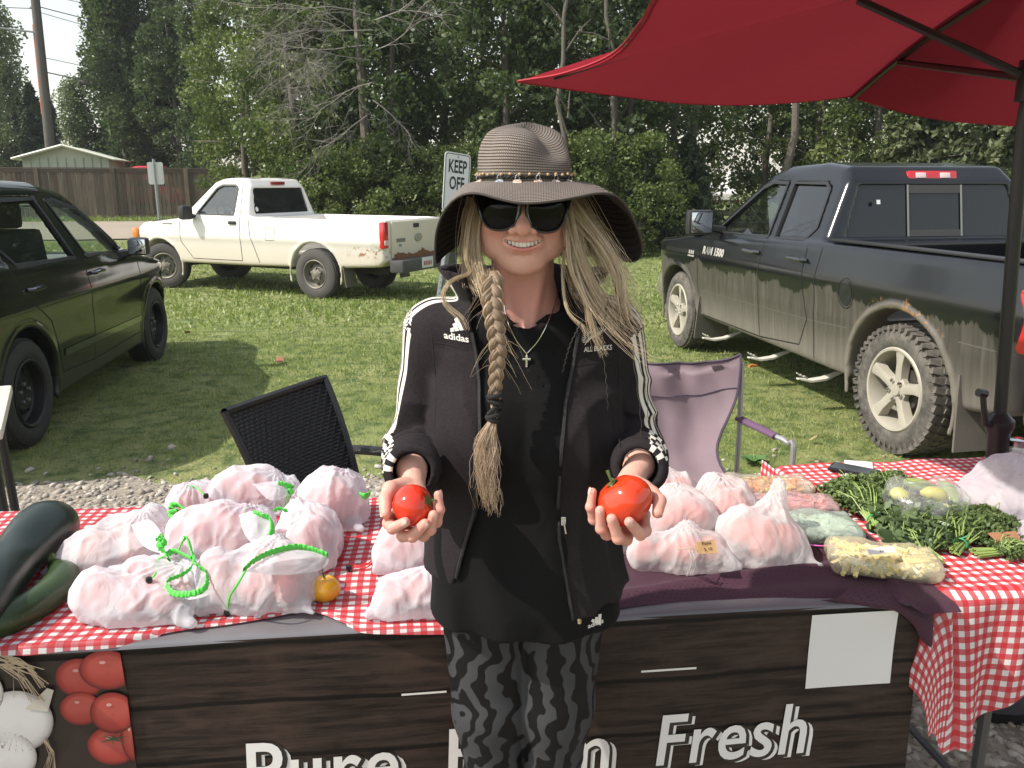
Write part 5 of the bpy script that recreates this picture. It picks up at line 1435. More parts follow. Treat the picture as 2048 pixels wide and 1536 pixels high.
# ---- banner
BN = tnor * -1
def banner_pt(u, z, off=0.0):
    """u along the front, z height; gentle waves of the vinyl"""
    w = .006 * math.sin(u * 3.1 + z * 4) + .004 * math.sin(u * 8.5 - z * 3)
    dp = (.74 - z); p = FL + tdir * u + BN * (.014 + w * min(1, dp / .12) + off)
    return Vector((p.x, p.y, z))
def banner_uz(px, py):
    r = ray(px, py); o = Vector((0, 0, CAMH)); pn = Vector((BN.x, BN.y, 0)); q0 = Vector((FL.x, FL.y, 0)) + pn * .014
    t = (q0 - o).dot(pn) / r.dot(pn); p = o + r * t
    return (Vector((p.x, p.y)) - FL).dot(tdir), p.z
def banner_mat():
    t = NT('banner_wood_print'); uv = t.coord('UV'); u, v, _ = t.sep(uv)
    g = t.noise(t.comb(t.math('MULTIPLY', u, 3.2), t.math('MULTIPLY', v, 42)), 1.4, 6, .7, .4)
    g2 = t.noise(t.comb(t.math('MULTIPLY', u, 5), t.math('MULTIPLY', v, 9)), 1.1, 5, .65)
    c = t.mix(t.step(g, .32, .72), (.010, .0070, .0058), (.052, .035, .028))
    c = t.mix(t.math('MULTIPLY', t.step(g2, .45, .8), .6), c, (.072, .046, .036))
    wob = t.math('MULTIPLY', t.noise(t.comb(t.math('MULTIPLY', u, 2.2), 0, 0), 1, 2), .035)
    f = t.math('FRACT', t.math('DIVIDE', t.math('ADD', v, wob), .135))
    seam = t.step(t.math('ABSOLUTE', t.math('SUBTRACT', f, .5)), .06, .02)
    c = t.mix(t.math('MULTIPLY', seam, .92), c, (.003, .003, .003))
    kn = t.vor(t.comb(t.math('MULTIPLY', u, 3), t.math('MULTIPLY', v, 7)), 1.3)
    c = t.mix(t.math('MULTIPLY', t.step(kn, .12, .03), .7), c, (.008, .006, .006))
    b = t.bsdf(Base__Color=c, Roughness=.48); b.inputs['Specular IOR Level'].default_value = .22
    t.set(b, 'Normal', t.bump(t.noise(t.comb(t.math('MULTIPLY', u, 5), t.math('MULTIPLY', v, 3)), 1.5, 3), .12, .03)); return t.end(b)
ban = empty('banner', (FL.x, FL.y, 0), 0, 'dark wood-print vinyl banner reading Pure Farm Fresh hanging from the table front', 'banner')
def bchild(name, V, F, mat, uv=None, smooth=True):
    o = mk(name, [Vector(v) - Vector((FL.x, FL.y, 0)) for v in V], F, mat, ban, smooth, uv=uv); return o
nu = 160; us = np.linspace(.0, TLEN - .012, nu); zs = np.linspace(.10, .738, 50); V, UVs = [], []
for z in zs:
    for u in us: V.append(banner_pt(u, z)); UVs.append((u, z))
bchild('printed_sheet', V, grid_faces(nu, len(zs)), banner_mat(), UVs)
V = []; prof = [(-.016, .734), (-.013, .741), (-.004, .7432), (.03, .7428), (.11, .7415)]
for (v_, z_) in prof:
    for u in us:
        w = .002 * math.sin(u * 11) + .0018 * math.sin(u * 27 + 1)
        V.append(onT(u, v_ + (.004 * math.sin(u * 7) if v_ < 0 else 0), z_ + w * .12 * (v_ > -.01)))
VIN = pbr('vinyl_grey', (.135, .13, .14), .28, var=.35, vscale=4, spec=.6); bchild('top_flap', V, grid_faces(nu, len(prof)), VIN)
def bdecal(name, pts2, F, mat, lay=1, attrs=None):
    V = [banner_pt(u, z, .0012 * lay) - Vector((FL.x, FL.y, 0)) for u, z in pts2]
    return mk(name, V, F, mat, ban, False, attrs=attrs)
WHT = pbr('print_white', (.74, .73, .71), .4, var=.05, vscale=15); DRK = pbr('print_dark', (.02, .016, .014), .4, var=.2)
def banner_text(txt, px, py, cap_px_top, width_px=None, slant=.0):
    u0, z0 = banner_uz(px, py); _, z1 = banner_uz(px, cap_px_top); cap = z1 - z0; size = cap / .70
    sq = 1.0
    for lay, (dx, dz), off, mat in ((1, (.16, -.10), .012, WHT), (2, (.07, -.04), .034, DRK), (3, (0, 0), .010, WHT)):
        V, F = text_mesh(txt, 1.0, off, slant, 1.08, 'LEFT', 4)
        if width_px:
            u1, _ = banner_uz(width_px, py); sq = (u1 - u0) / (V[:, 0].max() * size)
        bdecal('lettering', [(u0 + (a * sq + dx * .55) * size, z0 + (b + dz * .55) * size) for a, b, _ in V], F, mat, lay)
banner_text('Pure', 487, 1598, 1487, 800, .04)
banner_text('Farm', 886, 1562, 1458, 1215, .04)
banner_text('Fresh', 1300, 1524, 1424, 1606, .10)
for (xa, ya), (xb, yb) in (((803, 1389), (893, 1382)), ((1280, 1338), (1390, 1331))):
    ua, za = banner_uz(xa, ya); ub, zb = banner_uz(xb, yb); z_ = (za + zb) / 2
    bdecal('printed_line', [(ua, z_ - .0025), (ub, z_ - .0025), (ub, z_ + .0025), (ua, z_ + .0025)], [(0, 1, 2, 3)], WHT)
# gold ring logo glimpsed between the legs
uc, zc = banner_uz(1052, 1374); V2 = []
for k in range(41):
    a = 2 * math.pi * k / 40; V2 += [(uc + .031 * math.cos(a), zc + .031 * math.sin(a)), (uc + .029 * math.cos(a), zc + .029 * math.sin(a))]
bdecal('printed_ring', V2, [(2 * i, 2 * i + 1, 2 * i + 3, 2 * i + 2) for i in range(40)], pbr('print_gold', (.38, .28, .08), .4))
# blank white square print
c4 = [banner_uz(*p) for p in ((1610, 1377), (1765, 1361), (1797, 1220), (1637, 1230))]
um = (min(c[0] for c in c4), max(c[0] for c in c4)); zm = (min(c[1] for c in c4), max(c[1] for c in c4))
n_ = 8; V2 = [(um[0] + (um[1] - um[0]) * i / n_ , zm[0] + (zm[1] - zm[0]) * j / n_) for j in range(n_ + 1) for i in range(n_ + 1)]
bdecal('white_square', V2, grid_faces(n_ + 1, n_ + 1), pbr('square_white', (.70, .69, .68), .35, var=.03), 2)
# printed vegetables at the banner's left end
def print_mat(name, stops):
    if name in MATS: return MATS[name]
    t = NT(name); b = t.bsdf(Base__Color=t.ramp(t.attr('shade'), stops), Roughness=.4); MATS[name] = t.end(b); return MATS[name]
PTOM = print_mat('print_tomato', [(0, (.06, .008, .008)), (.35, (.22, .022, .018)), (.8, (.34, .04, .03)), (1, (.42, .075, .06))])
PGAR = print_mat('print_garlic', [(0, (.14, .12, .11)), (.3, (.36, .34, .33)), (1, (.58, .57, .57))])
def print_blob(px, py, rx_px, ry_px, mat, lay, clip_u=None, hl=((-.12, .42),), name='printed_tomato', neck=0):
    u0, z0 = banner_uz(px, py); u1, _ = banner_uz(px + rx_px, py); _, z1 = banner_uz(px, py - ry_px); rx, rz = u1 - u0, z1 - z0
    V2, A, F = [], [], []; nr, na = 7, 32
    for i in range(nr + 1):
        for k in range(na):
            a = 2 * math.pi * k / na; r = i / nr; u = u0 + rx * r * math.cos(a); z = z0 + rz * r * math.sin(a)
            A.append(max(0, min(1, 1.08 - .35 * r * r - .75 * max(0, r - .75) * 4 * .9 + .15 * math.sin(a)))) 
            V2.append((min(u, clip_u) if clip_u else u, z))
    F = [(i * na + k, i * na + (k + 1) % na, (i + 1) * na + (k + 1) % na, (i + 1) * na + k) for i in range(nr) for k in range(na)]
    o = bdecal(name, V2, F, mat, lay, {'shade': A})
    for hx, hz in hl:
        bdecal('printed_glint', [(min(u0 + rx * (hx + .12 * math.cos(a)), clip_u or 9), z0 + rz * (hz + .08 * math.sin(a))) for a in np.linspace(0, 6.28, 13)[:-1]], [tuple(range(12))], pbr('print_glint', (.60, .30, .27), .4), lay + 1)
cu, _ = banner_uz(256, 1420)
_u = np.linspace(.01, cu, 24); _z = np.linspace(.10, .715, 24)
bdecal('printed_panel', [(a_, b_) for b_ in _z for a_ in _u], grid_faces(24, 24), pbr('print_panel', (.022, .014, .012), .4, var=.4), 1)
for (x, y, rx, ry, ly, nm) in ((160, 1358, 50, 42, 2, 0), (215, 1340, 56, 42, 4, 0), (160, 1420, 42, 34, 3, 0), (225, 1428, 46, 42, 5, 0), (225, 1494, 52, 40, 3, 1), (262, 1480, 22, 46, 4, 0)):
    print_blob(x, y, rx, ry, PTOM, ly, cu)
u0, z0 = banner_uz(228, 1478)
for k in range(6):
    a = k * 1.05 + .3; bdecal('printed_stalk', [(u0, z0 + .003), (u0 + .03 * math.cos(a), z0 + .016 * math.sin(a)), (u0, z0 - .003)], [(0, 1, 2)], pbr('print_green', (.03, .07, .03), .5), 8)
for (x, y, rx, ry) in ((38, 1440, 70, 62), (20, 1510, 56, 50), (-40, 1380, 50, 50)):
    print_blob(x, y, rx, ry, PGAR, 6, None, (), 'printed_garlic')
ug, zg_ = banner_uz(80, 1392); bdecal('printed_garlic_neck', [(ug - .03, zg_ - .025), (ug + .012, zg_ - .035), (ug + .03, zg_ + .014), (ug + .018, zg_ + .02)], [(0, 1, 2, 3)], pbr('print_neck', (.50, .46, .40), .5), 7)
rr = random.Random(3)
for k in range(34):
    ua, za = banner_uz(rr.uniform(-20, 30), rr.uniform(1300, 1330)); ub, zb = banner_uz(rr.uniform(30, 100), rr.uniform(1330, 1400))
    if k > 22: ua, za = banner_uz(rr.uniform(85, 100), rr.uniform(1470, 1485)); ub, zb = banner_uz(rr.uniform(80, 120), rr.uniform(1530, 1560))
    m_ = ((ua + ub) / 2 + .01, (za + zb) / 2 + .006); w_ = .0016
    bdecal('printed_root', [(ua, za - w_), m_ and (m_[0], m_[1] - w_), (ub, zb - w_), (ub + w_, zb), (m_[0], m_[1] + w_), (ua, za + w_)], [(0, 1, 4, 5), (1, 2, 3, 4)], pbr('print_root', (.36, .28, .19), .5, var=.3), 9)

# =================================================================== GOODS
def veg_mat(name, stops, rough=.35, speck=None, scale=3):
    t = NT(name); co = t.coord('Object'); c = t.ramp(t.noise(co, scale, 4), stops)
    if speck:
        v = t.vor(co, 90); c = t.mix(t.math('MULTIPLY', t.step(v, .16, .05), .7), c, speck)
    b = t.bsdf(Base__Color=c, Roughness=rough); b.inputs['Specular IOR Level'].default_value = .5
    t.set(b, 'Normal', t.bump(t.noise(co, 14, 3), .12, .01)); return t.end(b)
def sweep(name, pts, rad, mat, parent=None, n=28, k=48, lobes=0, lobe=.0, flat=.95, attrs=None):
    P = spline(pts, k); rr_ = np.interp(np.linspace(0, 1, k), np.linspace(0, 1, len(rad)), rad) if len(rad) != k else rad
    rr_ = spline([(r,) for r in rad], k)[:, 0]; V, F = tube_vf(P, list(np.maximum(rr_, .0005)), n, True, flat)
    if lobes:
        for i in range(k):
            c = Vector(P[i])
            for j in range(n): V[i * n + j] = c + (Vector(V[i * n + j]) - c) * (1 + lobe * math.cos(lobes * 2 * math.pi * j / n))
    return mk(name, V, F, mat, parent)
ZD = veg_mat('zucchini_dark', [(0, (.004, .010, .008)), (.6, (.010, .020, .015)), (1, (.022, .035, .022))], .33)
ZG = veg_mat('zucchini_green', [(0, (.010, .022, .008)), (.5, (.022, .045, .012)), (1, (.07, .10, .02))], .32, (.12, .17, .08), 6)
pz = [atZ(x, y, TZ + h_) for x, y, h_ in ((-110, 1290, .065), (-40, 1200, .072), (20, 1130, .07), (70, 1075, .074), (103, 1050, .062), (118, 1038, .05))]
z1 = sweep('zucchini', pz, [.02, .060, .062, .056, .066, .074, .058, .012], ZD); tag(z1, 'huge dark green marrow at the left end of the checked cloth', 'vegetable')
pz = [atZ(x, y, TZ + h_) for x, y, h_ in ((-70, 1270, .034), (0, 1245, .034), (60, 1215, .036), (108, 1180, .036), (126, 1155, .037), (118, 1138, .038), (108, 1128, .04))]
z2 = empty('zucchini', pz[1], 0, 'smaller curved green zucchini lying in front of the huge marrow', 'vegetable')
b_ = sweep('flesh', [p - z2.location for p in pz], [.012, .033, .036, .036, .037, .034, .022, .015], ZG, z2)
mb = MB(); e = pz[-1] - z2.location; mb.tube([e + Vector((.004, -.002, -.004)), e + Vector((-.006, .008, .006)), e + Vector((-.012, .016, .012))], [.015, .010, .013], 5); mb.build('stalk', pbr('stalk_green', (.13, .16, .06), .7), z2)

# tomatoes
def tomato_mesh(r, sq=.86, lob=5, la=.03, seed=0, n=36, m=24):
    V = []
    for i in range(m + 1):
        th = math.pi * i / m
        for j in range(n):
            ph = 2 * math.pi * j / n; rr_ = r * (1 + la * math.cos(lob * ph + seed) * math.sin(th) * (.4 + .6 * math.cos(th / 2)))
            z = r * sq * math.cos(th) - r * .16 * math.exp(-(th / .38) ** 2)
            V.append((rr_ * math.sin(th) * math.cos(ph), rr_ * math.sin(th) * math.sin(ph), z))
    return V, grid_faces(n, m + 1, True)
def tom_mat(name, a, b, rough=.16):
    if name in MATS: return MATS[name]
    t = NT(name); co = t.coord('Object'); c = t.mix(t.noise(co, 18, 3), a, b)
    s_ = t.bsdf(Base__Color=c, Roughness=rough); s_.inputs['Subsurface Weight'].default_value = .15; s_.inputs['Subsurface Radius'].default_value = (1, .2, .1); s_.inputs['Subsurface Scale'].default_value = .006
    s_.inputs['Coat Weight'].default_value = .25; s_.inputs['Coat Roughness'].default_value = .1
    MATS[name] = t.end(s_); return MATS[name]
CAL = pbr('calyx_green', (.07, .12, .03), .6, var=.3)
def calyx(o, r, top, n=5, L=1.0, stem=.5):
    mb = MB()
    for k in range(n):
        a = 2 * math.pi * k / n + .3; c, s_ = math.cos(a), math.sin(a); w = .09 * r
        V = []; 
        for q, (rad, zz, ww) in enumerate(((.05, .02, .5), (.22 * L, .03, 1.2), (.42 * L, .05, .8), (.6 * L, .14 if k % 2 else .0, .1))):
            for sg in (-1, 1): V.append((rad * r * c - sg * w * ww * s_, rad * r * s_ + sg * w * ww * c, top + zz * r))
        mb.add(V, [(2 * i, 2 * i + 1, 2 * i + 3, 2 * i + 2) for i in range(3)])
    mb.build('calyx', CAL, o)
    mb = MB(); mb.tube([(0, 0, top - .02 * r), (.05 * r, 0, top + .25 * r), (.12 * r, .05 * r, top + stem * r)], [.06 * r, .05 * r, .07 * r], 6); mb.build('stem', CAL, o)
yt_p = atZ(645, 1212, TZ + .008)
yt = empty('yellow_tomato', yt_p + Vector((0, .030, .0265)), 0, 'single yellow tomato with a long thin stem beside the front mesh bag', 'tomato')
V, F = tomato_mesh(.034, .86, 5, .015); mk('flesh', V, F, tom_mat('tomato_yellow', (.68, .30, .012), (.78, .40, .02), .25), yt); calyx(yt, .034, .022, 5, .9, .3)
mb = MB(); mb.tube([(0, 0, .022), (-.004, 0, .04), (-.002, -.002, .056), (.006, -.002, .075)], [.0018, .0014, .0013, .0012], 5); mb.build('long_stem', pbr('dry_stem', (.09, .06, .03), .7), yt)

# ---- mesh produce bags
def bag_mat(name, col, transp, weave=0.0):
    if name in MATS: return MATS[name]
    t = NT(name); lw = t.n('ShaderNodeLayerWeight', Blend=.42).outputs['Facing']
    co = t.coord('Object')
    d = t.n('ShaderNodeBsdfDiffuse', Color=col); tr = t.n('ShaderNodeBsdfTranslucent', Color=col); tp = t.n('ShaderNodeBsdfTransparent', Color=(1, 1, 1))
    m = t.n('ShaderNodeMixShader', Fac=.42, i1=d, i2=tr)
    f = t.math('MULTIPLY', t.math('SUBTRACT', 1.0, t.math('MULTIPLY', lw, .85)), transp)
    f = t.math('MULTIPLY', f, t.math('MULTIPLY_ADD', t.noise(co, 7, 2), .3, .85), clamp=True)
    if weave:
        w1 = t.wave(co, 330, 0, 0, dire='X'); w2 = t.wave(co, 330, 0, 0, dire='Z'); f = t.math('MULTIPLY', f, t.math('ADD', .75, t.math('MULTIPLY', t.math('MULTIPLY', w1, w2), 1.0)), clamp=True)
    rd = t.noise(co, 10, 3, .5, 1.0); rdg = t.math('ABSOLUTE', t.math('SUBTRACT', rd, .5)); bp = t.bump(rdg, .45, .03, t.bump(t.noise(co, 40, 3, .5), .15, .004)); t.set(d, 'Normal', bp); t.set(tr, 'Normal', bp)
    MATS[name] = t.end(t.n('ShaderNodeMixShader', Fac=f, i1=m, i2=tp)); return MATS[name]
BW = bag_mat('bag_white_sheer', (.80, .80, .85), .37); BN_ = bag_mat('bag_white_net', (.84, .82, .83), .50, 1.0); BL = bag_mat('bag_lilac', (.74, .70, .78), .34)
GRN = pbr('ribbon_green', (.10, .62, .08), .5, var=.12, vscale=40); REDC = pbr('cord_red', (.62, .02, .03), .5)
TOMR = pbr('bagged_tomato', (.60, .13, .095), .6, var=.15); TOMP = pbr('bagged_tomato_pale', (.66, .30, .17), .6, var=.15)
BEAD = pbr('bead_black', (.01, .01, .01), .25)
def ruffle(name, path, width, mat, parent, amp=.004, freq=5.0, n=70, updir=(0, 0, 1), thick=True):
    n = n * 2; P = spline(path, n); V, F = [], []; up = Vector(updir); L = 0; rg_ = random.Random(len(path) * 31 + int(width * 1e4))
    p1, p2 = rg_.uniform(0, 6), rg_.uniform(0, 6)
    for i in range(n):
        t = Vector(P[min(i + 1, n - 1)] - P[max(i - 1, 0)]); t = t.normalized() if t.length > 0 else Vector((1, 0, 0))
        L += (Vector(P[i]) - Vector(P[max(i - 1, 0)])).length
        s_ = t.cross(up); s_ = s_.normalized() if s_.length > 1e-3 else Vector((0, -1, 0)); u = s_.cross(t).normalized(); u = (u + s_ * .5).normalized(); s2 = t.cross(u).normalized()
        nz_ = float(vnoise(L * 90, 0, 0, 1, 5)); c = Vector(P[i]); th_ = width * .22
        for k, (a, b) in enumerate(((-.5, .15), (-.22, .5), (.22, .5), (.5, .15), (.5, -.15), (.22, -.5), (-.22, -.5), (-.5, -.15))):
            o_ = amp * math.sin(L / .0085 * 6.28 + p1 + nz_ * 2.5 + a * 1.2) * (.35 + 1.2 * abs(a)); wv_ = 1 + .12 * math.sin(L / .013 * 6.28 + p2 + nz_)
            V.append(c + u * width * a * wv_ + s2 * (th_ * b + o_ * .6))
    for i in range(n - 1):
        for k in range(8): F.append((i * 8 + k, i * 8 + (k + 1) % 8, (i + 1) * 8 + (k + 1) % 8, (i + 1) * 8 + k))
    return mk(name, V, F, mat, parent)
def cord(parent, pts, mat, r=.0017, bead=None, name='drawstring'):
    mb = MB(); mb.tube([tuple(p) for p in spline(pts, 24)], r, 5)
    mb.build(name, mat, parent)
    if bead is not None:
        mb = MB(); mb.lathe([(0, -.008), (.006, -.006), (.0075, 0), (.006, .006), (0, .008)], 10, c=bead); mb.build('cord_stop', BEAD, parent)
def bag(label, x0, x1, y0, y1, h, mat, group, seed, ntom=6, rt=(.032, .042), neck=None, tmat=None, zb=TZ + .012, res=.0036, nw=.011, squash=.72, name='mesh_bag', cat='produce bag', lumps=True, drape=.035, nkz=.72, nkr=.22):
    rg = np.random.default_rng(seed); xc = (x0 + x1) / 2
    f0 = atZ(xc, y1, zb); b0 = atZ(xc, y0, zb + h * .62); yc = (f0.y + b0.y) / 2; dep = max(.10, b0.y - f0.y)
    c = atZ(xc, y1, zb); c = Vector((f0.x * yc / f0.y, yc, zb)); dist = math.hypot(yc, CAMH - zb)
    w = (x1 - x0) / FPX * dist * 1.06
    W2, D2 = w / 2, dep / 2
    o = empty(name, c, 0, label, cat, group)
    S = []
    tries = 0
    ntom += 3
    while len(S) < ntom and tries < 500:
        tries += 1; r = rg.uniform(*rt); a = rg.uniform(0, 6.28); q = math.sqrt(rg.uniform(0, 1))
        x, y = (W2 - r - nw) * q * math.cos(a), (D2 - r - nw * .7) * q * math.sin(a); z = r + .004
        if any(math.hypot(x - s[0], y - s[1]) < (r + s[3]) * .72 for s in S): 
            if h > .10 and tries > 120: z = min(h - r - .01, r * 2.3)
            else: continue
        S.append((x, y, z, r))
    nk = Vector(neck) if neck is not None else Vector((0, 0, h * .95))
    ph = rg.uniform(0, 6.28)
    CRN = [(sx * W2 * rg.uniform(.92, 1.06), -D2 * rg.uniform(.75, 1.02), rg.uniform(.008, .02), .008) for sx in (-1, 1) if rg.random() < .65] + [(W2 * rg.uniform(-.8, .8), D2 * .9, .03, .004)]
    def f(P):
        x, y, z = P
        d = s_ell(P, (0, 0, h * .18), (W2 * .93, D2 * .93, h * .42))
        for s in S: d = smin(d, s_sph(P, s[:3], s[3] + .004), drape)
        for (cx_, cy_, cz_, cr_) in CRN: d = smin(d, s_cap(P, (cx_ * .55, cy_ * .55, .026), (cx_ * .95, cy_ * .95, cz_), .026, cr_), .034)
        k = s_cap(P, (nk.x * .35, nk.y * .35, h * .42), (nk.x, nk.y, nk.z * nkz), h * .36, h * nkr); d = smin(d, k, .05)
        ang = np.arctan2(y - nk.y * .8, x - nk.x * .8); rr_ = np.sqrt((x - nk.x) ** 2 + (y - nk.y) ** 2 + (z - nk.z) ** 2)
        wob = vnoise(x, y, z, 14, seed); wv = np.sin(ang * 9 + ph + 3.2 * wob + 2.0 * vnoise(x, y, z, 30, seed + 1))
        fall = np.exp(-rr_ / (.55 * max(W2, .08)))
        d = d + .0075 * np.abs(wv) * (fall * .8 + .22) - .0035
        rg1 = 1 - np.abs(vnoise(x * 1.2 + .4 * wob * .05, y, z * .8, 11, seed + 5)) * 2.4; rg2 = 1 - np.abs(vnoise(x + .5 * y, y - .3 * x, z * .7, 19, seed + 6)) * 3; d = d - .0085 * np.clip(rg1, 0, 1) - .0038 * np.clip(rg2, 0, 1) + .003 + .0045 * vnoise(x, y, z, 9, seed + 8) + .0012 * vnoise(x, y, z, 60, seed + 2)
        return smax(d, -z + .0, .004)
    m_ = .035
    V, F = nets(f, (min(-W2, nk.x - h * .3) - m_, min(-D2, nk.y - h * .3) - m_, -.01), (max(W2, nk.x + h * .3) + m_, max(D2, nk.y + h * .3) + m_, max(h, nk.z + h * .2) + m_), res)
    mk('bag_cloth', V, F, mat, o)
    mb = MB()
    for s in S:
        V2, F2 = tomato_mesh(s[3] * .93, .9, 5, .02, s[0] * 50, 16, 10); mt = Matrix.Rotation(rg.uniform(0, 1.5), 3, 'X')
        mb.add([mt @ Vector(v) + Vector(s[:3]) for v in V2], F2)
    c_ = mb.build('tomatoes', tmat or TOMR, o); c_['kind'] = 'stuff'
    o['_h'] = h
    return o
GL = 'white mesh bags of tomatoes on the checked cloth'; GR_ = 'white net bags on the purple cloth'
B1 = bag('lilac-tinted mesh bag in front of the others with a twisted green loop on top', 168, 420, 1112, 1262, .10, BW, GL, 1, 7, neck=(.12, .03, .085))
B2 = bag('small mesh bag with pale orange tomatoes nearest the zucchinis', 142, 345, 1022, 1165, .105, BW, GL, 2, 6, (.028, .038), tmat=TOMP, neck=(.07, .05, .12))
B3 = bag('front mesh bag with broad arched green hem and green cord to a black bead', 408, 650, 1100, 1236, .115, BW, GL, 3, 7, neck=(.03, .05, .12))
B4 = bag('plump mesh bag in the middle of the heap with its green ruffle on the right', 346, 555, 1015, 1150, .125, BW, GL, 4, 7, (.036, .046), neck=(.09, .04, .10))
B5 = bag('mesh bag tied with a small green knot behind the arched green hem', 545, 682, 1022, 1165, .12, BW, GL, 5, 6, neck=(-.03, .08, .125))
B6 = bag('tall mesh bag at the back right with a scrap of green at its edge', 580, 735, 958, 1072, .135, BW, GL, 6, 6, (.04, .05), neck=(.05, .05, .12))
B7 = bag('mesh bag against the wicker chair with hanging green cords', 412, 575, 952, 1035, .11, BW, GL, 7, 5, (.04, .05), neck=(.13, .0, .095))
B8 = bag('mesh bag at the back left with a green rosette beside it', 346, 478, 966, 1045, .10, BW, GL, 8, 4, (.03, .04), neck=(-.03, -.03, .09))
B9 = bag('mesh bag partly behind the left sleeve with a red cord', 760, 880, 1062, 1150, .11, BW, GL, 9, 4, neck=(.0, .03, .11))
B10 = bag('mesh bag at the cloth edge partly hidden by the jacket hem', 753, 905, 1152, 1238, .085, BW, GL, 10, 5, (.028, .036), neck=(.06, .03, .08))
C1 = bag('net bag at the back of the purple cloth right behind the big tomato', 1290, 1398, 955, 1010, .10, BN_, GR_, 11, 4, (.035, .042), neck=(-.02, .02, .10))
C2 = bag('net bag beside the big tomato in the middle of the purple cloth', 1288, 1450, 995, 1096, .105, BN_, GR_, 12, 7, (.032, .042), neck=(-.03, .05, .115))
C3 = bag('net bag with a twisted top right of the big tomato', 1385, 1512, 972, 1072, .11, BN_, GR_, 13, 5, (.036, .045), neck=(-.03, .02, .12))
C4 = bag('net bag with its neck pointing up at the right of the net bags', 1436, 1602, 1030, 1146, .11, BN_, GR_, 14, 6, (.034, .044), neck=(.05, .06, .165), nkz=1.0, nkr=.14)
C5 = bag('front net bag with a brown price tag tied on', 1253, 1455, 1058, 1152, .10, BN_, GR_, 15, 7, (.030, .042), neck=(.02, .02, .10))
C6 = bag('net bag mostly hidden behind the hand with the big tomato', 1190, 1300, 1050, 1095, .08, BN_, GR_, 16, 4, (.03, .036), neck=(.0, .02, .08))
LB = bag('large pale lilac plastic bag at the right picture edge', 1915, 2120, 925, 1066, .17, BL, None, 17, 8, (.03, .045), neck=(.02, .02, .18), tmat=pbr('mushroom', (.62, .52, .40), .6), name='plastic_bag', cat='bag')
LB2 = bag('small lilac bag at the right edge in front of the brown card', 2036, 2130, 1045, 1105, .09, BL, None, 18, 3, (.03, .035), neck=(.03, .0, .08), name='plastic_bag', cat='bag')
def W_(o, px, py, h): return atZ(px, py, TZ + .012 + h) - o.location
def sheet(name, parent, loop, mat, sag=.0, seed=1, rings=7, n=48):
    L = spline([tuple(p) for p in loop] + [tuple(loop[0])], n + 1)[:-1]; c = L.mean(0) + np.array([0, 0, sag]); V = []
    for k in range(rings + 1):
        q = k / rings; P = c + (L - c) * q; nz = vnoise(P[:, 0], P[:, 1], P[:, 2], 38, seed) * .006 * math.sin(math.pi * min(1, q + .15)); P = P + np.stack([0 * nz, -.4 * nz, nz], -1); V.append(P)
    return mk(name, np.concatenate(V), grid_faces(n, rings + 1, True), mat, parent)
# green hems, loops and cords
b = B1; ruffle('green_hem', [W_(b, *p) for p in ((352, 1108, .10), (372, 1075, .12), (384, 1105, .115), (392, 1128, .105), (412, 1145, .09), (412, 1172, .075), (390, 1186, .07), (352, 1188, .07), (334, 1174, .075), (338, 1160, .085), (362, 1150, .09), (382, 1135, .10), (388, 1112, .115))], .013, GRN, b, .0020, n=150)
ruffle('green_hem', [W_(b, *p) for p in ((335, 1108, .10), (350, 1102, .11), (372, 1112, .11), (385, 1118, .11))], .015, GRN, b, .001, n=30)
cord(b, [W_(b, 336, 1108, .10), W_(b, 316, 1120, .09), W_(b, 312, 1145, .085), W_(b, 300, 1160, .08)], GRN, .002, W_(b, 298, 1160, .085))
sheet('bag_mouth', b, [W_(b, *p) for p in ((322, 1118, .09), (412, 1138, .088), (450, 1165, .045), (400, 1196, .05), (335, 1196, .045), (322, 1160, .065))], BW, -.012, 3)
b = B2; ruffle('green_hem', [W_(b, *p) for p in ((313, 1080, .13), (322, 1072, .135), (330, 1082, .13), (322, 1092, .125), (316, 1086, .128), (326, 1078, .132))], .014, GRN, b, .003, n=60)
ruffle('green_hem', [W_(b, *p) for p in ((318, 1096, .12), (330, 1105, .11), (338, 1120, .10))], .016, GRN, b, .002, n=24)
b = B3; ruffle('green_hem', [W_(b, *p) for p in ((487, 1140, .125), (510, 1120, .132), (545, 1104, .135), (590, 1094, .135), (620, 1098, .13), (655, 1110, .12))], .020, GRN, b, .0018, n=60)
cord(b, [W_(b, 490, 1142, .125), W_(b, 475, 1168, .10), W_(b, 460, 1192, .06), W_(b, 455, 1222, .012)], GRN, .0026, W_(b, 454, 1226, .008))
sk = [W_(b, *p) for p in ((490, 1143, .122), (545, 1110, .130), (600, 1100, .130), (655, 1113, .115), (640, 1140, .09), (560, 1150, .10))]
sheet('bag_mouth', b, sk, BW, .008, 5)
b = B4; ruffle('green_hem', [W_(b, *p) for p in ((508, 1026, .13), (522, 1030, .13), (540, 1038, .12), (545, 1055, .11), (540, 1075, .10), (525, 1092, .10))], .018, GRN, b, .0024, n=60)
sheet('bag_mouth', B4, [W_(B4, *p) for p in ((478, 1030, .125), (508, 1022, .132), (540, 1036, .12), (547, 1060, .10), (520, 1094, .085), (490, 1070, .10))], BW, .006, 8)
sheet('bag_mouth', B7, [W_(B7, *p) for p in ((505, 968, .11), (556, 962, .12), (584, 976, .10), (578, 990, .08), (540, 1000, .08))], BW, .004, 9)
sheet('bag_mouth', B2, [W_(B2, *p) for p in ((262, 1050, .12), (300, 1040, .13), (328, 1078, .125), (322, 1105, .10), (285, 1090, .10))], BW, .006, 10)
b = B5; ruffle('green_hem', [W_(b, *p) for p in ((548, 1022, .14), (558, 1017, .145), (575, 1022, .14))], .012, GRN, b, .002, n=20)
b = B6; ruffle('green_hem', [W_(b, *p) for p in ((722, 990, .11), (730, 993, .11), (738, 989, .11))], .022, GRN, b, .002, n=14)
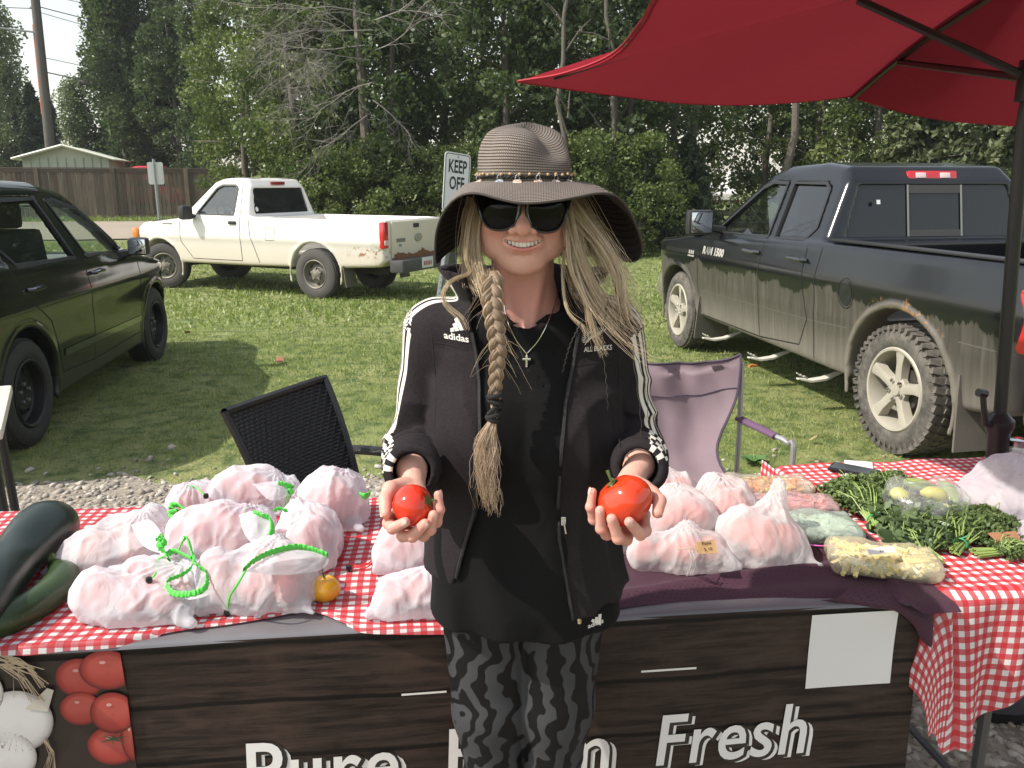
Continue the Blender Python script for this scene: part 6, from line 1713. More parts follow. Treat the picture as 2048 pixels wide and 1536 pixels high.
b = B7; ruffle('green_hem', [W_(b, *p) for p in ((556, 966, .12), (572, 970, .115), (584, 978, .10), (578, 985, .10))], .018, GRN, b, .0024, n=40)
for dx in (0, 3, 7): cord(b, [W_(b, 582 - dx, 984, .10), W_(b, 579 - dx, 1000, .05), W_(b, 576 - dx, 1018, .01)], GRN, .0013)
b = B8
for k in range(3): ruffle('green_hem', [W_(b, *p) for p in ((338 + k * 3, 1018, .05), (345, 1008 + k * 2, .06), (360, 1012, .06), (372 - k * 3, 1024, .05), (362, 1038, .04), (346, 1036, .04), (340, 1026, .05), (356, 1022, .07))], .014, GRN, b, .0024, n=60)
cord(b, [W_(b, 372, 975, .09), W_(b, 388, 972, .095), W_(b, 400, 982, .09), W_(b, 410, 992, .085)], GRN, .002, W_(b, 412, 992, .088))
b = B9; cord(b, [W_(b, 800, 1108, .01), W_(b, 750, 1103, .003), W_(b, 742, 1122, .003), W_(b, 722, 1132, .003), W_(b, 695, 1128, .003)], REDC, .0018, W_(b, 698, 1136, .008))
cord(b, [W_(b, 790, 1104, .01), W_(b, 755, 1112, .003), W_(b, 735, 1134, .003), W_(b, 705, 1134, .003)], REDC, .0016)
b = B10; cord(b, [W_(b, 700, 1118, .003), W_(b, 684, 1116, .003), W_(b, 670, 1112, .003)], REDC, .0014)
def card(parent, corners, mat, th=.0008, name='price_tag'):
    P = [Vector(c) for c in corners]; n = (P[1] - P[0]).cross(P[2] - P[0]).normalized() * th; k = len(P)
    return mk(name, P + [p - n for p in P], [tuple(range(k)), tuple(range(2 * k - 1, k - 1, -1))] + [(i, (i + 1) % k, k + (i + 1) % k, k + i) for i in range(k)], mat, parent, False)
KR = pbr('kraft_card', (.42, .26, .12), .8, var=.08, vscale=30); INK = pbr('ink', (.02, .02, .02), .6)
def plane_text(parent, txt, o_, ex, ey, size, mat=INK, off=.0014, bold=.004):
    V, F = text_mesh(txt, 1.0, bold); ex, ey = Vector(ex).normalized(), Vector(ey).normalized(); nz = ex.cross(ey)
    mk('lettering', [Vector(o_) + ex * (v[0] * size) + ey * (v[1] * size) + nz * off for v in V], F, mat, parent, False)
b = C5; q = [W_(b, *p) for p in ((1393, 1084, .105), (1428, 1079, .105), (1436, 1106, .085), (1400, 1108, .085), (1388, 1096, .095))]
card(b, q[::-1], KR); ex = (q[1] - q[0]); ey = (q[1] - q[2]); cen = (q[0] + q[1] + q[2] + q[3]) / 4
nz = ex.cross(ey).normalized()
plane_text(b, 'Pasta', cen + ey * .16, ex, ey, .0115, off=.0020); plane_text(b, '$ 10', cen - ey * .28, ex, ey, .0115, off=.0020)
cord(b, [W_(b, 1390, 1096, .098), W_(b, 1370, 1098, .105), W_(b, 1352, 1098, .108)], pbr('twine', (.7, .65, .5), .8), .001)
cord(b, [W_(b, 1384, 1102, .10), W_(b, 1392, 1125, .07), W_(b, 1386, 1150, .01)], WHT, .0014); cord(b, [W_(b, 1378, 1102, .10), W_(b, 1384, 1125, .07), W_(b, 1374, 1152, .01)], WHT, .0014)

# ---- clear zip bags
def film(name, tint, alpha, refl=.06):
    if name in MATS: return MATS[name]
    t = NT(name); co = t.coord('Object')
    tp = t.n('ShaderNodeBsdfTransparent', Color=(1, 1, 1)); d = t.n('ShaderNodeBsdfDiffuse', Color=tint); gl = t.n('ShaderNodeBsdfGlossy', Color=(1, 1, 1), Roughness=.2)
    bp = t.bump(t.noise(co, 26, 4, .6), .5, .015); t.set(gl, 'Normal', bp)
    m = t.n('ShaderNodeMixShader', Fac=alpha, i1=tp, i2=d); f = t.math('ADD', t.schlick(.06, bp), refl)
    MATS[name] = t.end(t.n('ShaderNodeMixShader', Fac=f, i1=m, i2=gl)); return MATS[name]
def zip_bag(label, x0, x1, y0, y1, h, fmat, seed, slices, cols, zb=TZ + .014, rot=0.0, zipc=None):
    """film pouch full of chopped slices"""
    rg = np.random.default_rng(seed); xc = (x0 + x1) / 2; f0 = atZ(xc, y1, zb); b0 = atZ(xc, y0, zb + h * .6); yc = (f0.y + b0.y) / 2
    W2, D2 = (x1 - x0) / FPX * math.hypot(yc, .9) / 2, max(.05, (b0.y - f0.y) / 2); o = empty('zip_bag', (f0.x * yc / f0.y, yc, zb), rot, label, 'food bag', 'clear zip bags of prepared food')
    def f(P):
        d = s_box(P, (0, 0, h * .42), (W2 * .97, D2 * .97, h * .36), h * .34)
        return smax(d + .007 * vnoise(P[0], P[1], P[2], 18, seed) + .004 * vnoise(P[0], P[1], P[2], 45, seed + 1), -P[2], .004)
    V, F = nets(f, (-W2 - .03, -D2 - .03, -.01), (W2 + .03, D2 + .03, h + .03), .0042)
    mk('film', V, F, fmat, o)
    for ci, (col, kind, n, sz) in enumerate(slices):
        mb = MB(); mat = pbr(col[0], col[1], .5, var=.25, vscale=30, spec=.5)
        for i in range(n):
            p = Vector((rg.uniform(-1, 1) * W2 * .72, rg.uniform(-1, 1) * D2 * .62, h * rg.uniform(.2, .60))); a = rg.uniform(0, 6.28)
            if kind == 'strip':
                L = sz * rg.uniform(.6, 1.4); q = Vector((math.cos(a) * L, math.sin(a) * L, rg.uniform(-.3, .3) * L)); mb.tube([p - q, p + Vector((rg.uniform(-.3, .3) * L, rg.uniform(-.3, .3) * L, .25 * L)), p + q], sz * .2, 5)
            elif kind == 'leaf':
                L = sz * rg.uniform(.6, 1.4); c, s_ = math.cos(a) * L, math.sin(a) * L; mb.add([p, p + Vector((c, s_, .2 * L)), p + Vector((c * 2, s_ * 2, 0)), p + Vector((c - s_ * .6, s_ + c * .6, .1 * L))], [(0, 1, 2, 3)])
            else:
                mb.box(p, (sz * rg.uniform(.6, 1.5), sz * rg.uniform(.5, 1.2), sz * .35), rot=(rg.uniform(-.6, .6), rg.uniform(-.6, .6), a))
        pt = mb.build('contents', mat, o); pt['kind'] = 'stuff'
    return o, W2, D2
FC = film('film_clear', (.85, .85, .85), .14, .01)
FP = film('film_pink', (.80, .52, .50), .42); FG = film('film_green', (.55, .66, .56), .42); FO = film('film_orange', (.80, .68, .5), .30); FY = film('film_yellow', (.84, .76, .52), .30, .01)
zip_bag('zip bag of chopped orange vegetables at the back edge of the purple cloth', 1452, 1618, 950, 1002, .05, FO, 21, [(('veg_orange', (.70, .25, .06)), 'cube', 130, .02), (('veg_yellow', (.65, .55, .15)), 'cube', 60, .018), (('veg_red', (.6, .08, .03)), 'strip', 16, .014)], None)
zip_bag('zip bag of pink diced mixture between the orange and the green bag', 1500, 1672, 985, 1040, .055, FP, 22, [(('veg_pink', (.68, .28, .26)), 'cube', 170, .02), (('herb_bits', (.08, .12, .05)), 'leaf', 50, .005)], None)
o, W2, D2 = zip_bag('zip bag of pale green sliced cucumber with a pink zip strip', 1542, 1712, 1020, 1098, .065, FG, 23, [(('veg_pale', (.55, .66, .50)), 'cube', 150, .024), (('herb_dark', (.06, .16, .05)), 'leaf', 34, .010)], None)
cord(o, [W_(o, *p) for p in ((1562, 1076, .03), (1600, 1086, .03), (1650, 1092, .028), (1712, 1084, .02))], pbr('zip_pink', (.70, .16, .45), .4), .0022, name='zip_strip')
o, W2, D2 = zip_bag('large zip bag of yellow beans with a small white price label', 1655, 1868, 1085, 1170, .075, FY, 24, [(('bean_yellow', (.72, .60, .25)), 'strip', 170, .028), (('bean_pale', (.74, .70, .48)), 'strip', 160, .022), (('bean_brown', (.3, .2, .08)), 'leaf', 20, .006)], None, rot=-.22)
q = [atZ(a, b_, TZ + .094) - o.location for a, b_ in ((1733, 1098), (1786, 1093), (1792, 1104), (1738, 1110))]; q = [Matrix.Rotation(.22, 3, 'Z') @ v for v in q]
card(o, q, pbr('label_white', (.78, .76, .74), .6, var=.02), name='price_label'); cen = sum(q, Vector()) / 4
plane_text(o, '$5', cen + (q[3] - q[0]) * .3, q[1] - q[0], q[0] - q[3], .012, off=.0016)
# bag of cucumbers on top of the greens
cb = empty('zip_bag', atZ(1850, 1020, TZ + .05), 0, 'clear bag of pale yellow cucumbers lying on the herbs', 'food bag', 'clear zip bags of prepared food')
CUY = veg_mat('cucumber_yellow', [(0, (.30, .33, .06)), (.5, (.55, .52, .12)), (1, (.66, .62, .22))], .4, None, 9); CUG = veg_mat('cucumber_green', [(0, (.10, .18, .04)), (1, (.35, .42, .12))], .4, None, 9)
for pts, m_ in ((((1785, 985, .06), (1800, 990, .065), (1818, 1003, .05)), CUY), (((1840, 985, .075), (1870, 988, .075), (1895, 995, .065)), CUY), (((1795, 968, .05), (1830, 970, .06), (1870, 975, .06)), CUG), (((1850, 1012, .04), (1880, 1020, .04), (1910, 1025, .035)), CUY), (((1880, 965, .05), (1900, 985, .05), (1912, 1005, .05)), CUG)):
    sweep('cucumber', [W_(cb, *p) for p in pts], [.006, .019, .021, .019, .006], m_, cb, 16, 20)
def f(P): return smax(s_box(P, (0, 0, .03), (.098, .072, .042), .035) + .010 * vnoise(P[0], P[1], P[2], 16, 5) + .005 * vnoise(P[0], P[1], P[2], 40, 6), -P[2] - .02, .004)
V, F = nets(f, (-.13, -.11, -.04), (.13, .11, .10), .0045); mk('film', V, F, FC, cb)

# ---- herbs
HB = leaf_mat('herb_leaf', [(0, (.06, .10, .03)), (.5, (.14, .20, .07)), (1, (.26, .33, .14))], tf=.25); HST = pbr('herb_stem', (.26, .36, .10), .5, var=.25, vscale=30)
HM = leaf_mat('mint_leaf', [(0, (.06, .10, .045)), (.6, (.14, .20, .09)), (1, (.23, .30, .15))], tf=.2); HP = leaf_mat('herb_purple', [(0, (.03, .025, .02)), (.6, (.07, .08, .035)), (1, (.12, .06, .05))], tf=.15)
def herb(label, base_px, tip_px, spread, n, lsize, mat, seed, hmax=.06, tie=None, stems=26, name='herb_bunch', curl=1.0):
    rg = np.random.default_rng(seed); A = atZ(*base_px, TZ + .02); B = atZ(*tip_px, TZ + .03); o = empty(name, A, 0, label, 'herbs', 'bunches of fresh herbs on the right table')
    d = B - A; d.z = 0; L = d.length; d.normalize(); s_ = Vector((-d.y, d.x, 0)); C_, T = [], []; mb = MB()
    for i in range(stems):
        a = rg.uniform(-1, 1); zz = rg.uniform(.0, .03); e = d * L * rg.uniform(.35, 1.0) + s_ * a * spread * rg.uniform(.5, 1) + Vector((0, 0, rg.uniform(.01, hmax)))
        k0 = s_ * a * .012 + Vector((0, 0, zz * .5)); mb.tube([k0 - d * .03 + s_ * a * .01, k0 + d * .03, e * .6 + Vector((0, 0, .02)), e], [.0022, .002, .0015, .001], 4)
    m_ = n; t = rg.uniform(.22, 1.05, m_); a = rg.normal(0, .42, m_); prof = np.sin(np.clip((t - .12), 0, 1) * 2.6 + .35); lat = a * spread * (.35 + prof * .75)
    z = hmax * (.15 + .85 * rg.uniform(0, 1, m_) ** .6) * np.clip(prof, .2, 1) * (1 - .35 * np.abs(a)) * (1 + .25 * vnoise(t * 8, a * 3, 0 * t, 1, seed))
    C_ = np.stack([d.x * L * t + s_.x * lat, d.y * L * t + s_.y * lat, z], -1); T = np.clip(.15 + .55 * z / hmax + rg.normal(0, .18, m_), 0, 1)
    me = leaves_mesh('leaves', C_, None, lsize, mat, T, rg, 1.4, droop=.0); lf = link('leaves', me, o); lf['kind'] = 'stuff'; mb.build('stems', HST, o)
    if tie is not None:
        q = atZ(*tie, TZ + .03) - A; mb = MB(); R0 = [q * .0 + d * .015 + s_ * (.016 * math.cos(k)) + Vector((0, 0, .012 + .014 * math.sin(k))) for k in np.linspace(0, 6.28, 13)]; mb.tube(R0, .0018, 5, False); mb.tube([R0[3], R0[3] + Vector((.012, -.006, .01))], .0015, 4); mb.build('twist_tie', pbr('tie_green', (.02, .32, .12), .5), o)
    return o
herb('curly parsley bunch at the back left with its tied stems toward the banner', (1750, 1052), (1690, 975), .085, 3600, .011, HB, 31, .075, (1748, 1042))
herb('parsley bunch fanned behind the cucumber bag', (1790, 1040), (1775, 960), .07, 2600, .011, HB, 36, .075)
herb('broad leaved mint lying in the middle of the herbs', (1800, 1110), (1845, 1010), .095, 620, .026, HM, 32, .065)
herb('mint sprigs just left of the tied parsley stems', (1860, 1118), (1800, 1050), .09, 520, .026, HM, 37, .055)
herb('parsley bunch at the front right with thick pale green stems', (1915, 1100), (1990, 1035), .085, 3400, .011, HB, 33, .065, (1940, 1085))
herb('flat parsley spread under the cucumber bag', (1880, 1090), (1930, 1020), .10, 2600, .012, HB, 34, .05)
herb('feathery dill under the brown card at the right', (1970, 1108), (2060, 1098), .05, 1400, .009, HB, 35, .035)
herb('dark purplish herb bunch tied at the far left of the herbs', (1700, 1010), (1655, 985), .05, 1300, .010, HP, 38, .04, (1695, 1000))
for i in range(9):
    pass
card_o = empty('card_sign', atZ(2008, 1090, TZ + .05), 0, 'blank-looking brown card with faint handwriting lying on the dill', 'card')
q = [atZ(a, b_, TZ + hh) - card_o.location for a, b_, hh in ((1975, 1066, .06), (2032, 1062, .06), (2048, 1094, .035), (2012, 1101, .035))]; card(card_o, q[::-1], pbr('brown_card', (.36, .17, .09), .8, var=.05), name='sheet')
mb = MB(); cen = sum(q, Vector()) / 4; ex = (q[1] - q[0]).normalized(); ey = (q[0] - q[3]).normalized()
nz = ex.cross(ey).normalized()
for r_ in (0.004, -.006):
    pts = [cen + ex * (-.012 + .0022 * k) + ey * (r_ + .0022 * math.sin(k * 2.1 + r_ * 900)) + nz * .0016 for k in range(12)]; mb.tube(pts, .0005, 3)
mb.build('handwriting', INK, card_o)
# phone on paper
pp = [(1688, 921), (1744, 925), (1750, 958), (1692, 966)]
pw = empty('paper', atZ(1718, 945, TZ + .014), 0, 'folded white paper napkin under the phone', 'paper')
q = [atZ(a, b_, TZ + .016) - pw.location for a, b_ in pp]; card(pw, q, pbr('paper_white', (.78, .77, .78), .8, var=.02), .002, 'sheet')
ph = empty('phone', atZ(1708, 940, TZ + .022), 0, 'black smartphone lying on a white napkin at the back of the right table', 'phone')
mb = MB(); a_, b_ = atZ(1672, 934, TZ + .022), atZ(1747, 948, TZ + .022); dd = (b_ - a_); rot = math.atan2(dd.y, dd.x)
mb.box((0, 0, 0), (.145, .072, .009), rot=(0, 0, rot), bev=.004); mb.build('case', pbr('phone_black', (.012, .012, .014), .35), ph)
mb = MB(); mb.box((0, 0, .005), (.130, .064, .0012), rot=(0, 0, rot)); mb.build('screen', pbr('phone_screen', (.02, .02, .022), .08), ph)
# jar
jp = atZ(2029, 950, TZ + .006); jar = empty('jar', jp, 0, 'glass jar of pale contents with a metal lid behind the umbrella pole', 'jar')
mb = MB(); mb.lathe([(0, 0), (.036, 0), (.040, .008), (.040, .085), (.032, .10), (.032, .108)], 24); mb.build('glass', film('jar_glass', (.75, .72, .66), .22, .1), jar)
mb = MB(); mb.lathe([(0, .003), (.034, .003), (.036, .01), (.036, .08), (0, .08)], 20); mb.build('filling', pbr('jar_fill', (.62, .50, .33), .6), jar)
mb = MB(); mb.lathe([(.034, .100), (.035, .101), (.035, .116), (.032, .118), (0, .118)], 24); mb.build('lid', CHR, jar)
V = []; 
for k in range(9):
    a = -2.3 + .16 * k * 1.0
    for z_ in (.03, .062): V.append((.0408 * math.cos(a), .0408 * math.sin(a), z_))
mk('jar_label', V, [(2 * i, 2 * i + 2, 2 * i + 3, 2 * i + 1) for i in range(8)], pbr('label_white', (.78, .76, .74), .6), jar, False)

# =================================================================== CHAIRS
def wicker():
    t = NT('black_wicker'); uv = t.coord('UV'); u, v, _ = t.sep(uv); s_ = 62.0
    w1 = t.math('FRACT', t.math('MULTIPLY', u, s_)); row = t.math('FLOOR', t.math('MULTIPLY', v, s_ * 1.4)); w2 = t.math('FRACT', t.math('ADD', t.math('MULTIPLY', u, s_ * .5), t.math('MULTIPLY', row, .25)))
    w3 = t.math('FRACT', t.math('MULTIPLY', v, s_ * 1.4))
    h = t.math('MULTIPLY', t.math('SINE', t.math('MULTIPLY', w2, math.pi)), t.math('SINE', t.math('MULTIPLY', w3, math.pi)))
    c = t.mix(h, (.002, .002, .002), (.018, .018, .020)); b = t.bsdf(Base__Color=c, Roughness=.42); t.set(b, 'Normal', t.bump(h, 1.0, .006)); return t.end(b)
WK = wicker()
wc = empty('wicker_chair', (-.62, 2.72, 0), 0, 'black woven wicker armchair turned sideways behind the table', 'chair')
def wv(p): return Vector(p) - Vector((-.62, 2.72, 0))
TLp, TRp = Vector((-.90, 2.50, .952)), Vector((-.69, 2.97, .952)); dn = Vector((.30, -.02, -.55)); V, UVs = [], []
fw = Vector((.91, -.41, 0))
nb = 22
for s_ in (0, 1):
    for j in range(nb):
        t = j / (nb - 1)
        for i in range(nb):
            a = i / (nb - 1); p = TLp.lerp(TRp, a) + Vector((.26 * t - .09 * t * t, -.10 * t + .0, -.56 * t)) + fw * (-.05 * math.sin(a * math.pi)) * (1 - .3 * t)
            p = p + (TRp - TLp) * ((.5 - a) * .16 * t) + Vector((0, 0, -.018 * math.sin(a * math.pi) + .0)) * (1 - t) + fw * (-.022 * s_)
            V.append(wv(p)); UVs.append((a * .5, t * .56))
F0 = grid_faces(nb, nb); F1 = F0[:, ::-1] + nb * nb; rim = []
bd = [i for i in range(nb)] + [(k + 1) * nb + nb - 1 for k in range(nb - 1)] + [nb * nb - 2 - i for i in range(nb - 1)] + [(nb - 2 - k) * nb for k in range(nb - 2)]
rim = np.array([(bd[i], bd[(i + 1) % len(bd)], bd[(i + 1) % len(bd)] + nb * nb, bd[i] + nb * nb) for i in range(len(bd))])
mk('backrest', V, np.concatenate([F0, F1, rim]), WK, wc, uv=UVs)
mb = MB(); mb.tube([V[i] for i in bd] + [V[bd[0]]], .013, 6, False); mb.build('backrest_edge', pbr('wicker_edge', (.012, .012, .013), .3, bump=1.0, bscale=140), wc)
for (a0, ys) in ((Vector((-.66, 2.99, .66)), .0), (Vector((-.86, 2.48, .66)), -.02)):
    pa = [wv(a0), wv(a0 + Vector((.10, -.02, .012))), wv(a0 + Vector((.30, -.10, .015))), wv(a0 + Vector((.44, -.17, .0))), wv(a0 + Vector((.47, -.19, -.12))), wv(Vector((a0.x + .44, a0.y - .18, 0)))]
    mb = MB(); mb.tube(spline(pa, 30), .019, 8); mb.build('armrest', pbr('wicker_edge', (.012, .012, .013), .3), wc)
    mb = MB(); mb.tube([wv(Vector((a0.x + .05, a0.y, .45))), wv(Vector((a0.x - .0, a0.y + .02, 0)))], .016, 8); mb.build('leg', pbr('wicker_edge', (.012, .012, .013), .3), wc)
mb = MB(); mb.box(wv(Vector((-.50, 2.60, .42))), (.46, .46, .06), rot=(0, 0, -.42), bev=.02); mb.build('seat', WK, wc)
# camp chair
CF = pbr('camp_fabric', (.21, .155, .18), .8, var=.12, vscale=5, bump=.3, bscale=160, sheen=.3); CD = pbr('camp_trim', (.06, .045, .07), .7); CT = pbr('camp_tube', (.42, .42, .43), .35, .6)
CP = pbr('camp_pad', (.13, .07, .13), .8, var=.15)
cc_ = Vector((.80, 3.20, 0)); cch = empty('camp_chair', cc_, 0, 'faded purple folding camp chair with padded arm behind the right sleeve', 'chair')
V, UVs = [], []; rowsb = [(.92, 3.45, .56, .97, .01), (.86, 3.43, .555, .968, .03), (.75, 3.41, .57, .955, .05), (.64, 3.37, .60, .895, .06), (.54, 3.31, .60, .862, .06), (.46, 3.22, .585, .90, .04), (.44, 3.08, .57, .95, .03), (.45, 2.92, .56, .98, .03), (.40, 2.86, .56, .98, .02)]
RB = spline(rowsb, 34)
for r_ in RB:
    for a in np.linspace(0, 1, 22):
        x = r_[2] + (r_[3] - r_[2]) * a; sag = r_[4] * math.sin(a * math.pi); V.append((x - cc_.x, r_[1] - cc_.y + sag * .8 + .022 * float(vnoise(x * 1.4, r_[0] * .8 + x, 1, 9, 4)), r_[0] - sag * .5 + .012 * math.sin(a * 3.1) * (r_[0] > .9) - (.030 * math.sin(a * math.pi) if r_[0] > .88 else 0) + .10 * (x - .77) * (r_[0] > .6) + .008 * float(vnoise(x, r_[0], 0, 14, 2)))); UVs.append((a, r_[0]))
mk('fabric_seat_and_back', V, grid_faces(22, 34), CF, cch, uv=UVs)
for side in (0, 21): mb = MB(); mb.tube([V[k * 22 + side] for k in range(34)], .006, 5); mb.build('edge_binding', CD, cch)
mb = MB(); mb.tube([V[i] for i in range(22)], .006, 5); mb.build('edge_binding', CD, cch)
mb = MB(); mb.tube([Vector(V[7 * 22 + i]) + Vector((0, -.003, 0)) for i in range(22)], .0022, 4); mb.build('seam', CD, cch)
for x in (.985, .555):
    mb = MB(); mb.tube([(x - cc_.x, 3.47 - cc_.y, .90), (x - cc_.x - .0, 3.44 - cc_.y, .60), (x - cc_.x - .02, 3.38 - cc_.y, 0)], .011, 8); mb.build('frame_tube', CT, cch)
    mb = MB(); s2 = 1 if x > .8 else -1; A0 = Vector((x - cc_.x, 3.46 - cc_.y, .655)); A1 = A0 + Vector((.09 * s2, -.24, -.008)); mb.tube([A0, A1], .022, 10, flat=.6); mb.build('arm_pad', CP, cch)
    mb = MB(); mb.tube(spline([A1 + Vector((-.02 * s2, .05, 0)), A1, A1 + Vector((.03 * s2, -.05, -.01)), A1 + Vector((.045 * s2, -.08, -.06)), A1 + Vector((.03 * s2, -.06, -.65))], 20), .011, 8); mb.build('arm_tube', CT, cch)
# orange scrap and weed on the grass
mb = MB(); mb.tube([(0, 0, 0), (.04, .01, .005), (.08, .0, 0)], [.012, .014, .011], 7); o = mb.build('orange_peg', pbr('orange_peg', (.62, .20, .06), .6)); o.location = atZ(1498, 733, .05); o.rotation_euler = (0, 0, .4); tag(o, 'small orange scrap lying on the grass by the truck steps', 'scrap')
rg = np.random.default_rng(3); mb = MB()
for k in range(12):
    a = k * .55; L = rg.uniform(.06, .12); c, s_ = math.cos(a), math.sin(a); w = L * .28
    mb.add([(0, 0, .01), (c * L * .5 - s_ * w, s_ * L * .5 + c * w, .04), (c * L, s_ * L, .02 + .03 * rg.random()), (c * L * .5 + s_ * w, s_ * L * .5 - c * w, .04)], [(0, 1, 2, 3)])
o = mb.build('weed', pbr('weed_green', (.09, .18, .05), .6, var=.2)); o.location = atZ(1508, 928, 0); tag(o, 'broad leaved weed at the gravel edge beside the camp chair', 'plant')

# =================================================================== UMBRELLA
def canopy_mat():
    t = NT('umbrella_red'); co = t.coord('Object'); c = t.mix(t.noise(co, 2, 3), (.235, .020, .030), (.285, .026, .036))
    d = t.n('ShaderNodeBsdfDiffuse', Color=c, Roughness=.3); tr = t.n('ShaderNodeBsdfTranslucent', Color=(.20, .024, .032)); t.set(d, 'Normal', t.bump(t.noise(co, 3.2, 3), .5, .05))
    return t.end(t.n('ShaderNodeMixShader', Fac=.28, i1=d, i2=tr))
um_px = atY(2046, 250, 2.5); base = atY(1990, 940, 2.5)
um = empty('patio_umbrella', (base.x + .03, 2.5, 0), 0, 'large square red patio umbrella on a black crank pole over the right table', 'umbrella')
def UL(p): return Vector(p) - um.location
apex = Vector((1.50, 2.5, 2.27)); A_ = atY(1035, 163, 2.5); Bc = atY(1700, 193, 3.9); Dc = Vector((1.25, 1.05, 2.10)); Cc = Vector((2.95, 2.45, 1.80))
e_AB = [A_, atY(1130, 176, 2.7), atY(1250, 190, 2.92), atY(1360, 202, 3.12), atY(1480, 207, 3.38), atY(1600, 203, 3.65), Bc]
e_AD = [A_, atY(1127, 147, 2.42), atY(1223, 109, 2.30), atY(1281, 44, 2.16), atY(1312, -10, 2.0), atY(1420, -140, 1.6), Dc]
e_BC = [Bc, atY(1800, 222, 3.68), atY(1900, 238, 3.5), atY(2048, 250, 3.35), Vector((2.5, 3.05, 1.78)), Cc]
e_DC = [Dc, Vector((1.7, 1.35, 2.07)), Vector((2.3, 1.9, 1.95)), Cc]
CM = canopy_mat()
def panel(edge, sag=.03, n=40, m=24):
    E = spline(edge, n); V = []
    ap = np.array(apex); a0 = ap + (E[0] - ap); 
    for j in range(m):
        t = j / (m - 1)
        for i in range(n):
            p = ap * (1 - t) + E[i] * t; e = i / (n - 1); s_ = math.sin(math.pi * e)
            p = p + np.array([0, 0, .035 * math.sin(math.pi * t) * (1 - .3 * s_) - sag * s_ * math.sin(math.pi * t * .9)])
            V.append(UL(Vector(p)))
    return V, grid_faces(n, m)
for e in (e_AB, e_AD, e_BC, e_DC):
    V, F = panel(e); mk('canopy_panel', V, F, CM, um)
    mb = MB(); mb.tube([UL(p) for p in spline(e, 40)], .004, 4); mb.build('hem', pbr('hem_red', (.30, .01, .02), .7), um)
UB = pbr('umbrella_black', (.010, .010, .011), .35, var=.1)
hub = UL(atY(2062, 158, 2.46)); topp = UL(apex) - Vector((0, 0, .03))
for c_, (spx, sY) in ((A_, (1694, 30)), (Bc, (1778, 131)), (Dc, None), (Cc, None)) if False else ():
    pass
def ribpt(c_, t): return UL(apex.lerp(c_, t)) - Vector((0, 0, .022)) + Vector((0, 0, .035 * math.sin(math.pi * t)))
for c_, t_, te in ((A_, .36, .93), (Bc, .66, 1.0), (Dc, .45, .97), (Cc, .45, .97)):
    rib = MB(); rib.tube([ribpt(c_, q) for q in np.linspace(0, te, 10)], .011 if c_ is not A_ else .007, 6); rb = rib.build('rib', UB, um)
    mb = MB(); mb.tube([hub, ribpt(c_, t_) - Vector((0, 0, .012))], .012, 6); mb.build('strut', UB, um)
mb = MB(); mb.tube([hub - Vector((0, 0, .06)), hub + Vector((0, 0, .05))], .035, 12); mb.build('hub', UB, um)
pb0 = UL(Vector((base.x, 2.5, .80))); pt0 = UL(um_px)
pdir = (pt0 - pb0).normalized(); 
mb = MB(); mb.tube([Vector((-.01, 0, .02)), pb0, pt0, topp], .0195, 14); mb.build('pole', UB, um)
sl = [pb0 + pdir * k for k in (-.06, .03, .035, .10, .12, .135, .15)]
mb = MB(); mb.tube([pb0 - pdir * .12, pb0 + pdir * .0, pb0 + pdir * .08, pb0 + pdir * .105, pb0 + pdir * .125, pb0 + pdir * .15], [.029, .031, .033, .043, .043, .022], 18); mb.build('crank_housing', UB, um)
mb = MB(); h0 = pb0 + pdir * .11; mb.tube([h0 + Vector((-.02, -.01, 0)), h0 + Vector((-.055, -.02, .01)), h0 + Vector((-.068, -.02, .06)), h0 + Vector((-.078, -.022, .105))], [.012, .012, .009, .009], 8)
mb.tube([h0 + Vector((-.068, -.02, .105)), h0 + Vector((-.096, -.026, .112))], .013, 8); mb.build('crank_handle', UB, um)
mb = MB(); mb.lathe([(0, 0), (.24, 0), (.24, .04), (.06, .07), (.04, .25), (0, .25)], 28); mb.build('base', UB, um)

# =================================================================== DISTANT STALL (glimpsed at right)
def at_far(px, py, y): p = atY(px, py, y); p.z = float(gz(p.x, y)); return p
far_car('parked_car', at_far(1422, 395, 33), R(80), (.65, .65, .63), 'small white car at the distant stalls seen through the gap in the trees', (4.2, 1.8, 1.55))
p = at_far(1428, 415, 27); o = empty('market_table', p, .2, 'distant stall table with a red cloth seen between the trees', 'table')
mb = MB(); mb.box((0, 0, .74), (1.5, .7, .04)); mb.build('tabletop', pbr('far_red', (.45, .05, .05), .7), o)
for x in (-.7, .7):
    mb = MB(); mb.box((x, 0, .37), (.04, .6, .72)); mb.build('leg', STL, o)
for i, (px, col, lb) in enumerate(((1396, (.10, .07, .05), 'left brown folding chair at the distant stall'), (1413, (.10, .12, .22), 'right folding chair with a blue bag at the distant stall'))):
    p = at_far(px, 430, 25); o = empty('folding_chair', p, .3 * i, lb, 'chair', 'chairs at the distant stall')
    mb = MB(); mb.box((0, 0, .45), (.45, .42, .04), bev=.01); mb.build('seat', pbr('far_chair%d' % i, col, .7), o)
    mb = MB(); mb.tube([(.22 * math.cos(a), .2, .75 + .2 * math.sin(a)) for a in np.linspace(0, 6.28, 16)], .02, 5); mb.box((0, .2, .72), (.38, .02, .3), bev=.01); mb.build('backrest', pbr('far_chair%d' % i, col, .7), o)
    for x in (-.2, .2):
        for y in (-.18, .2): mb = MB(); mb.tube([(x, y, .45), (x, y, 0)], .015, 5); mb.build('leg', STL, o)

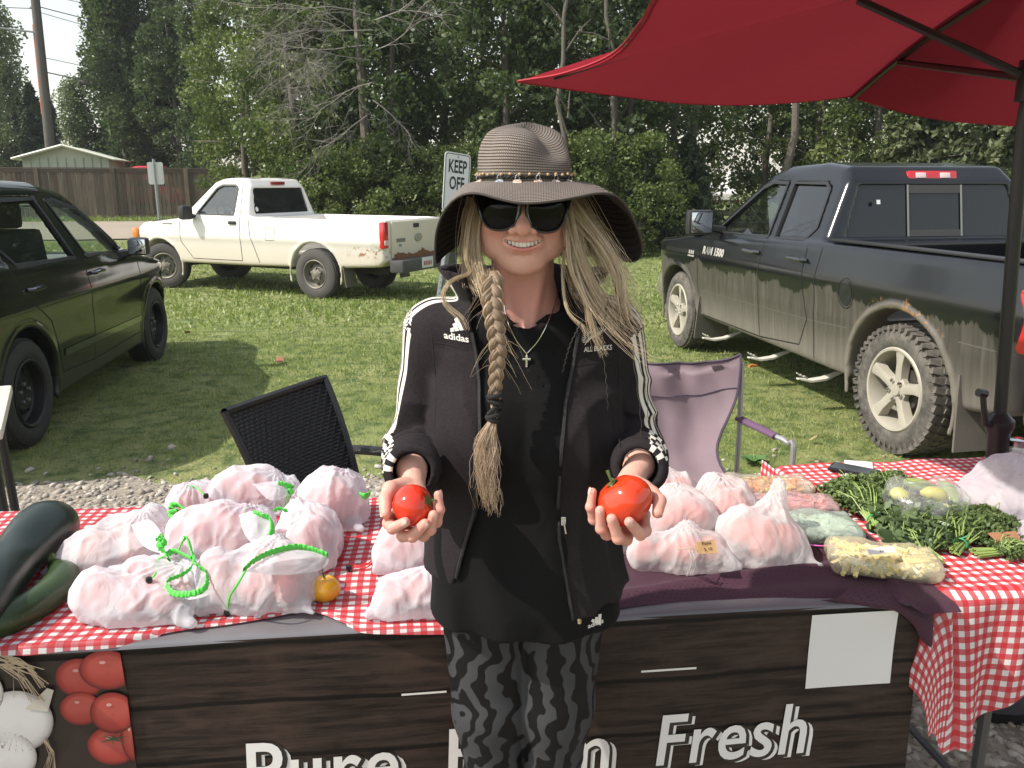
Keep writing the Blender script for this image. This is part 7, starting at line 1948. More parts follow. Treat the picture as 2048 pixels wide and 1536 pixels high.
# =================================================================== AIR
def haze_box():
    V, F = box_vf((130, 110, 32)); m = bpy.data.materials.new('haze_air'); m.use_nodes = True; nt = m.node_tree; nt.nodes.clear()
    out = nt.nodes.new('ShaderNodeOutputMaterial'); pv = nt.nodes.new('ShaderNodeVolumePrincipled')
    pv.inputs['Color'].default_value = (.90, .94, 1.0, 1); pv.inputs['Density'].default_value = .0007; pv.inputs['Anisotropy'].default_value = .2
    nt.links.new(pv.outputs[0], out.inputs['Volume'])
    tag(mk('haze', V, F, m, smooth=False, loc=(0, 25, 14.8)), 'thin late-summer haze hanging over the whole place', 'haze', kind='stuff')
haze_box()
# =================================================================== PERSON
def skin_mat():
    t = NT('skin'); co = t.coord('Object'); lip = t.attr('lip'); bl = t.attr('blush')
    n = t.noise(co, 22, 6, .72)
    c = t.mix(n, (.56, .30, .235), (.70, .415, .33))
    c = t.mix(t.math('MULTIPLY', bl, .7), c, (.60, .235, .19))
    c = t.mix(t.math('MULTIPLY', lip, .85), c, (.56, .19, .17))
    b = t.bsdf(Base__Color=c, Roughness=t.math('SUBTRACT', .5, t.math('MULTIPLY', lip, .2)))
    b.inputs['Subsurface Weight'].default_value = .35; b.inputs['Subsurface Radius'].default_value = (1, .35, .2); b.inputs['Subsurface Scale'].default_value = .006
    b.inputs['Specular IOR Level'].default_value = .45
    t.set(b, 'Normal', t.bump(t.noise(co, 420, 4, .7), .3, .0012, t.bump(t.noise(co, 75, 3), .25, .003))); return t.end(b)
SKIN = skin_mat()
PX0 = Vector((0.02, 1.42, 0))
per = empty('person', (PX0.x, PX0.y, 0), 0, 'smiling blonde person in wide straw hat and sunglasses holding a tomato in each hand', 'person')
def pk(name, V, F, mats, parent=None, **kw):
    return mk(name, np.asarray(V, float) - np.array([PX0.x, PX0.y, 0]) if parent is None else V, F, mats, parent or per, **kw)
S1, E1, W1 = (-.128, 1.445, 1.392), (-.182, 1.455, 1.160), (-.160, 1.255, 1.205)
S2, E2, W2 = (.172, 1.445, 1.392), (.228, 1.455, 1.160), (.204, 1.262, 1.208)
HC = np.array([.017, 1.402, 1.612]); HS = .95
# ---------------- head
MOUTH = [(-.0335, -.076, -.0515), (-.022, -.0865, -.0575), (-.010, -.091, -.0605), (0, -.092, -.0612), (.010, -.091, -.0605), (.022, -.0865, -.0575), (.0335, -.076, -.0515)]
def lipd(P):
    up = [(x * 1.0, y - .000, z + .0056 * (1 - (x / .0345) ** 2) ** .5 + .0005) for x, y, z in MOUTH]
    lo = [(x * 1.0, y + .001, z - .0064 * (1 - (x / .0345) ** 2) ** .5 - .0005) for x, y, z in MOUTH]
    r1 = [.0010, .0018, .0023, .0021, .0023, .0018, .0010]; r2 = [.0010, .0022, .0032, .0035, .0032, .0022, .0010]
    return s_chain(P, up, r1), s_chain(P, lo, r2)
def head_f(Pw):
    P = [(Pw[i] - HC[i]) / HS for i in range(3)]; x, y, z = P; ax = np.abs(x); Q = [ax, y, z]
    d = s_ell(P, (0, .012, .034), (.072, .090, .078))
    d = smin(d, s_ell(P, (0, -.020, -.024), (.0685, .064, .076)), .03)
    d = smin(d, s_ell(P, (0, -.044, -.080), (.029, .031, .028)), .028)
    d = smin(d, s_sph(P, (0, -.066, -.099), .0125), .020)
    d = smin(d, s_cap(Q, (.052, -.004, -.040), (.020, -.050, -.088), .014), .032)        # jaw line
    d = smin(d, s_ell(Q, (.043, -.058, -.024), (.022, .020, .017)), .014); d = smin(d, s_ell(Q, (.045, -.020, -.058), (.017, .032, .026)), .02)               # cheeks lifted by the smile
    d = smin(d, s_ell(Q, (.054, -.030, -.052), (.018, .024, .028)), .02)
    d = smin(d, s_cap(Q, (.012, -.083, .030), (.040, -.066, .030), .006), .016)         # brow
    d = smax(d, -s_ell(Q, (.031, -.094, .006), (.017, .014, .011)), .010)               # eye sockets
    d = smin(d, s_ell(Q, (.031, -.074, .005), (.013, .010, .008)), .003)                # closed lids
    d = smin(d, s_cap(P, (0, -.082, .012), (0, -.107, -.027), .0070, .0105), .010)      # nose
    d = smin(d, s_sph(P, (0, -.110, -.0325), .0122), .006)
    d = smin(d, s_ell(Q, (.0165, -.0960, -.0355), (.0095, .0115, .0085)), .005)
    d = smax(d, -s_ell(Q, (.0085, -.1050, -.0450), (.0045, .0065, .0034)), .003)
    d = smin(d, s_ell(P, (0, -.078, -.056), (.034, .016, .020)), .012)                  # mouth mound
    # nasolabial and smile folds
    fold = s_chain(Q, [(.0235, -.0935, -.033), (.034, -.0845, -.042), (.0415, -.074, -.054), (.043, -.067, -.068)], [.0026, .0048, .0044, .0014])
    d = smax(d, -fold, .0055)
    fold2 = s_chain(Q, [(.050, -.060, -.045), (.050, -.056, -.060), (.045, -.056, -.072)], [.0016, .0022, .0012]); d = smax(d, -fold2, .005)
    # mouth opening
    zc = -.0612 + 8.6 * x * x; hh = .0046 * np.sqrt(np.clip(1 - (x / .0325) ** 2, 0, 1))
    op = np.maximum(np.abs(z - (zc + .0004)) - hh, y + .060 - 0); op = np.maximum(op, ax - .0315); op = np.maximum(op, -y - .12)
    u, l = lipd(P); d = smin(d, np.minimum(u, l), .0045)
    d = smax(d, -op, .0018)
    d = smax(d, -s_cap(Q, (0, -.083, -.081), (.012, -.081, -.079), .0022), .006)
    # ear
    d = smin(d, np.maximum(s_ell(Q, (.072, .012, -.004), (.007, .016, .030)), -s_ell(Q, (.079, .006, -.002), (.006, .009, .019))), .006)
    d = d + .0006 * vnoise(x, y, z, 60, 3)
    # neck
    d = smin(d, s_chain(P, [(0, .032, -.05), (.002, .040, -.13), (.003, .046, -.21)], [.056, .057, .076]), .015)
    d = smax(d, -s_cap(P, (-.035, -.030, -.142), (.035, -.030, -.142), .0016), .006)
    d = smax(d, -s_cap(P, (-.03, -.032, -.163), (.035, -.030, -.160), .0012), .005)
    nd = s_cap(Q, (.012, -.035, -.225), (.038, .0, -.09), .009); d = smin(d, nd + .004, .02)
    # chest under the shirt
    d = smin(d, s_ell(P, (.003, .045, -.29), (.16, .085, .085)), .05)
    return d * HS
V1, F1 = nets(head_f, HC + np.array([-.12, -.13, -.30]), HC + np.array([.12, .14, .13]), .0020)
V1 = relax(V1, F1, 1, .4)
P_ = [(V1[:, i] - HC[i]) / HS for i in range(3)]; lu, ll_ = lipd(P_)
lipA = np.clip(1 - np.minimum(lu, ll_) / .0026, 0, 1)
blush = np.clip(np.exp(-(((np.abs(P_[0]) - .045) / .022) ** 2 + ((P_[2] + .032) / .024) ** 2)) * (P_[1] < 0) + .8 * np.exp(-((P_[2] + .17) / .05) ** 2) * (P_[1] < .02) + .8 * np.exp(-((P_[0] / .012) ** 2 + ((P_[2] + .03) / .012) ** 2)), 0, 1)
# ---------------- hands
def cam_basis(T):
    c = (Vector((0, 0, CAMH)) - T).normalized(); r = Vector((0, 0, 1)).cross(c).normalized() ; u = c.cross(r).normalized(); return r, u, c
TOM1 = atY(826, 1011, 1.145); TOM2 = atY(1249, 1001, 1.140); R1, R2 = .0315, .0412
HAND = {1: dict(T=TOM1, W=W1, E=E1, sc=1.0,
    F=[[(-.026, -.014, -.030), (-.036, -.024, -.002), (-.030, -.031, .018), (-.012, -.023, .032)],
       [(-.010, -.028, -.034), (-.016, -.043, -.006), (-.002, -.044, .014), (.016, -.027, .027)],
       [(.010, -.028, -.034), (.014, -.044, -.008), (.024, -.036, .010), (.029, -.015, .024)],
       [(.026, -.016, -.030), (.034, -.026, -.008), (.039, -.008, .006), (.037, .014, .008)]],
    fr=[(.0098, .0088, .0082, .0074), (.010, .009, .0084, .0076), (.0098, .0088, .0080, .0072), (.0088, .0078, .0070, .0062)],
    TH=[(-.014, .030, -.050), (-.033, .026, -.026), (-.0405, .010, -.004), (-.040, -.010, .010)]),
        2: dict(T=TOM2, W=W2, E=E2, sc=1.0,
    F=[[(.028, -.020, -.034), (.031, -.042, -.008), (.024, -.047, .012), (.008, -.030, .035)],
       [(.010, -.034, -.036), (.004, -.056, -.008), (-.007, -.054, .016), (-.017, -.027, .034)],
       [(-.010, -.032, -.038), (-.024, -.050, -.010), (-.032, -.042, .010), (-.034, -.016, .026)],
       [(-.028, -.020, -.036), (-.044, -.030, -.012), (-.049, -.012, .004), (-.0465, .010, .010)]],
    fr=[(.0098, .0090, .0084, .0076), (.0100, .0092, .0086, .0078), (.0098, .0088, .0080, .0072), (.0088, .0078, .0070, .0062)],
    TH=[(.018, .024, -.058), (.040, .012, -.036), (.051, .002, -.010), (.048, -.015, .010)])}
def hand_pts(H):
    r, u, c = cam_basis(H['T'])
    def g(p): return tuple(H['T'] + r * p[0] + u * p[1] + c * p[2])
    return g
def hand_f(H, P):
    g = hand_pts(H); W = H['W']; d = None
    for ch, fr in zip(H['F'], H['fr']):
        pts = [g(p) for p in ch]; e = s_chain(P, pts, fr, .0025)
        for q, rr in zip(pts[1:3], fr[1:3]): e = smin(e, s_sph(P, q, rr * 1.03), .003)
        d = e if d is None else np.minimum(d, e)
    d2 = None
    for ch, fr in zip(H['F'], H['fr']):        # palm webs
        e = s_cap(P, g(ch[0]), tuple((Vector(g((0, .010, -.052))) * .45 + Vector(g(ch[0])) * .55)), fr[0] * 1.12, .013); d2 = e if d2 is None else smin(d2, e, .012)
    pc = Vector(g((0, .006, -.048))); d2 = smin(d2, s_sph(P, tuple(pc), .0175), .02)
    sg = -1 if H is HAND[1] else 1
    d2 = smin(d2, s_cap(P, g((sg * .012, .012, -.050)), g((sg * .026, .020, -.042)), .0155, .0135), .014)
    d2 = smin(d2, s_cap(P, g((-sg * .010, .004, -.050)), g((-sg * .022, -.006, -.042)), .0150, .0125), .014)
    wv_ = Vector(W); d2 = smin(d2, s_cap(P, g((0, .016, -.056)), tuple(wv_), .0190, .0225), .018)
    d2 = smin(d2, s_cap(P, tuple(wv_), H['E'], .0235, .034), .01)
    th = s_chain(P, [g(p) for p in H['TH']], [.0140, .0122, .0100, .0082], .003); d2 = smin(d2, th, .007)
    d = smin(d, d2, .0045)
    rt = R1 if H is HAND[1] else R2
    return d
hands = []
for k in (1, 2):
    H = HAND[k]; T = np.array(H['T'])
    lo = T + np.array([-.075, -.06, -.085]); hi = T + np.array([.085, .19, .085])
    lo = np.minimum(lo, np.array(H['W']) - .03); hi = np.maximum(hi, np.array(H['W']) + .05)
    hands.append(nets(lambda P, H=H: hand_f(H, P), lo, hi, .0016))
# ---------------- trunk, upper arms and legs of the same body (mostly under the clothes)
HIPZ = .92
def trunk_f(P):
    x, y, z = P; Q = [np.abs(x - .02), y, z]
    d = s_cap(P, (.02, 1.44, 1.33), (.02, 1.44, .93), .10, .105); d = smin(d, s_cap(Q, (.03, 1.44, 1.36), (.125, 1.445, 1.385), .05, .042), .05)
    for S, E in ((S1, E1), (S2, E2)): d = smin(d, s_cap(P, S, E, .043, .034), .02)
    for S, E in ((E1, W1), (E2, W2)): d = smin(d, s_cap(P, S, E, .034, .024), .01)
    d = smin(d, s_chain(Q, [(.065, 1.45, .88), (.062, 1.43, .50), (.066, 1.45, .08)], [.078, .050, .034]), .03)
    d = smin(d, s_ell(Q, (.072, 1.405, .04), (.042, .12, .042)), .03)
    return smax(d, -z + .003, .01)
V3, F3 = nets(trunk_f, (-.27, 1.15, -.01), (.31, 1.60, 1.46), .0085)
Vb = np.concatenate([V1, hands[0][0], hands[1][0], V3]); o1 = len(V1); o2 = o1 + len(hands[0][0]); o3 = o2 + len(hands[1][0])
Fb = np.concatenate([F1, hands[0][1] + o1, hands[1][1] + o2, F3 + o3])
zz = np.zeros(len(Vb)); la = zz.copy(); la[:o1] = lipA; ba = zz.copy(); ba[:o1] = blush
hp = Vb[o1:o3]; tipd = np.full(len(hp), 9.)
for k in (1, 2):
    g = hand_pts(HAND[k])
    for ch in HAND[k]['F'] + [HAND[k]['TH']]:
        for q, s_ in ((3, .011), (2, .007), (1, .007)): tipd = np.minimum(tipd, np.linalg.norm(hp - np.array(g(ch[q])), axis=1) - s_)
ba[o1:o3] = np.clip(.75 - tipd * 60, 0, .75)
body = pk('body', Vb, Fb, SKIN, attrs={'lip': la, 'blush': ba})
# fingernails
NAIL = pbr('nail', (.66, .40, .34), .25, var=.05, coat=.4)
for k in (1, 2):
    g = hand_pts(HAND[k]); T = HAND[k]['T']; r_, u_, c_ = cam_basis(T)
    for ch, fr in zip(HAND[k]['F'] + [HAND[k]['TH']], HAND[k]['fr'] + [(.012, .011, .0098, .0082)]):
        a, b = Vector(g(ch[2])), Vector(g(ch[3])); ax = (b - a).normalized(); out = (b - T); out = (out - ax * out.dot(ax)).normalized()
        c = b + out * (fr[3] * .60) - ax * .0005; sd = ax.cross(out); V, F = [], []
        for i in range(7):
            for j in range(7):
                s_, t_ = (i / 3 - 1), (j / 3 - 1); rr = (1 - .25 * abs(t_) ** 3); V.append(c + sd * (s_ * .0056 * rr * (1 - .12 * max(0, t_))) + ax * (t_ * .0070) + out * (.0034 - .0030 * s_ * s_ - .0012 * t_ * t_))
        pk('fingernail', V, grid_faces(7, 7), NAIL)
# teeth
TEE = pbr('teeth', (.74, .70, .62), .22, var=.04, coat=.5); mb = MB()
for k in range(-5, 5):
    x = (k + .5) * .0062; w_ = .00625 * (1 - .05 * abs(k + .5)); y = -.0870 + 10.5 * x * x; z = -.0600 + 8.2 * x * x; hgt = .0094 - .0006 * abs(k + .5)
    Vt, Ft = box_vf((w_, .004, hgt), .0009); M = Matrix.Rotation(-x * 20, 3, 'Z'); mb.add([HC + HS * np.array(M @ Vector(v) + Vector((x, y, z))) for v in Vt], Ft)
t_ = mb.build('teeth', TEE, per, loc=(-PX0.x, -PX0.y, 0)); 
mb = MB(); mb.box(tuple(HC + HS * np.array((0, -.066, -.060))), (.06, .012, .02)); mb.build('mouth_interior', pbr('mouth_dark', (.10, .02, .018), .6), per, loc=(-PX0.x, -PX0.y, 0))

# ---------------- t-shirt
def tz(z, pts): return np.interp(z, [p[0] for p in pts], [p[1] for p in pts])
HWx = [(.80, .182), (.90, .178), (1.0, .168), (1.10, .160), (1.2, .160), (1.30, .158), (1.38, .14)]
HWy = [(.80, .115), (.90, .118), (1.0, .112), (1.10, .110), (1.2, .118), (1.30, .112), (1.38, .085)]
def torso_d(P, g=0.0):
    x, y, z = P; a = tz(z, HWx) + g; b = tz(z, HWy) + g; xx, yy = (x - .022) / a, (y - 1.435) / b
    k = (np.abs(xx) ** 2.4 + np.abs(yy) ** 2.4) ** (1 / 2.4); d = (k - 1) * b
    d = smax(d, z - (1.432 + g), .035)
    d = smin(d, s_cap([np.abs(x - .022), y, z], (.055, 1.45, 1.415), (.140, 1.448, 1.372), .030 + g, .040 + g), .03)
    d = smin(d, s_ell([np.abs(x - .022), y, z], (.066, 1.352, 1.232), (.062 + g, .046 + g, .066 + g)), .04)
    return d
def shirt_f(P):
    x, y, z = P
    fo = .0035 * np.sin((x + .6 * (z - 1.1) * .3) * 55 + 2.5 * vnoise(x, y, z, 6, 4)) * np.clip((1.25 - z) / .3, 0, 1) + .003 * vnoise(x * 2.2, y, z * .9, 12, 5)
    crease = .006 * np.abs(vnoise(x * 1.3 + z * .6, y * .3, z * 1.2 - x * .8, 9, 15)) 
    d = torso_d(P, .004) + fo + crease - .004
    hem = .852 + .10 * np.abs(x - .06) ** 1.0 + .004 * np.sin(x * 60); 
    inn = d + .006
    d = smax(d, -(z - hem), .004)
    d = smax(d, -np.maximum(inn, -(z - .5) * 0 - .0 + z - 1.42), .003)
    nk = s_ell(P, (.024, 1.345, 1.499), (.068, .080, .082)); d = smax(d, -nk, .004)
    d = smax(d, -s_cap(P, (.02, 1.44, 1.36), (.02, 1.42, 1.6), .062), .004)
    return d
SH = NT('black_tshirt'); _c = SH.coord('Object')
_b = SH.bsdf(Base__Color=SH.mix(SH.noise(_c, 5, 3), (.0055, .0055, .006), (.0105, .0105, .011)), Roughness=.82); _b.inputs['Sheen Weight'].default_value = .015; _b.inputs['Specular IOR Level'].default_value = .10
SH.set(_b, 'Normal', SH.bump(SH.noise(_c, 24, 4), .25, .006)); SH = SH.end(_b)
Vs, Fs_ = nets(shirt_f, (-.19, 1.24, .80), (.24, 1.60, 1.47), .0042); Vs = relax(Vs, Fs_, 2, .5)
shirt = pk('tshirt', Vs, Fs_, SH); bv_shirt = bvh_of(Vs, Fs_)
# neckline rib
# ---------------- jacket
XL = [(.90, -.105), (.96, -.100), (1.02, -.086), (1.10, -.064), (1.19, -.052), (1.26, -.050), (1.33, -.052), (1.38, -.058), (1.42, -.066), (1.50, -.070)]
XR = [(.85, .112), (.90, .106), (.97, .094), (1.05, .080), (1.12, .076), (1.22, .079), (1.30, .086), (1.36, .100), (1.41, .108), (1.50, .112)]
ARMS = [((-.048, 1.45, 1.437), S1, E1, W1), ((.092, 1.45, 1.437), S2, E2, W2)]
def wr(P, seed): return vnoise(P[0], P[1], P[2], 11, seed)
def jacket_f(P):
    x, y, z = P
    d = torso_d(P, .017)
    # loose folds in the front panels and sides
    n = vnoise(x, y, z, 5, 31)
    fph = (x * 1.0 + y * .5) * 48 + 3.4 * n + z * 6
    d = d + .0095 * (np.abs(np.sin(fph)) ** .8 - .6) * np.clip((1.36 - z) / .25, 0.05, 1) + .005 * vnoise(x, y, z * .6, 11, 32)
    dg = np.abs(np.sin((z * 1.0 - (np.abs(x - .022) - .06) * .9) * 34 + 2.5 * vnoise(x, y, z, 7, 37))); d = d + .0045 * dg * np.exp(-((z - 1.30) / .09) ** 2)
    for i, (N, S, E, W) in enumerate(ARMS):
        sg = -1 if i == 0 else 1
        up = s_cap(P, S, E, .058, .053); lo = s_cap(P, E, tuple(np.array(W) + (np.array(W) - np.array(E)) * .20), .053, .0365)
        Wv, Ev = np.array(W), np.array(E); ax = (Wv - Ev) / np.linalg.norm(Wv - Ev)
        t = (x - E[0]) * ax[0] + (y - E[1]) * ax[1] + (z - E[2]) * ax[2]; L = np.linalg.norm(Wv - Ev)
        tu = np.clip((S[2] - z) / (S[2] - E[2]), 0, 1.1)
        # sleeve wrinkles: rings bunched at the elbow and down the forearm, long creases on the upper arm
        w1 = (.0085 * np.sin(t * 165 + 2.2 * vnoise(x, y, z, 16, 40 + i) + (x * sg) * 22)) * np.clip((t + .02) / .05, 0, 1)
        w2 = .0125 * np.abs(np.sin((z * 30 + x * sg * 24 + y * 12) + 2.3 * vnoise(x, y, z, 9, 50 + i))) ** .8 * np.clip((tu - .12) / .5, .12, 1) - .004
        w3 = .0065 * vnoise(x * 1.5, y * 1.5, z * .7, 14, 44 + i)
        a = smin(up + w2 + w3, lo + w1 * .8 + w3 * .6, .028)
        cuff = t - (L + .040)
        a = smax(a, np.where(t > L * .5, cuff, -1), .004)
        d = smin(d, a, .004 + .022 * np.clip((z - 1.27) / .10, 0, 1))
    # stand collar, fallen open
    r = np.sqrt((x - .022) ** 2 * .82 + (y - 1.452) ** 2); rc = .078 + .62 * (z - 1.42); col = np.maximum(np.abs(r - rc) - .0065, np.abs(z - 1.455 - .004 * np.sin(x * 40)) - .048)
    col = np.maximum(col, y - 9); d0 = d
    d = smin(d, col, .010)
    # hollow
    d = smax(d, -s_cap(P, (.022, 1.45, 1.38), (.022, 1.43, 1.6), .066), .003)
    for (N, S, E, W) in ARMS:
        Wv, Ev = np.array(W), np.array(E); ax = (Wv - Ev) / np.linalg.norm(Wv - Ev); e2 = tuple(Wv + ax * .09)
        d = smax(d, -s_cap(P, E, e2, .0300), .002)
    # front opening
    xl, xr = tz(z, XL), tz(z, XR); wob = .0025 * np.sin(z * 70) + .002 * vnoise(z, 0 * z, 0 * z, 22, 3)
    cut = np.maximum(np.maximum(xl + wob - x, x - xr - wob), y - 1.43)
    d = smax(d, -cut, .004)
    hem = np.where(x < .02, .952 - .25 * (x + .10), .902 + .22 * np.clip(x - .10, -1, 1)) + .004 * np.sin(x * 70 + y * 30)
    # keep sleeves: only trim what is torso
    tors = (np.abs(x - .022) < .185) & (y > 1.27)
    d = np.where((z < hem + .03) & (z < 1.05), smax(d, hem - z, .004), d)
    return d
def jacket_mat():
    t = NT('black_fleece'); co = t.coord('Object'); a = t.attr('sa'); v = t.attr('sv')
    st = None
    for c in (-.0165, 0, .0165):
        m = t.step(t.math('ABSOLUTE', t.math('SUBTRACT', a, c)), .0056, .0042); st = m if st is None else t.math('MAXIMUM', st, m)
    inb = t.step(t.math('ABSOLUTE', a), .0245, .0232)
    ck = t.math('FRACT', t.math('MULTIPLY', t.math('ADD', t.math('FLOOR', t.math('DIVIDE', t.math('ADD', a, .5), .0118)), t.math('FLOOR', t.math('DIVIDE', v, .0125))), .5)); ck = t.math('MULTIPLY', t.math('GREATER_THAN', ck, .25), inb)
    sel = t.math('GREATER_THAN', v, .345)
    m = t.math('ADD', t.math('MULTIPLY', sel, ck), t.math('MULTIPLY', t.math('SUBTRACT', 1.0, sel), st), clamp=True)
    m = t.math('MULTIPLY', t.math('MULTIPLY', m, t.math('GREATER_THAN', v, .0)), t.attr('sok'))
    base = t.mix(t.noise(co, 260, 3, .7), (.0095, .0082, .0090), (.036, .030, .033))
    c = t.mix(m, base, (.70, .67, .60))
    b = t.bsdf(Base__Color=c, Roughness=.9); b.inputs['Specular IOR Level'].default_value = .08; b.inputs['Sheen Weight'].default_value = .03; b.inputs['Sheen Roughness'].default_value = .4
    t.set(b, 'Normal', t.bump(t.noise(co, 420, 3, .7), .35, .0015, t.bump(t.noise(co, 30, 4), .2, .004))); return t.end(b)
Vj, Fj = nets(jacket_f, (-.27, 1.17, .86), (.315, 1.62, 1.52), .0038, lip=2.0); Vj = relax(Vj, Fj, 1, .5)
sa = np.full(len(Vj), .2); sv = np.full(len(Vj), -.01); best = np.full(len(Vj), 1e9)
for i, (N, S, E, W) in enumerate(ARMS):
    sg = -1 if i == 0 else 1; pts = [np.array(q) for q in (N, S, E, W)]; acc = -.105
    eds = [np.array([0, -.10, 1.0]), np.array([sg * 1.0, -.75 if i else -.40, .0]), np.array([sg * .80, 0, .75 if i else .35])]
    for q in range(3):
        a, b = pts[q], pts[q + 1]; L = np.linalg.norm(b - a); ax = (b - a) / L; rel = Vj - a; t = rel @ ax; tc = np.clip(t, -.0 if q else -.05, L); rv_ = rel - np.outer(t, ax); dist = np.linalg.norm(rel - np.outer(tc, ax), axis=1)
        e = eds[q] - ax * (eds[q] @ ax); e /= np.linalg.norm(e); f_ = np.cross(ax, e); ang = np.arctan2(rv_ @ f_, rv_ @ e)
        ok = (dist < best) & (dist < .085); 
        if q == 0: ok &= (Vj[:, 2] > 1.385) & (np.abs(Vj[:, 0] - .022) > .088)
        best = np.where(ok, dist, best); off = .012 * sg if q == 1 else 0
        sa = np.where(ok, ang * .052 * (1 if q else .9), sa); sv = np.where(ok, np.clip((acc + t) if q else .01 + 0 * t, .005, 1), sv)
        acc += L if q else .105
jk = jacket_mat(); jacket = pk('jacket', Vj, Fj, jk, attrs={'sa': sa, 'sv': sv, 'sok': ((sa[Fj].max(1) - sa[Fj].min(1)) < .03) & (sv[Fj].min(1) > 0)}); bv_jk = bvh_of(Vj, Fj)
# zipper edges and dangling puller, on the jacket opening
ZIP = pbr('zipper', (.02, .02, .021), .5, .2, bump=1, bscale=600)
def camhit(bv, px, py):
    r = ray(px, py).normalized(); h = bv.ray_cast(Vector((0, 0, CAMH)), r); return (h[0], h[1]) if h[0] is not None else (None, None)
def stroke_on(bv, name, pts, mat, r=.001, off=.0012, parent=None, n=None):
    P = []
    for q in spline(pts, n or len(pts) * 4):
        h, nn = camhit(bv, q[0], q[1])
        if h is not None: P.append(h + nn * off)
    if len(P) > 2:
        mb = MB(); mb.tube(P, r, 6); return mb.build(name, mat, per, loc=(-PX0.x, -PX0.y, 0))
def edge_path(tab, z0, z1, sgn):
    out = []
    for z in np.linspace(z0, z1, 60):
        x = float(tz(z, tab)) + sgn * .004; h = bv_jk.ray_cast(Vector((x, .9, z)), Vector((0, 1, 0)))
        if h[0] is not None and h[0].y < 1.45: out.append(h[0] + Vector((-sgn * .002, -.0015, 0)))
    return out
for tab, z0, z1, sg in ((XL, 1.41, .975, -1), (XR, 1.41, .905, 1)):
    P = edge_path(tab, z0, z1, sg); mb = MB(); mb.tube(P, .0032, 6); mb.build('zipper', ZIP, per, loc=(-PX0.x, -PX0.y, 0))
h, nn = camhit(bv_jk, 1126, 1040)
if h is not None:
    mb = MB(); mb.box(h + nn * .004, (.009, .005, .016), bev=.002); mb.tube([h + nn * .006, h + nn * .007 + Vector((.004, 0, -.022))], .0022, 6); mb.build('zip_slider', CHR, per, loc=(-PX0.x, -PX0.y, 0))
mb = MB(); q = atY(1159, 1243, 1.285); mb.lathe([(0, -.005), (.0035, -.003), (.003, 0), (.004, .003), (0, .005)], 8, c=tuple(q)); mb.build('zip_pull', pbr('brass_pull', (.55, .48, .28), .35, .8), per, loc=(-PX0.x, -PX0.y, 0))
# chest seam lines
SEAM = pbr('seam_black', (.006, .006, .006), .9)
stroke_on(bv_jk, 'seam', [(868, 685), (900, 690), (935, 700)], SEAM, .0009, 0); stroke_on(bv_jk, 'seam', [(1135, 735), (1180, 728), (1235, 725)], SEAM, .0009, 0)
stroke_on(bv_jk, 'seam', [(862, 655), (868, 720), (872, 800), (868, 860)], SEAM, .0012, -.0004); stroke_on(bv_jk, 'seam', [(1243, 650), (1238, 740), (1236, 830), (1240, 900)], SEAM, .0012, -.0004)

# ---------------- decals on cloth (projected geometry)
LOGO = pbr('logo_white', (.72, .70, .66), .7, var=.04)
def decal_px(bv, V2, F, mat, name, off=.0016, nogap=True):
    V, ok = [], []
    for a, b in V2:
        h, nn = camhit(bv, a, b)
        if h is None or h.y > 1.44: ok.append(False); V.append(Vector((0, 0, 0)))
        else: ok.append(True); V.append(h + (Vector((0, 0, CAMH)) - h).normalized() * off)
    F = [f for f in F if all(ok[i] for i in f)]
    if F:
        used = sorted({i for f in F for i in f}); mp = {u: i for i, u in enumerate(used)}
        return pk(name, [V[i] for i in used], [tuple(mp[i] for i in f) for f in F], mat, smooth=False)
def affine(V, o_, ex, ey): return [(o_[0] + v[0] * ex[0] + v[1] * ey[0], o_[1] + v[0] * ex[1] + v[1] * ey[1]) for v in V]
def quadgrid(c4, n=4):
    a, b, c, d = [np.array(q, float) for q in c4]; V = []
    for j in range(n + 1):
        for i in range(n + 1): s_, t_ = i / n, j / n; V.append(tuple((a * (1 - s_) + b * s_) * (1 - t_) + (d * (1 - s_) + c * s_) * t_))
    return V, [tuple(f) for f in grid_faces(n + 1, n + 1)]
def three_bars(bv, o_, s, rot=0.0):
    c, sn = math.cos(rot), math.sin(rot)
    for k, (x, w_, h0) in enumerate(((0, .28, .30), (.34, .28, .62), (.68, .28, 1.0))):
        pts = [(x, 0), (x + w_, 0), (x + w_ - .26 * h0 * 1.0 - .0, h0 * 1.0), (x + w_ - .26 * h0 - .26, h0 * .82)]
        pts = [(x - .0, 0.0), (x + w_, 0.0), (x + w_ - .30 * h0, h0), (x - .34 * h0 + .03, h0 * .80)] if False else [(x, .0), (x + w_, .0), (x + w_ - .45 * h0 + .12, h0), (x - .45 * h0 + .16, h0 * .86)]
        P = [(o_[0] + s * (a * c + b * sn), o_[1] - s * (b * c - a * sn)) for a, b in pts]; V, F = quadgrid(P, 3); decal_px(bv, V, F, LOGO, 'printed_mark')
V, F = text_mesh('adidas', 1.0, .022, 0, .98, 'LEFT', 2); w_ = V[:, 0].max()
decal_px(bv_jk, affine(V, (888, 676), (50 / w_, 9 / w_), (-2, -19)), F, LOGO, 'lettering')
three_bars(bv_jk, (901, 664), 28, -.15)
V, F = text_mesh('ALL BLACKS', 1.0, .012, 0, 1.0, 'LEFT', 2); w_ = V[:, 0].max(); decal_px(bv_jk, affine(V, (1168, 704), (56 / w_, -5 / w_), (0, -14)), F, LOGO, 'lettering')
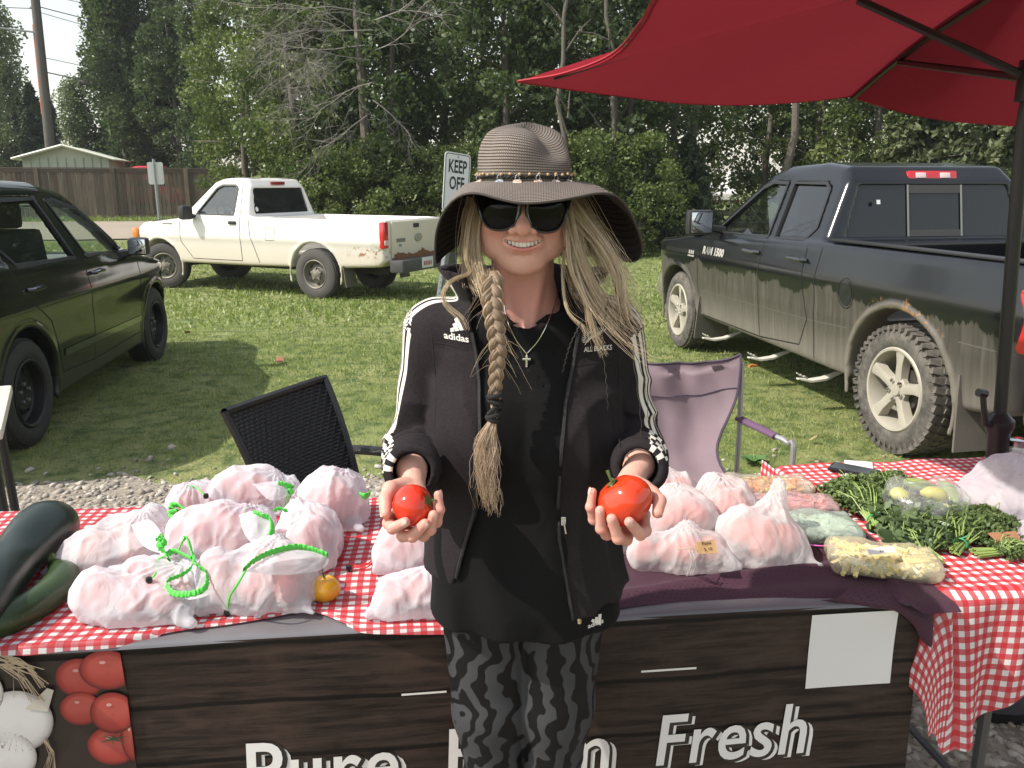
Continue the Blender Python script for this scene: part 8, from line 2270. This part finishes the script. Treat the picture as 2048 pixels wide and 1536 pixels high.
# fern
sp = spline([(1170, 690), (1178, 676), (1192, 666), (1212, 657)], 20); V, F = [], []
for i in range(19): 
    a, b = sp[i], sp[i + 1]; n_ = np.array([-(b - a)[1], (b - a)[0]]); n_ = n_ / np.linalg.norm(n_) * .6; k = len(V); V += [a - n_, b - n_, b + n_, a + n_]; F.append((k, k + 1, k + 2, k + 3))
for i in range(2, 19):
    a = sp[i]; Ls = 15 * math.sin(math.pi * (i / 20) ** .8) + 2
    for sgn, ang in ((-1, -1.75), (1, .62)):
        t_ = sp[min(i + 1, 19)] - sp[i - 1]; th = math.atan2(t_[1], t_[0]) + (ang if sgn < 0 else ang + .0); Lq = Ls * (1.0 if sgn < 0 else .8)
        e = a + np.array([math.cos(th), math.sin(th)]) * Lq; m_ = (a + e) / 2 + np.array([-1, .5]) * .6; nn = np.array([-math.sin(th), math.cos(th)]) * .75; k = len(V); V += [a - nn * .5, m_ - nn, e, m_ + nn]; F.append((k, k + 1, k + 2, k + 3))
decal_px(bv_jk, [tuple(v) for v in V], F, LOGO, 'printed_fern')
V, F = text_mesh('adidas', 1.0, .02, 0, .98, 'LEFT', 2); w_ = V[:, 0].max()
bv_both = bvh_of(np.concatenate([Vs, Vj]), np.concatenate([Fs_, Fj + len(Vs)]))
decal_px(bv_both, affine(V, (1176, 1257), (31 / w_, -12 / w_), (0, -13)), F, LOGO, 'lettering'); three_bars(bv_both, (1182, 1243), 22, .38)

# ---------------- leggings
def leg_f(P):
    x, y, z = P; d = None
    for ch, rr in (([(-.048, 1.44, .90), (-.040, 1.42, .66), (-.032, 1.415, .50), (-.040, 1.43, .30), (-.046, 1.45, .08)], [.092, .075, .060, .058, .042]), ([(.090, 1.44, .90), (.082, 1.42, .66), (.074, 1.415, .50), (.084, 1.43, .30), (.092, 1.45, .08)], [.092, .075, .060, .058, .042])):
        e = s_chain(P, ch, rr, .02); d = e if d is None else smin(d, e, .006)
    d = d + .0032 * np.abs(np.sin(z * 60 + 2 * vnoise(x, y, z, 9, 8) + x * 25)) * np.clip((.66 - z) / .1, .1, 1) + .002 * vnoise(x, y, z, 18, 9)
    return smax(smax(d, z - .93, .01), .07 - z, .005)
def zebra():
    t = NT('zebra_leggings'); co = t.coord('Object'); x, y, z = t.sep(co)
    th = t.math('ADD', t.math('MULTIPLY', x, 1.0), t.math('MULTIPLY', y, .25))
    wv_ = t.noise(t.comb(t.math('MULTIPLY', x, 5), t.math('MULTIPLY', y, 5), t.math('MULTIPLY', z, 7)), 1.5, 2, .5)
    w2 = t.noise(t.comb(t.math('MULTIPLY', x, 16), t.math('MULTIPLY', y, 16), t.math('MULTIPLY', z, 10)), 1.3, 2, .5)
    ph = t.math('ADD', t.math('MULTIPLY', th, 165), t.math('ADD', t.math('MULTIPLY', wv_, 26), t.math('MULTIPLY', w2, 9)))
    s_ = t.math('SINE', ph); m = t.step(s_, -.18, -.10)
    c = t.mix(m, (.006, .006, .0065), (.046, .047, .051))
    b = t.bsdf(Base__Color=c, Roughness=.5); b.inputs['Specular IOR Level'].default_value = .18; return t.end(b)
Vl, Fl = nets(leg_f, (-.16, 1.30, .05), (.21, 1.56, .95), .0050); pk('leggings', Vl, Fl, zebra())
for x in (-.046, .092):
    mb = MB(); V, F = nets(lambda P, x=x: smax(smin(s_ell(P, (x, 1.40, .05), (.045, .125, .045)), s_cap(P, (x, 1.45, .05), (x, 1.455, .10), .042), .03), -P[2] + .002, .006), (x - .07, 1.25, -.01), (x + .07, 1.56, .16), .006); pk('shoe', V, F, pbr('shoe_black', (.02, .02, .02), .6))

# ---------------- hat
def straw(name, a, b, under=False):
    t = NT(name); uv = t.coord('UV'); u, v, _ = t.sep(uv)
    ring = t.math('FRACT', t.math('DIVIDE', v, .0045)); gap = t.step(t.math('ABSOLUTE', t.math('SUBTRACT', ring, .5)), .26, .44)
    br = t.math('SINE', t.math('ADD', t.math('MULTIPLY', u, 1700), t.math('MULTIPLY', ring, 5.0))); n = t.noise(t.map(uv, (900, 500, 1)), 1, 3, .7)
    c = t.mix(t.math('MULTIPLY_ADD', br, .25, t.math('MULTIPLY', n, .7)), a, b); c = t.mix(t.math('MULTIPLY', gap, .85), c, tuple(q * .18 for q in a))
    h = t.math('SUBTRACT', t.math('MULTIPLY_ADD', br, .12, .6), t.math('MULTIPLY', gap, .7))
    bs = t.bsdf(Base__Color=c, Roughness=.75); t.set(bs, 'Normal', t.bump(h, 1.0, .003)); return t.end(bs)
ST = straw('hat_straw', (.115, .090, .076), (.40, .335, .285)); SU = straw('hat_straw_shaded', (.018, .013, .013), (.06, .046, .044))  # SU: same straw for the brim underside, its shade put into the colour
HX, HY, HZ = .022, 1.405, 1.652
def crown_pt(th, t):
    # t 0 base .. 1 top centre
    prof = spline([(0.0845, 0), (.0835, .022), (.0815, .043), (.0765, .064), (.064, .080), (.040, .0875), (0, .0885)], 40); i = t * 39; k = int(min(i, 38)); f = i - k; r, z = prof[k] * (1 - f) + prof[k + 1] * f
    a = 1.0 + .10 * math.cos(2 * th); r *= a
    dn = lambda c, w: math.exp(-((math.atan2(math.sin(th - c), math.cos(th - c))) / w) ** 2)
    tt = math.exp(-((z - .075) / .030) ** 2)
    r -= .016 * dn(-.62 + 1.15 * 0 + .0, .34) * 0
    r -= .017 * tt * dn(.62, .34) + .010 * tt * dn(-1.0, .3) + .004 * math.exp(-((z - .04) / .03) ** 2) * math.sin(5 * th)
    z += -.018 * tt * dn(.75, .5) * min(1, r / .03) + .006 * math.cos(th - 3.0) * (z / .096) - .010 * (r / .08) * (z / .096) * max(0, math.cos(th - 1.2))
    return (HX + r * math.sin(th), HY - r * math.cos(th) * 1.05, HZ + z)
N = 120; V, UVs = [], []; prev = None; acc = 0; ts = np.linspace(0, .999, 60)
for t in ts:
    c0 = np.array(crown_pt(1.5, t)); acc += 0 if prev is None else np.linalg.norm(c0 - prev); prev = c0
    for j in range(N + 1): th = 2 * math.pi * j / N; V.append(crown_pt(th, t)); UVs.append((th * .08, acc))
hat = empty('hat', (0, 0, 0)); hat.parent = per; hat.location = (-PX0.x, -PX0.y, 0)
mk('crown', V, grid_faces(N + 1, len(ts)), ST, hat, uv=UVs)
Dk = [(-180, .055, .150), (-140, .085, .150), (-112, .118, .152), (-95, .128, .150), (-80, .110, .150), (-62, .060, .158), (-46, .020, .164), (-30, .006, .166), (-14, .014, .166), (0, .023, .164), (14, .021, .163), (28, .010, .164), (42, .006, .168), (58, .018, .178), (74, .075, .192), (90, .118, .196), (108, .128, .188), (140, .09, .165), (180, .055, .150)]
th_k = [R(a) for a, _, _ in Dk]; Dd = [b for _, b, _ in Dk]; Dr = [c for _, _, c in Dk]
def sm_interp(th, vals):
    th = (th + math.pi) % (2 * math.pi) - math.pi; s_ = 0; w_ = 0
    for o_ in (-.12, -.06, 0, .06, .12): s_ += np.interp((th + o_ + math.pi) % (2 * math.pi) - math.pi, th_k, vals)
    return s_ / 5
def brim_pt(th, t, off=0.0):
    D, Rr = sm_interp(th, Dd), sm_interp(th, Dr); r0 = .0845 * (1 + .10 * math.cos(2 * th)) - .001; r = r0 + (Rr - r0) * (t if D < .05 else 1 - (1 - t) ** (1 + 6 * (D - .05)))
    z = HZ + .001 - .010 * t - (D) * t ** (1.7 + 6 * D) + .0015 * math.sin(9 * th) * t
    return (HX + r * math.sin(th), HY - r * math.cos(th) * 1.02, z + off)
N = 180; ts = np.linspace(0, 1, 36)
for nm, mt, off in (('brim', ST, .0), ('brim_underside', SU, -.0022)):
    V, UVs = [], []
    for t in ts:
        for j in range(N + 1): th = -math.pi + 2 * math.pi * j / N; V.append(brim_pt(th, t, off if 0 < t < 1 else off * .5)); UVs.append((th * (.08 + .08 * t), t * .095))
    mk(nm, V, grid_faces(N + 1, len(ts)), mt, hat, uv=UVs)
mb = MB(); mb.tube([brim_pt(-math.pi + 2 * math.pi * j / 160, 1.0, -.001) for j in range(161)], .0019, 6, False); mb.build('brim_edge', ST, hat)
def band_pt(th, dz=0.0, dr=.003): p = Vector(crown_pt(th, .02)); c = Vector((HX, HY, p.z)); return p + (p - c).normalized() * dr + Vector((0, 0, dz))
mb = MB()
for ph in (0, 2.1, 4.2): mb.tube([band_pt(2 * math.pi * j / 200, .004 + .0018 * math.sin(j * .9 + ph), .003 + .0015 * math.cos(j * .9 + ph)) for j in range(201)], .0014, 4, False)
mb.build('hat_band', pbr('band_cord', (.022, .017, .015), .8), hat)
BD = pbr('wood_bead', (.42, .28, .14), .5, var=.3, vscale=90); SHL = pbr('shell_disc', (.62, .46, .36), .25, var=.25, vscale=70, coat=.5); SHB = pbr('shell_disc_blue', (.36, .44, .50), .25, coat=.5)
for j in range(-9, 10):
    th = j * .155 + .05; mb = MB(); c = band_pt(th, .008 + .001 * math.sin(j * 3), .005); mb.lathe([(0, -.0026), (.0022, -.0016), (.0028, 0), (.0022, .0016), (0, .0026)], 8, c=tuple(c)); mb.build('bead', BD, hat)
for j, th in enumerate((-1.05, -.44, -.14, .18, .50, .86)):
    c = band_pt(th, -.004, .008); up = Vector((0, -.45, .9)); out = (c - Vector((HX, HY, c.z))).normalized(); rr = .0068
    n_ = (out * .55 + Vector((0, 0, .85))).normalized(); e1 = n_.orthogonal().normalized(); e2 = n_.cross(e1)
    V = [c + (e1 * math.cos(a) + e2 * math.sin(a)) * rr for a in np.linspace(0, 6.283, 21)[:-1]]; V2 = [v + n_ * .0012 for v in V]
    mk('shell_disc', V + V2, [tuple(range(20)), tuple(range(39, 19, -1))] + [(i, (i + 1) % 20, 20 + (i + 1) % 20, 20 + i) for i in range(20)], SHB if j == 1 else SHL, hat, False)
    mb = MB(); mb.tube([c + Vector((0, 0, .001)) + Vector((.003 * math.cos(a), -.001, .005 + .005 * math.sin(a))) for a in np.linspace(0, 6.28, 12)], .0005, 4); mb.build('shell_ring', CHR, hat)

# ---------------- sunglasses
SG = empty('sunglasses', (0, 0, 0)); SG.parent = per; SG.location = (-PX0.x, -PX0.y, 0)
GLB = pbr('lens_black', (.004, .0035, .004), .05, var=0, spec=.16); FRB = pbr('frame_black', (.008, .008, .008), .18, var=0, coat=.6)
def gl_pt(x, z, dy=0.0):
    p = np.array([x, -.1065 + 5.2 * x * x + .06 * abs(z) + dy, z]); return Vector(HC + HS * p)
def lens_outline(s):
    pts = [(.0055, .008), (.012, .0225), (.040, .0260), (.0735, .0285), (.0765, .020), (.069, -.010), (.058, -.0255), (.044, -.0305), (.026, -.0290), (.013, -.020), (.007, -.006)]
    P = spline(pts + [pts[0]], 44)[:-1]; return [(s * a, b - .006 + (-.0018 * s)) for a, b in P]
for s in (-1, 1):
    O = lens_outline(s); cx = sum(p[0] for p in O) / len(O); cz = sum(p[1] for p in O) / len(O); V, F = [], []; n = len(O); K = 8
    for k in range(K + 1):
        for (a, b) in O: q = k / K; V.append(gl_pt(cx + (a - cx) * q, cz + (b - cz) * q, -.0035 * (1 - q * q)))
    mk('lens', V, grid_faces(n, K + 1, True), GLB, SG)
    mb = MB(); mb.tube([gl_pt(a, b, -.001) for a, b in O] + [gl_pt(*O[0], -.001)], .0029, 8, False); mb.build('frame_rim', FRB, SG)
    mb = MB(); mb.tube([gl_pt(s * .0745, .018, .0), Vector(HC + HS * np.array([s * .079, -.058, .012])), Vector(HC + HS * np.array([s * .079, .0, .008]))], .0030, 6, flat=2.2); mb.build('temple_arm', FRB, SG)
mb = MB(); mb.tube([gl_pt(-.009, .006, -.002), gl_pt(0, .0085, -.004), gl_pt(.009, .006, -.002)], .0028, 8); mb.build('bridge', FRB, SG)

# ---------------- necklace
NK = empty('necklace', (0, 0, 0)); NK.parent = per; NK.location = (-PX0.x, -PX0.y, 0); bv_body = bvh_of(V1, F1)
SIL = pbr('silver', (.75, .74, .72), .2, 1.0, var=.05)
def ontop(px, py, off=.0016):
    best_ = None
    for bv in (bv_shirt, bv_body):
        h, nn = camhit(bv, px, py)
        if h is not None and (best_ is None or h.length < best_.length + 0): best_ = h if best_ is None or (h - Vector((0, 0, CAMH))).length < (best_ - Vector((0, 0, CAMH))).length else best_
    return best_ + (Vector((0, 0, CAMH)) - best_).normalized() * off if best_ is not None else None
for pts in ([(1117, 563), (1112, 600), (1098, 640), (1077, 680), (1053, 708)], [(1008, 610), (1014, 640), (1030, 676), (1053, 708)]):
    P = [ontop(*q) for q in spline(pts, 40)]; P = [p for p in P if p is not None]; mb = MB(); mb.tube(P, .0009, 5); mb.build('chain', SIL, NK)
cp = ontop(1053, 722, .004); mb = MB(); mb.box(cp, (.0034, .0025, .0205), bev=.0008); mb.box(cp + Vector((0, -.0003, .0035)), (.0135, .0025, .0034), bev=.0008); mb.tube([cp + Vector((0, 0, .010)), cp + Vector((0, 0, .0145))], .0016, 6); mb.build('cross_pendant', SIL, NK)

# ---------------- hair
def hair_mat(name, a, b, c_):
    t = NT(name); tn = t.attr('tint'); c = t.ramp(tn, [(0, a), (.5, b), (1, c_)])
    bs = t.bsdf(Base__Color=c, Roughness=.42); bs.inputs['Specular IOR Level'].default_value = .5; bs.inputs['Anisotropic'].default_value = .4; return t.end(bs)
HM1 = hair_mat('hair_blonde', (.20, .14, .09), (.56, .43, .28), (.82, .70, .50))
HM2 = hair_mat('hair_braid', (.20, .145, .10), (.52, .38, .26), (.70, .57, .43))
hair_rg = np.random.default_rng(12)
def strands(paths, mat, name, r=.00075, seg=None, tint=None):
    """list of (k,3) arrays -> one mesh of 3-sided hairs"""
    V, F, T = [], [], []; base = 0
    for q, P in enumerate(paths):
        P = np.asarray(P); k = len(P); tg = np.gradient(P, axis=0); tg /= np.linalg.norm(tg, axis=1)[:, None] + 1e-9
        a = np.cross(tg, [0.3, 1, .1]); a /= np.linalg.norm(a, axis=1)[:, None] + 1e-9; b = np.cross(tg, a); tp = np.linspace(1, .35, k)[:, None] * r
        ring = np.stack([P + (a * math.cos(x) + b * math.sin(x)) * tp for x in (0, 2.094, 4.189)], 1).reshape(-1, 3); V.append(ring)
        i = np.arange(k - 1)[:, None] * 3 + base; j = np.arange(3)[None]; j2 = (j + 1) % 3; F.append(np.stack([i + j, i + j2, i + 3 + j2, i + 3 + j], -1).reshape(-1, 4)); base += 3 * k
        T.append(np.full((k - 1) * 3, tint[q] if tint is not None else hair_rg.beta(2, 2)))
    o = mk(name, np.concatenate(V) - np.array([PX0.x, PX0.y, 0]), np.concatenate(F), mat, per, attrs={'tint': np.concatenate(T)}); o['kind'] = 'stuff'; return o
def lock(guide, w0, w1, n, wav=.004, frizz=.002, k=26, taper=None, wfreq=6.0, minlen=.75, depth=.6):
    """guide: list of (px, py, Y)"""
    G = spline([tuple(atY(*g)) for g in guide], k); out = []; t = np.linspace(0, 1, k)[:, None]
    tg = np.gradient(G, axis=0); sd = np.cross(tg, [0, 1, 0]); sd /= np.linalg.norm(sd, axis=1)[:, None] + 1e-9; dp = np.array([0, 1, 0])[None]
    for _ in range(n):
        a, b = hair_rg.normal(0, .5), hair_rg.normal(0, .5); w = (w0 * (1 - t) + w1 * t); ph = hair_rg.uniform(0, 6.28); cl = hair_rg.uniform(.6, 1.4)
        P = G + sd * (a * w) + dp * (b * w * depth) + sd * (wav * np.sin(t * wfreq * cl + ph * .25 + a) * t) + dp * (wav * .6 * np.cos(t * wfreq * cl + ph * .3))
        P = P + np.cumsum(hair_rg.normal(0, frizz / 6, (k, 3)), 0) * t; e = int(k * hair_rg.uniform(minlen, 1)); out.append(P[:max(e, 6)])
    return out
hr = []
# image-right locks falling over the shoulder, windblown and wavy
hr += lock([(1128, 385, 1.36), (1140, 450, 1.345), (1160, 520, 1.33), (1196, 585, 1.315), (1226, 625, 1.305), (1248, 660, 1.30)], .011, .020, 150, .009, .004)
hr += lock([(1132, 390, 1.36), (1165, 440, 1.345), (1205, 490, 1.325), (1238, 545, 1.31), (1250, 600, 1.30), (1268, 640, 1.30), (1296, 668, 1.30)], .011, .013, 118, .009, .005)
hr += lock([(1136, 395, 1.37), (1134, 470, 1.335), (1142, 540, 1.32), (1172, 600, 1.305), (1182, 640, 1.30), (1195, 680, 1.295), (1213, 722, 1.29)], .004, .0025, 70, .006, .002)
hr += lock([(1138, 410, 1.39), (1148, 500, 1.39), (1170, 570, 1.37), (1200, 620, 1.35)], .022, .026, 150, .006, .003)
hr += lock([(1138, 390, 1.40), (1178, 460, 1.41), (1215, 530, 1.40), (1238, 590, 1.38)], .022, .026, 134, .007, .003)
hr += lock([(1132, 400, 1.38), (1180, 455, 1.36), (1230, 520, 1.34), (1260, 590, 1.32), (1275, 640, 1.31)], .016, .030, 47, .014, .006)
hr += lock([(1128, 500, 1.35), (1124, 560, 1.325), (1136, 620, 1.305), (1168, 655, 1.295), (1176, 690, 1.29)], .002, .003, 23, .004, .001)
hr += lock([(1150, 520, 1.33), (1175, 590, 1.31), (1215, 640, 1.30), (1285, 700, 1.29), (1300, 720, 1.29)], .014, .020, 31, .010, .006)
# image-left: hair drawn back beside the face into the braid
hr += lock([(962, 392, 1.37), (950, 450, 1.36), (952, 510, 1.345), (966, 560, 1.325), (984, 610, 1.30)], .011, .010, 221, .004, .002)
hr += lock([(958, 400, 1.40), (942, 460, 1.41), (945, 530, 1.39), (968, 590, 1.34)], .020, .014, 221, .004, .002)
hr += lock([(948, 400, 1.35), (935, 460, 1.335), (932, 520, 1.33), (940, 545, 1.33), (905, 562, 1.315), (888, 590, 1.305), (898, 615, 1.30), (922, 640, 1.295), (934, 672, 1.29)], .004, .0022, 42, .004, .002)
hr += lock([(945, 420, 1.39), (930, 490, 1.39), (936, 540, 1.38), (935, 580, 1.36)], .010, .010, 63, .006, .003)
hr += lock([(965, 540, 1.34), (975, 590, 1.31), (988, 640, 1.285), (996, 690, 1.272)], .012, .008, 126, .003, .002)
strands(hr, HM1, 'hair', .00050)
# dark thin plaited extensions at the right
dk = [spline([tuple(atY(*q)) for q in g], 40) for g in ([(1225, 560, 1.31), (1240, 610, 1.30), (1236, 660, 1.295), (1262, 700, 1.29), (1275, 780, 1.285), (1282, 850, 1.28), (1277, 900, 1.275)], [(1215, 600, 1.30), (1205, 680, 1.29), (1212, 760, 1.285), (1216, 820, 1.28)], [(1232, 540, 1.32), (1255, 600, 1.31), (1262, 680, 1.295), (1290, 770, 1.29), (1300, 880, 1.28)], [(1165, 640, 1.295), (1140, 690, 1.29), (1125, 745, 1.285)])]
for g in dk: g[:, 0] += .0012 * np.sin(np.arange(40) * 1.6)
strands(dk, pbr('dark_plait', (.05, .04, .035), .6), 'thin_plait', .0013)
# braid of three strands
BP = spline([tuple(atY(*q)) for q in ((985, 548, 1.315), (984, 600, 1.290), (990, 650, 1.280), (996, 700, 1.275), (992, 750, 1.272), (989, 800, 1.270))], 200)
br_paths, btint = [], []
Lb = 3.6
for s_ in range(3):
    t = np.linspace(0, 1, 200); ph = t * Lb * 2 * math.pi + s_ * 2 * math.pi / 3
    w = np.interp(t, [0, .15, .5, 1], [.0098, .0100, .0084, .0056]); rr_ = np.interp(t, [0, .2, 1], [.0086, .0080, .0050])
    C = BP + np.stack([np.sin(ph) * w, -np.sin(2 * ph) * w * .42, 0 * t], -1)
    tg = np.gradient(C, axis=0); tg /= np.linalg.norm(tg, axis=1)[:, None]
    a = np.cross(tg, [0, 1, 0]); a /= np.linalg.norm(a, axis=1)[:, None]; b = np.cross(tg, a)
    base_t = hair_rg.uniform(.35, .65)
    for q in range(120):
        an = hair_rg.uniform(0, 6.28); rad = math.sqrt(hair_rg.uniform(.55, 1)); e = 1 + .10 * np.sin(t * 40 + hair_rg.uniform(0, 6))
        P = C + (a * math.cos(an + .5) * .95 + b * math.sin(an) * .8) * (rr_ * rad * e)[:, None]; i0 = int(hair_rg.uniform(0, 60)) * 0
        br_paths.append(P[::2]); btint.append(np.clip(base_t + hair_rg.normal(0, .2), 0, 1))
    V, F = tube_vf(C[::4], list(rr_[::4] * .85), 10); pk('braid_core', V, F, pbr('hair_core', (.20, .14, .09), .6))
strands(br_paths, HM2, 'braid', .00060, tint=btint)
# fly-aways along the braid
fl = []
for q in range(34):
    i = int(hair_rg.uniform(5, 150)); p0 = BP[i]; L = hair_rg.uniform(.02, .06); d0 = np.array([hair_rg.choice([-1, 1]) * hair_rg.uniform(.4, 1), -.2, hair_rg.uniform(-1, .2)]); k = np.linspace(0, 1, 12)[:, None]
    fl.append(p0 + d0 * L * k + np.array([0, 0, -1]) * L * .5 * k ** 2 + hair_rg.normal(0, .0004, (12, 3)).cumsum(0))
strands(fl, HM1, 'loose_hair', .00030)
# elastics
EL = pbr('elastic_black', (.006, .006, .006), .8, bump=1, bscale=500)
for (px, py, tl, rr) in ((990, 790, .1, .0105), (991, 803, -.1, .010), (988, 829, .15, .0105), (987, 838, -.1, .010)):
    c = atY(px, py, 1.270); mb = MB(); mb.tube([c + Vector((math.cos(a) * rr, math.sin(a) * rr, tl * .03 * math.cos(a))) for a in np.linspace(0, 6.283, 25)], .0042, 8, False); mb.build('hair_elastic', EL, per, loc=(-PX0.x, -PX0.y, 0))
mb = MB(); c = atY(988, 815, 1.266); mb.tube([c + Vector((.009, 0, .012)), c + Vector((.001, -.006, .0)), c + Vector((-.009, 0, -.012))], .0042, 8); mb.build('hair_elastic', EL, per, loc=(-PX0.x, -PX0.y, 0))
# tail below the elastics
tl = lock([(988, 800, 1.270), (987, 836, 1.268), (975, 880, 1.262), (972, 930, 1.260), (975, 980, 1.262), (980, 1035, 1.268)], (.006), .023, 330, .009, .007, k=34, minlen=.5, wfreq=11)
G0 = np.array(atY(988, 838, 1.268))
for i, P in enumerate(tl):
    t = np.linspace(0, 1, 34)[:len(P)][:, None]; c = spline([tuple(atY(*q)) for q in ((988, 800, 1.27), (987, 836, 1.268), (975, 880, 1.262), (972, 930, 1.26), (975, 980, 1.262), (980, 1035, 1.268))], 34)[:len(P)]
    f = np.interp(t[:, 0], [0, .12, .2, .45, .8, 1], [.6, .35, .45, 1.05, .85, .7])[:, None]; tl[i] = c + (P - c) * f
strands(tl, HM2, 'braid_tail', .00060)

# ---------------- held tomatoes
for k, (T, r, lab, sq, tilt) in {1: (TOM1, R1, 'smaller round red tomato held in the hand beside the wicker chair', .95, (1.15, 1.25)), 2: (TOM2, R2, 'bigger ribbed orange-red tomato held in the hand beside the camp chair', .88, (-.12, -.62))}.items():
    o = empty('tomato', T, 0, lab, 'tomato'); V, F = tomato_mesh(r, sq, 6, .014 if k == 1 else .045, 1.2, 60, 40)
    mk('flesh', V, F, tom_mat('tomato_held_%s' % ('small' if k == 1 else 'big'), (.56, .030, .012) if k == 1 else (.57, .036, .010), (.62, .042, .016) if k == 1 else (.64, .058, .014), .13), o)
    calyx(o, r, r * sq * .84, 6, .75 if k == 1 else .5, .35 if k == 1 else .5)
    o.rotation_euler = (.35, tilt[0], .15) if k == 1 else (tilt[0], tilt[1], .0)
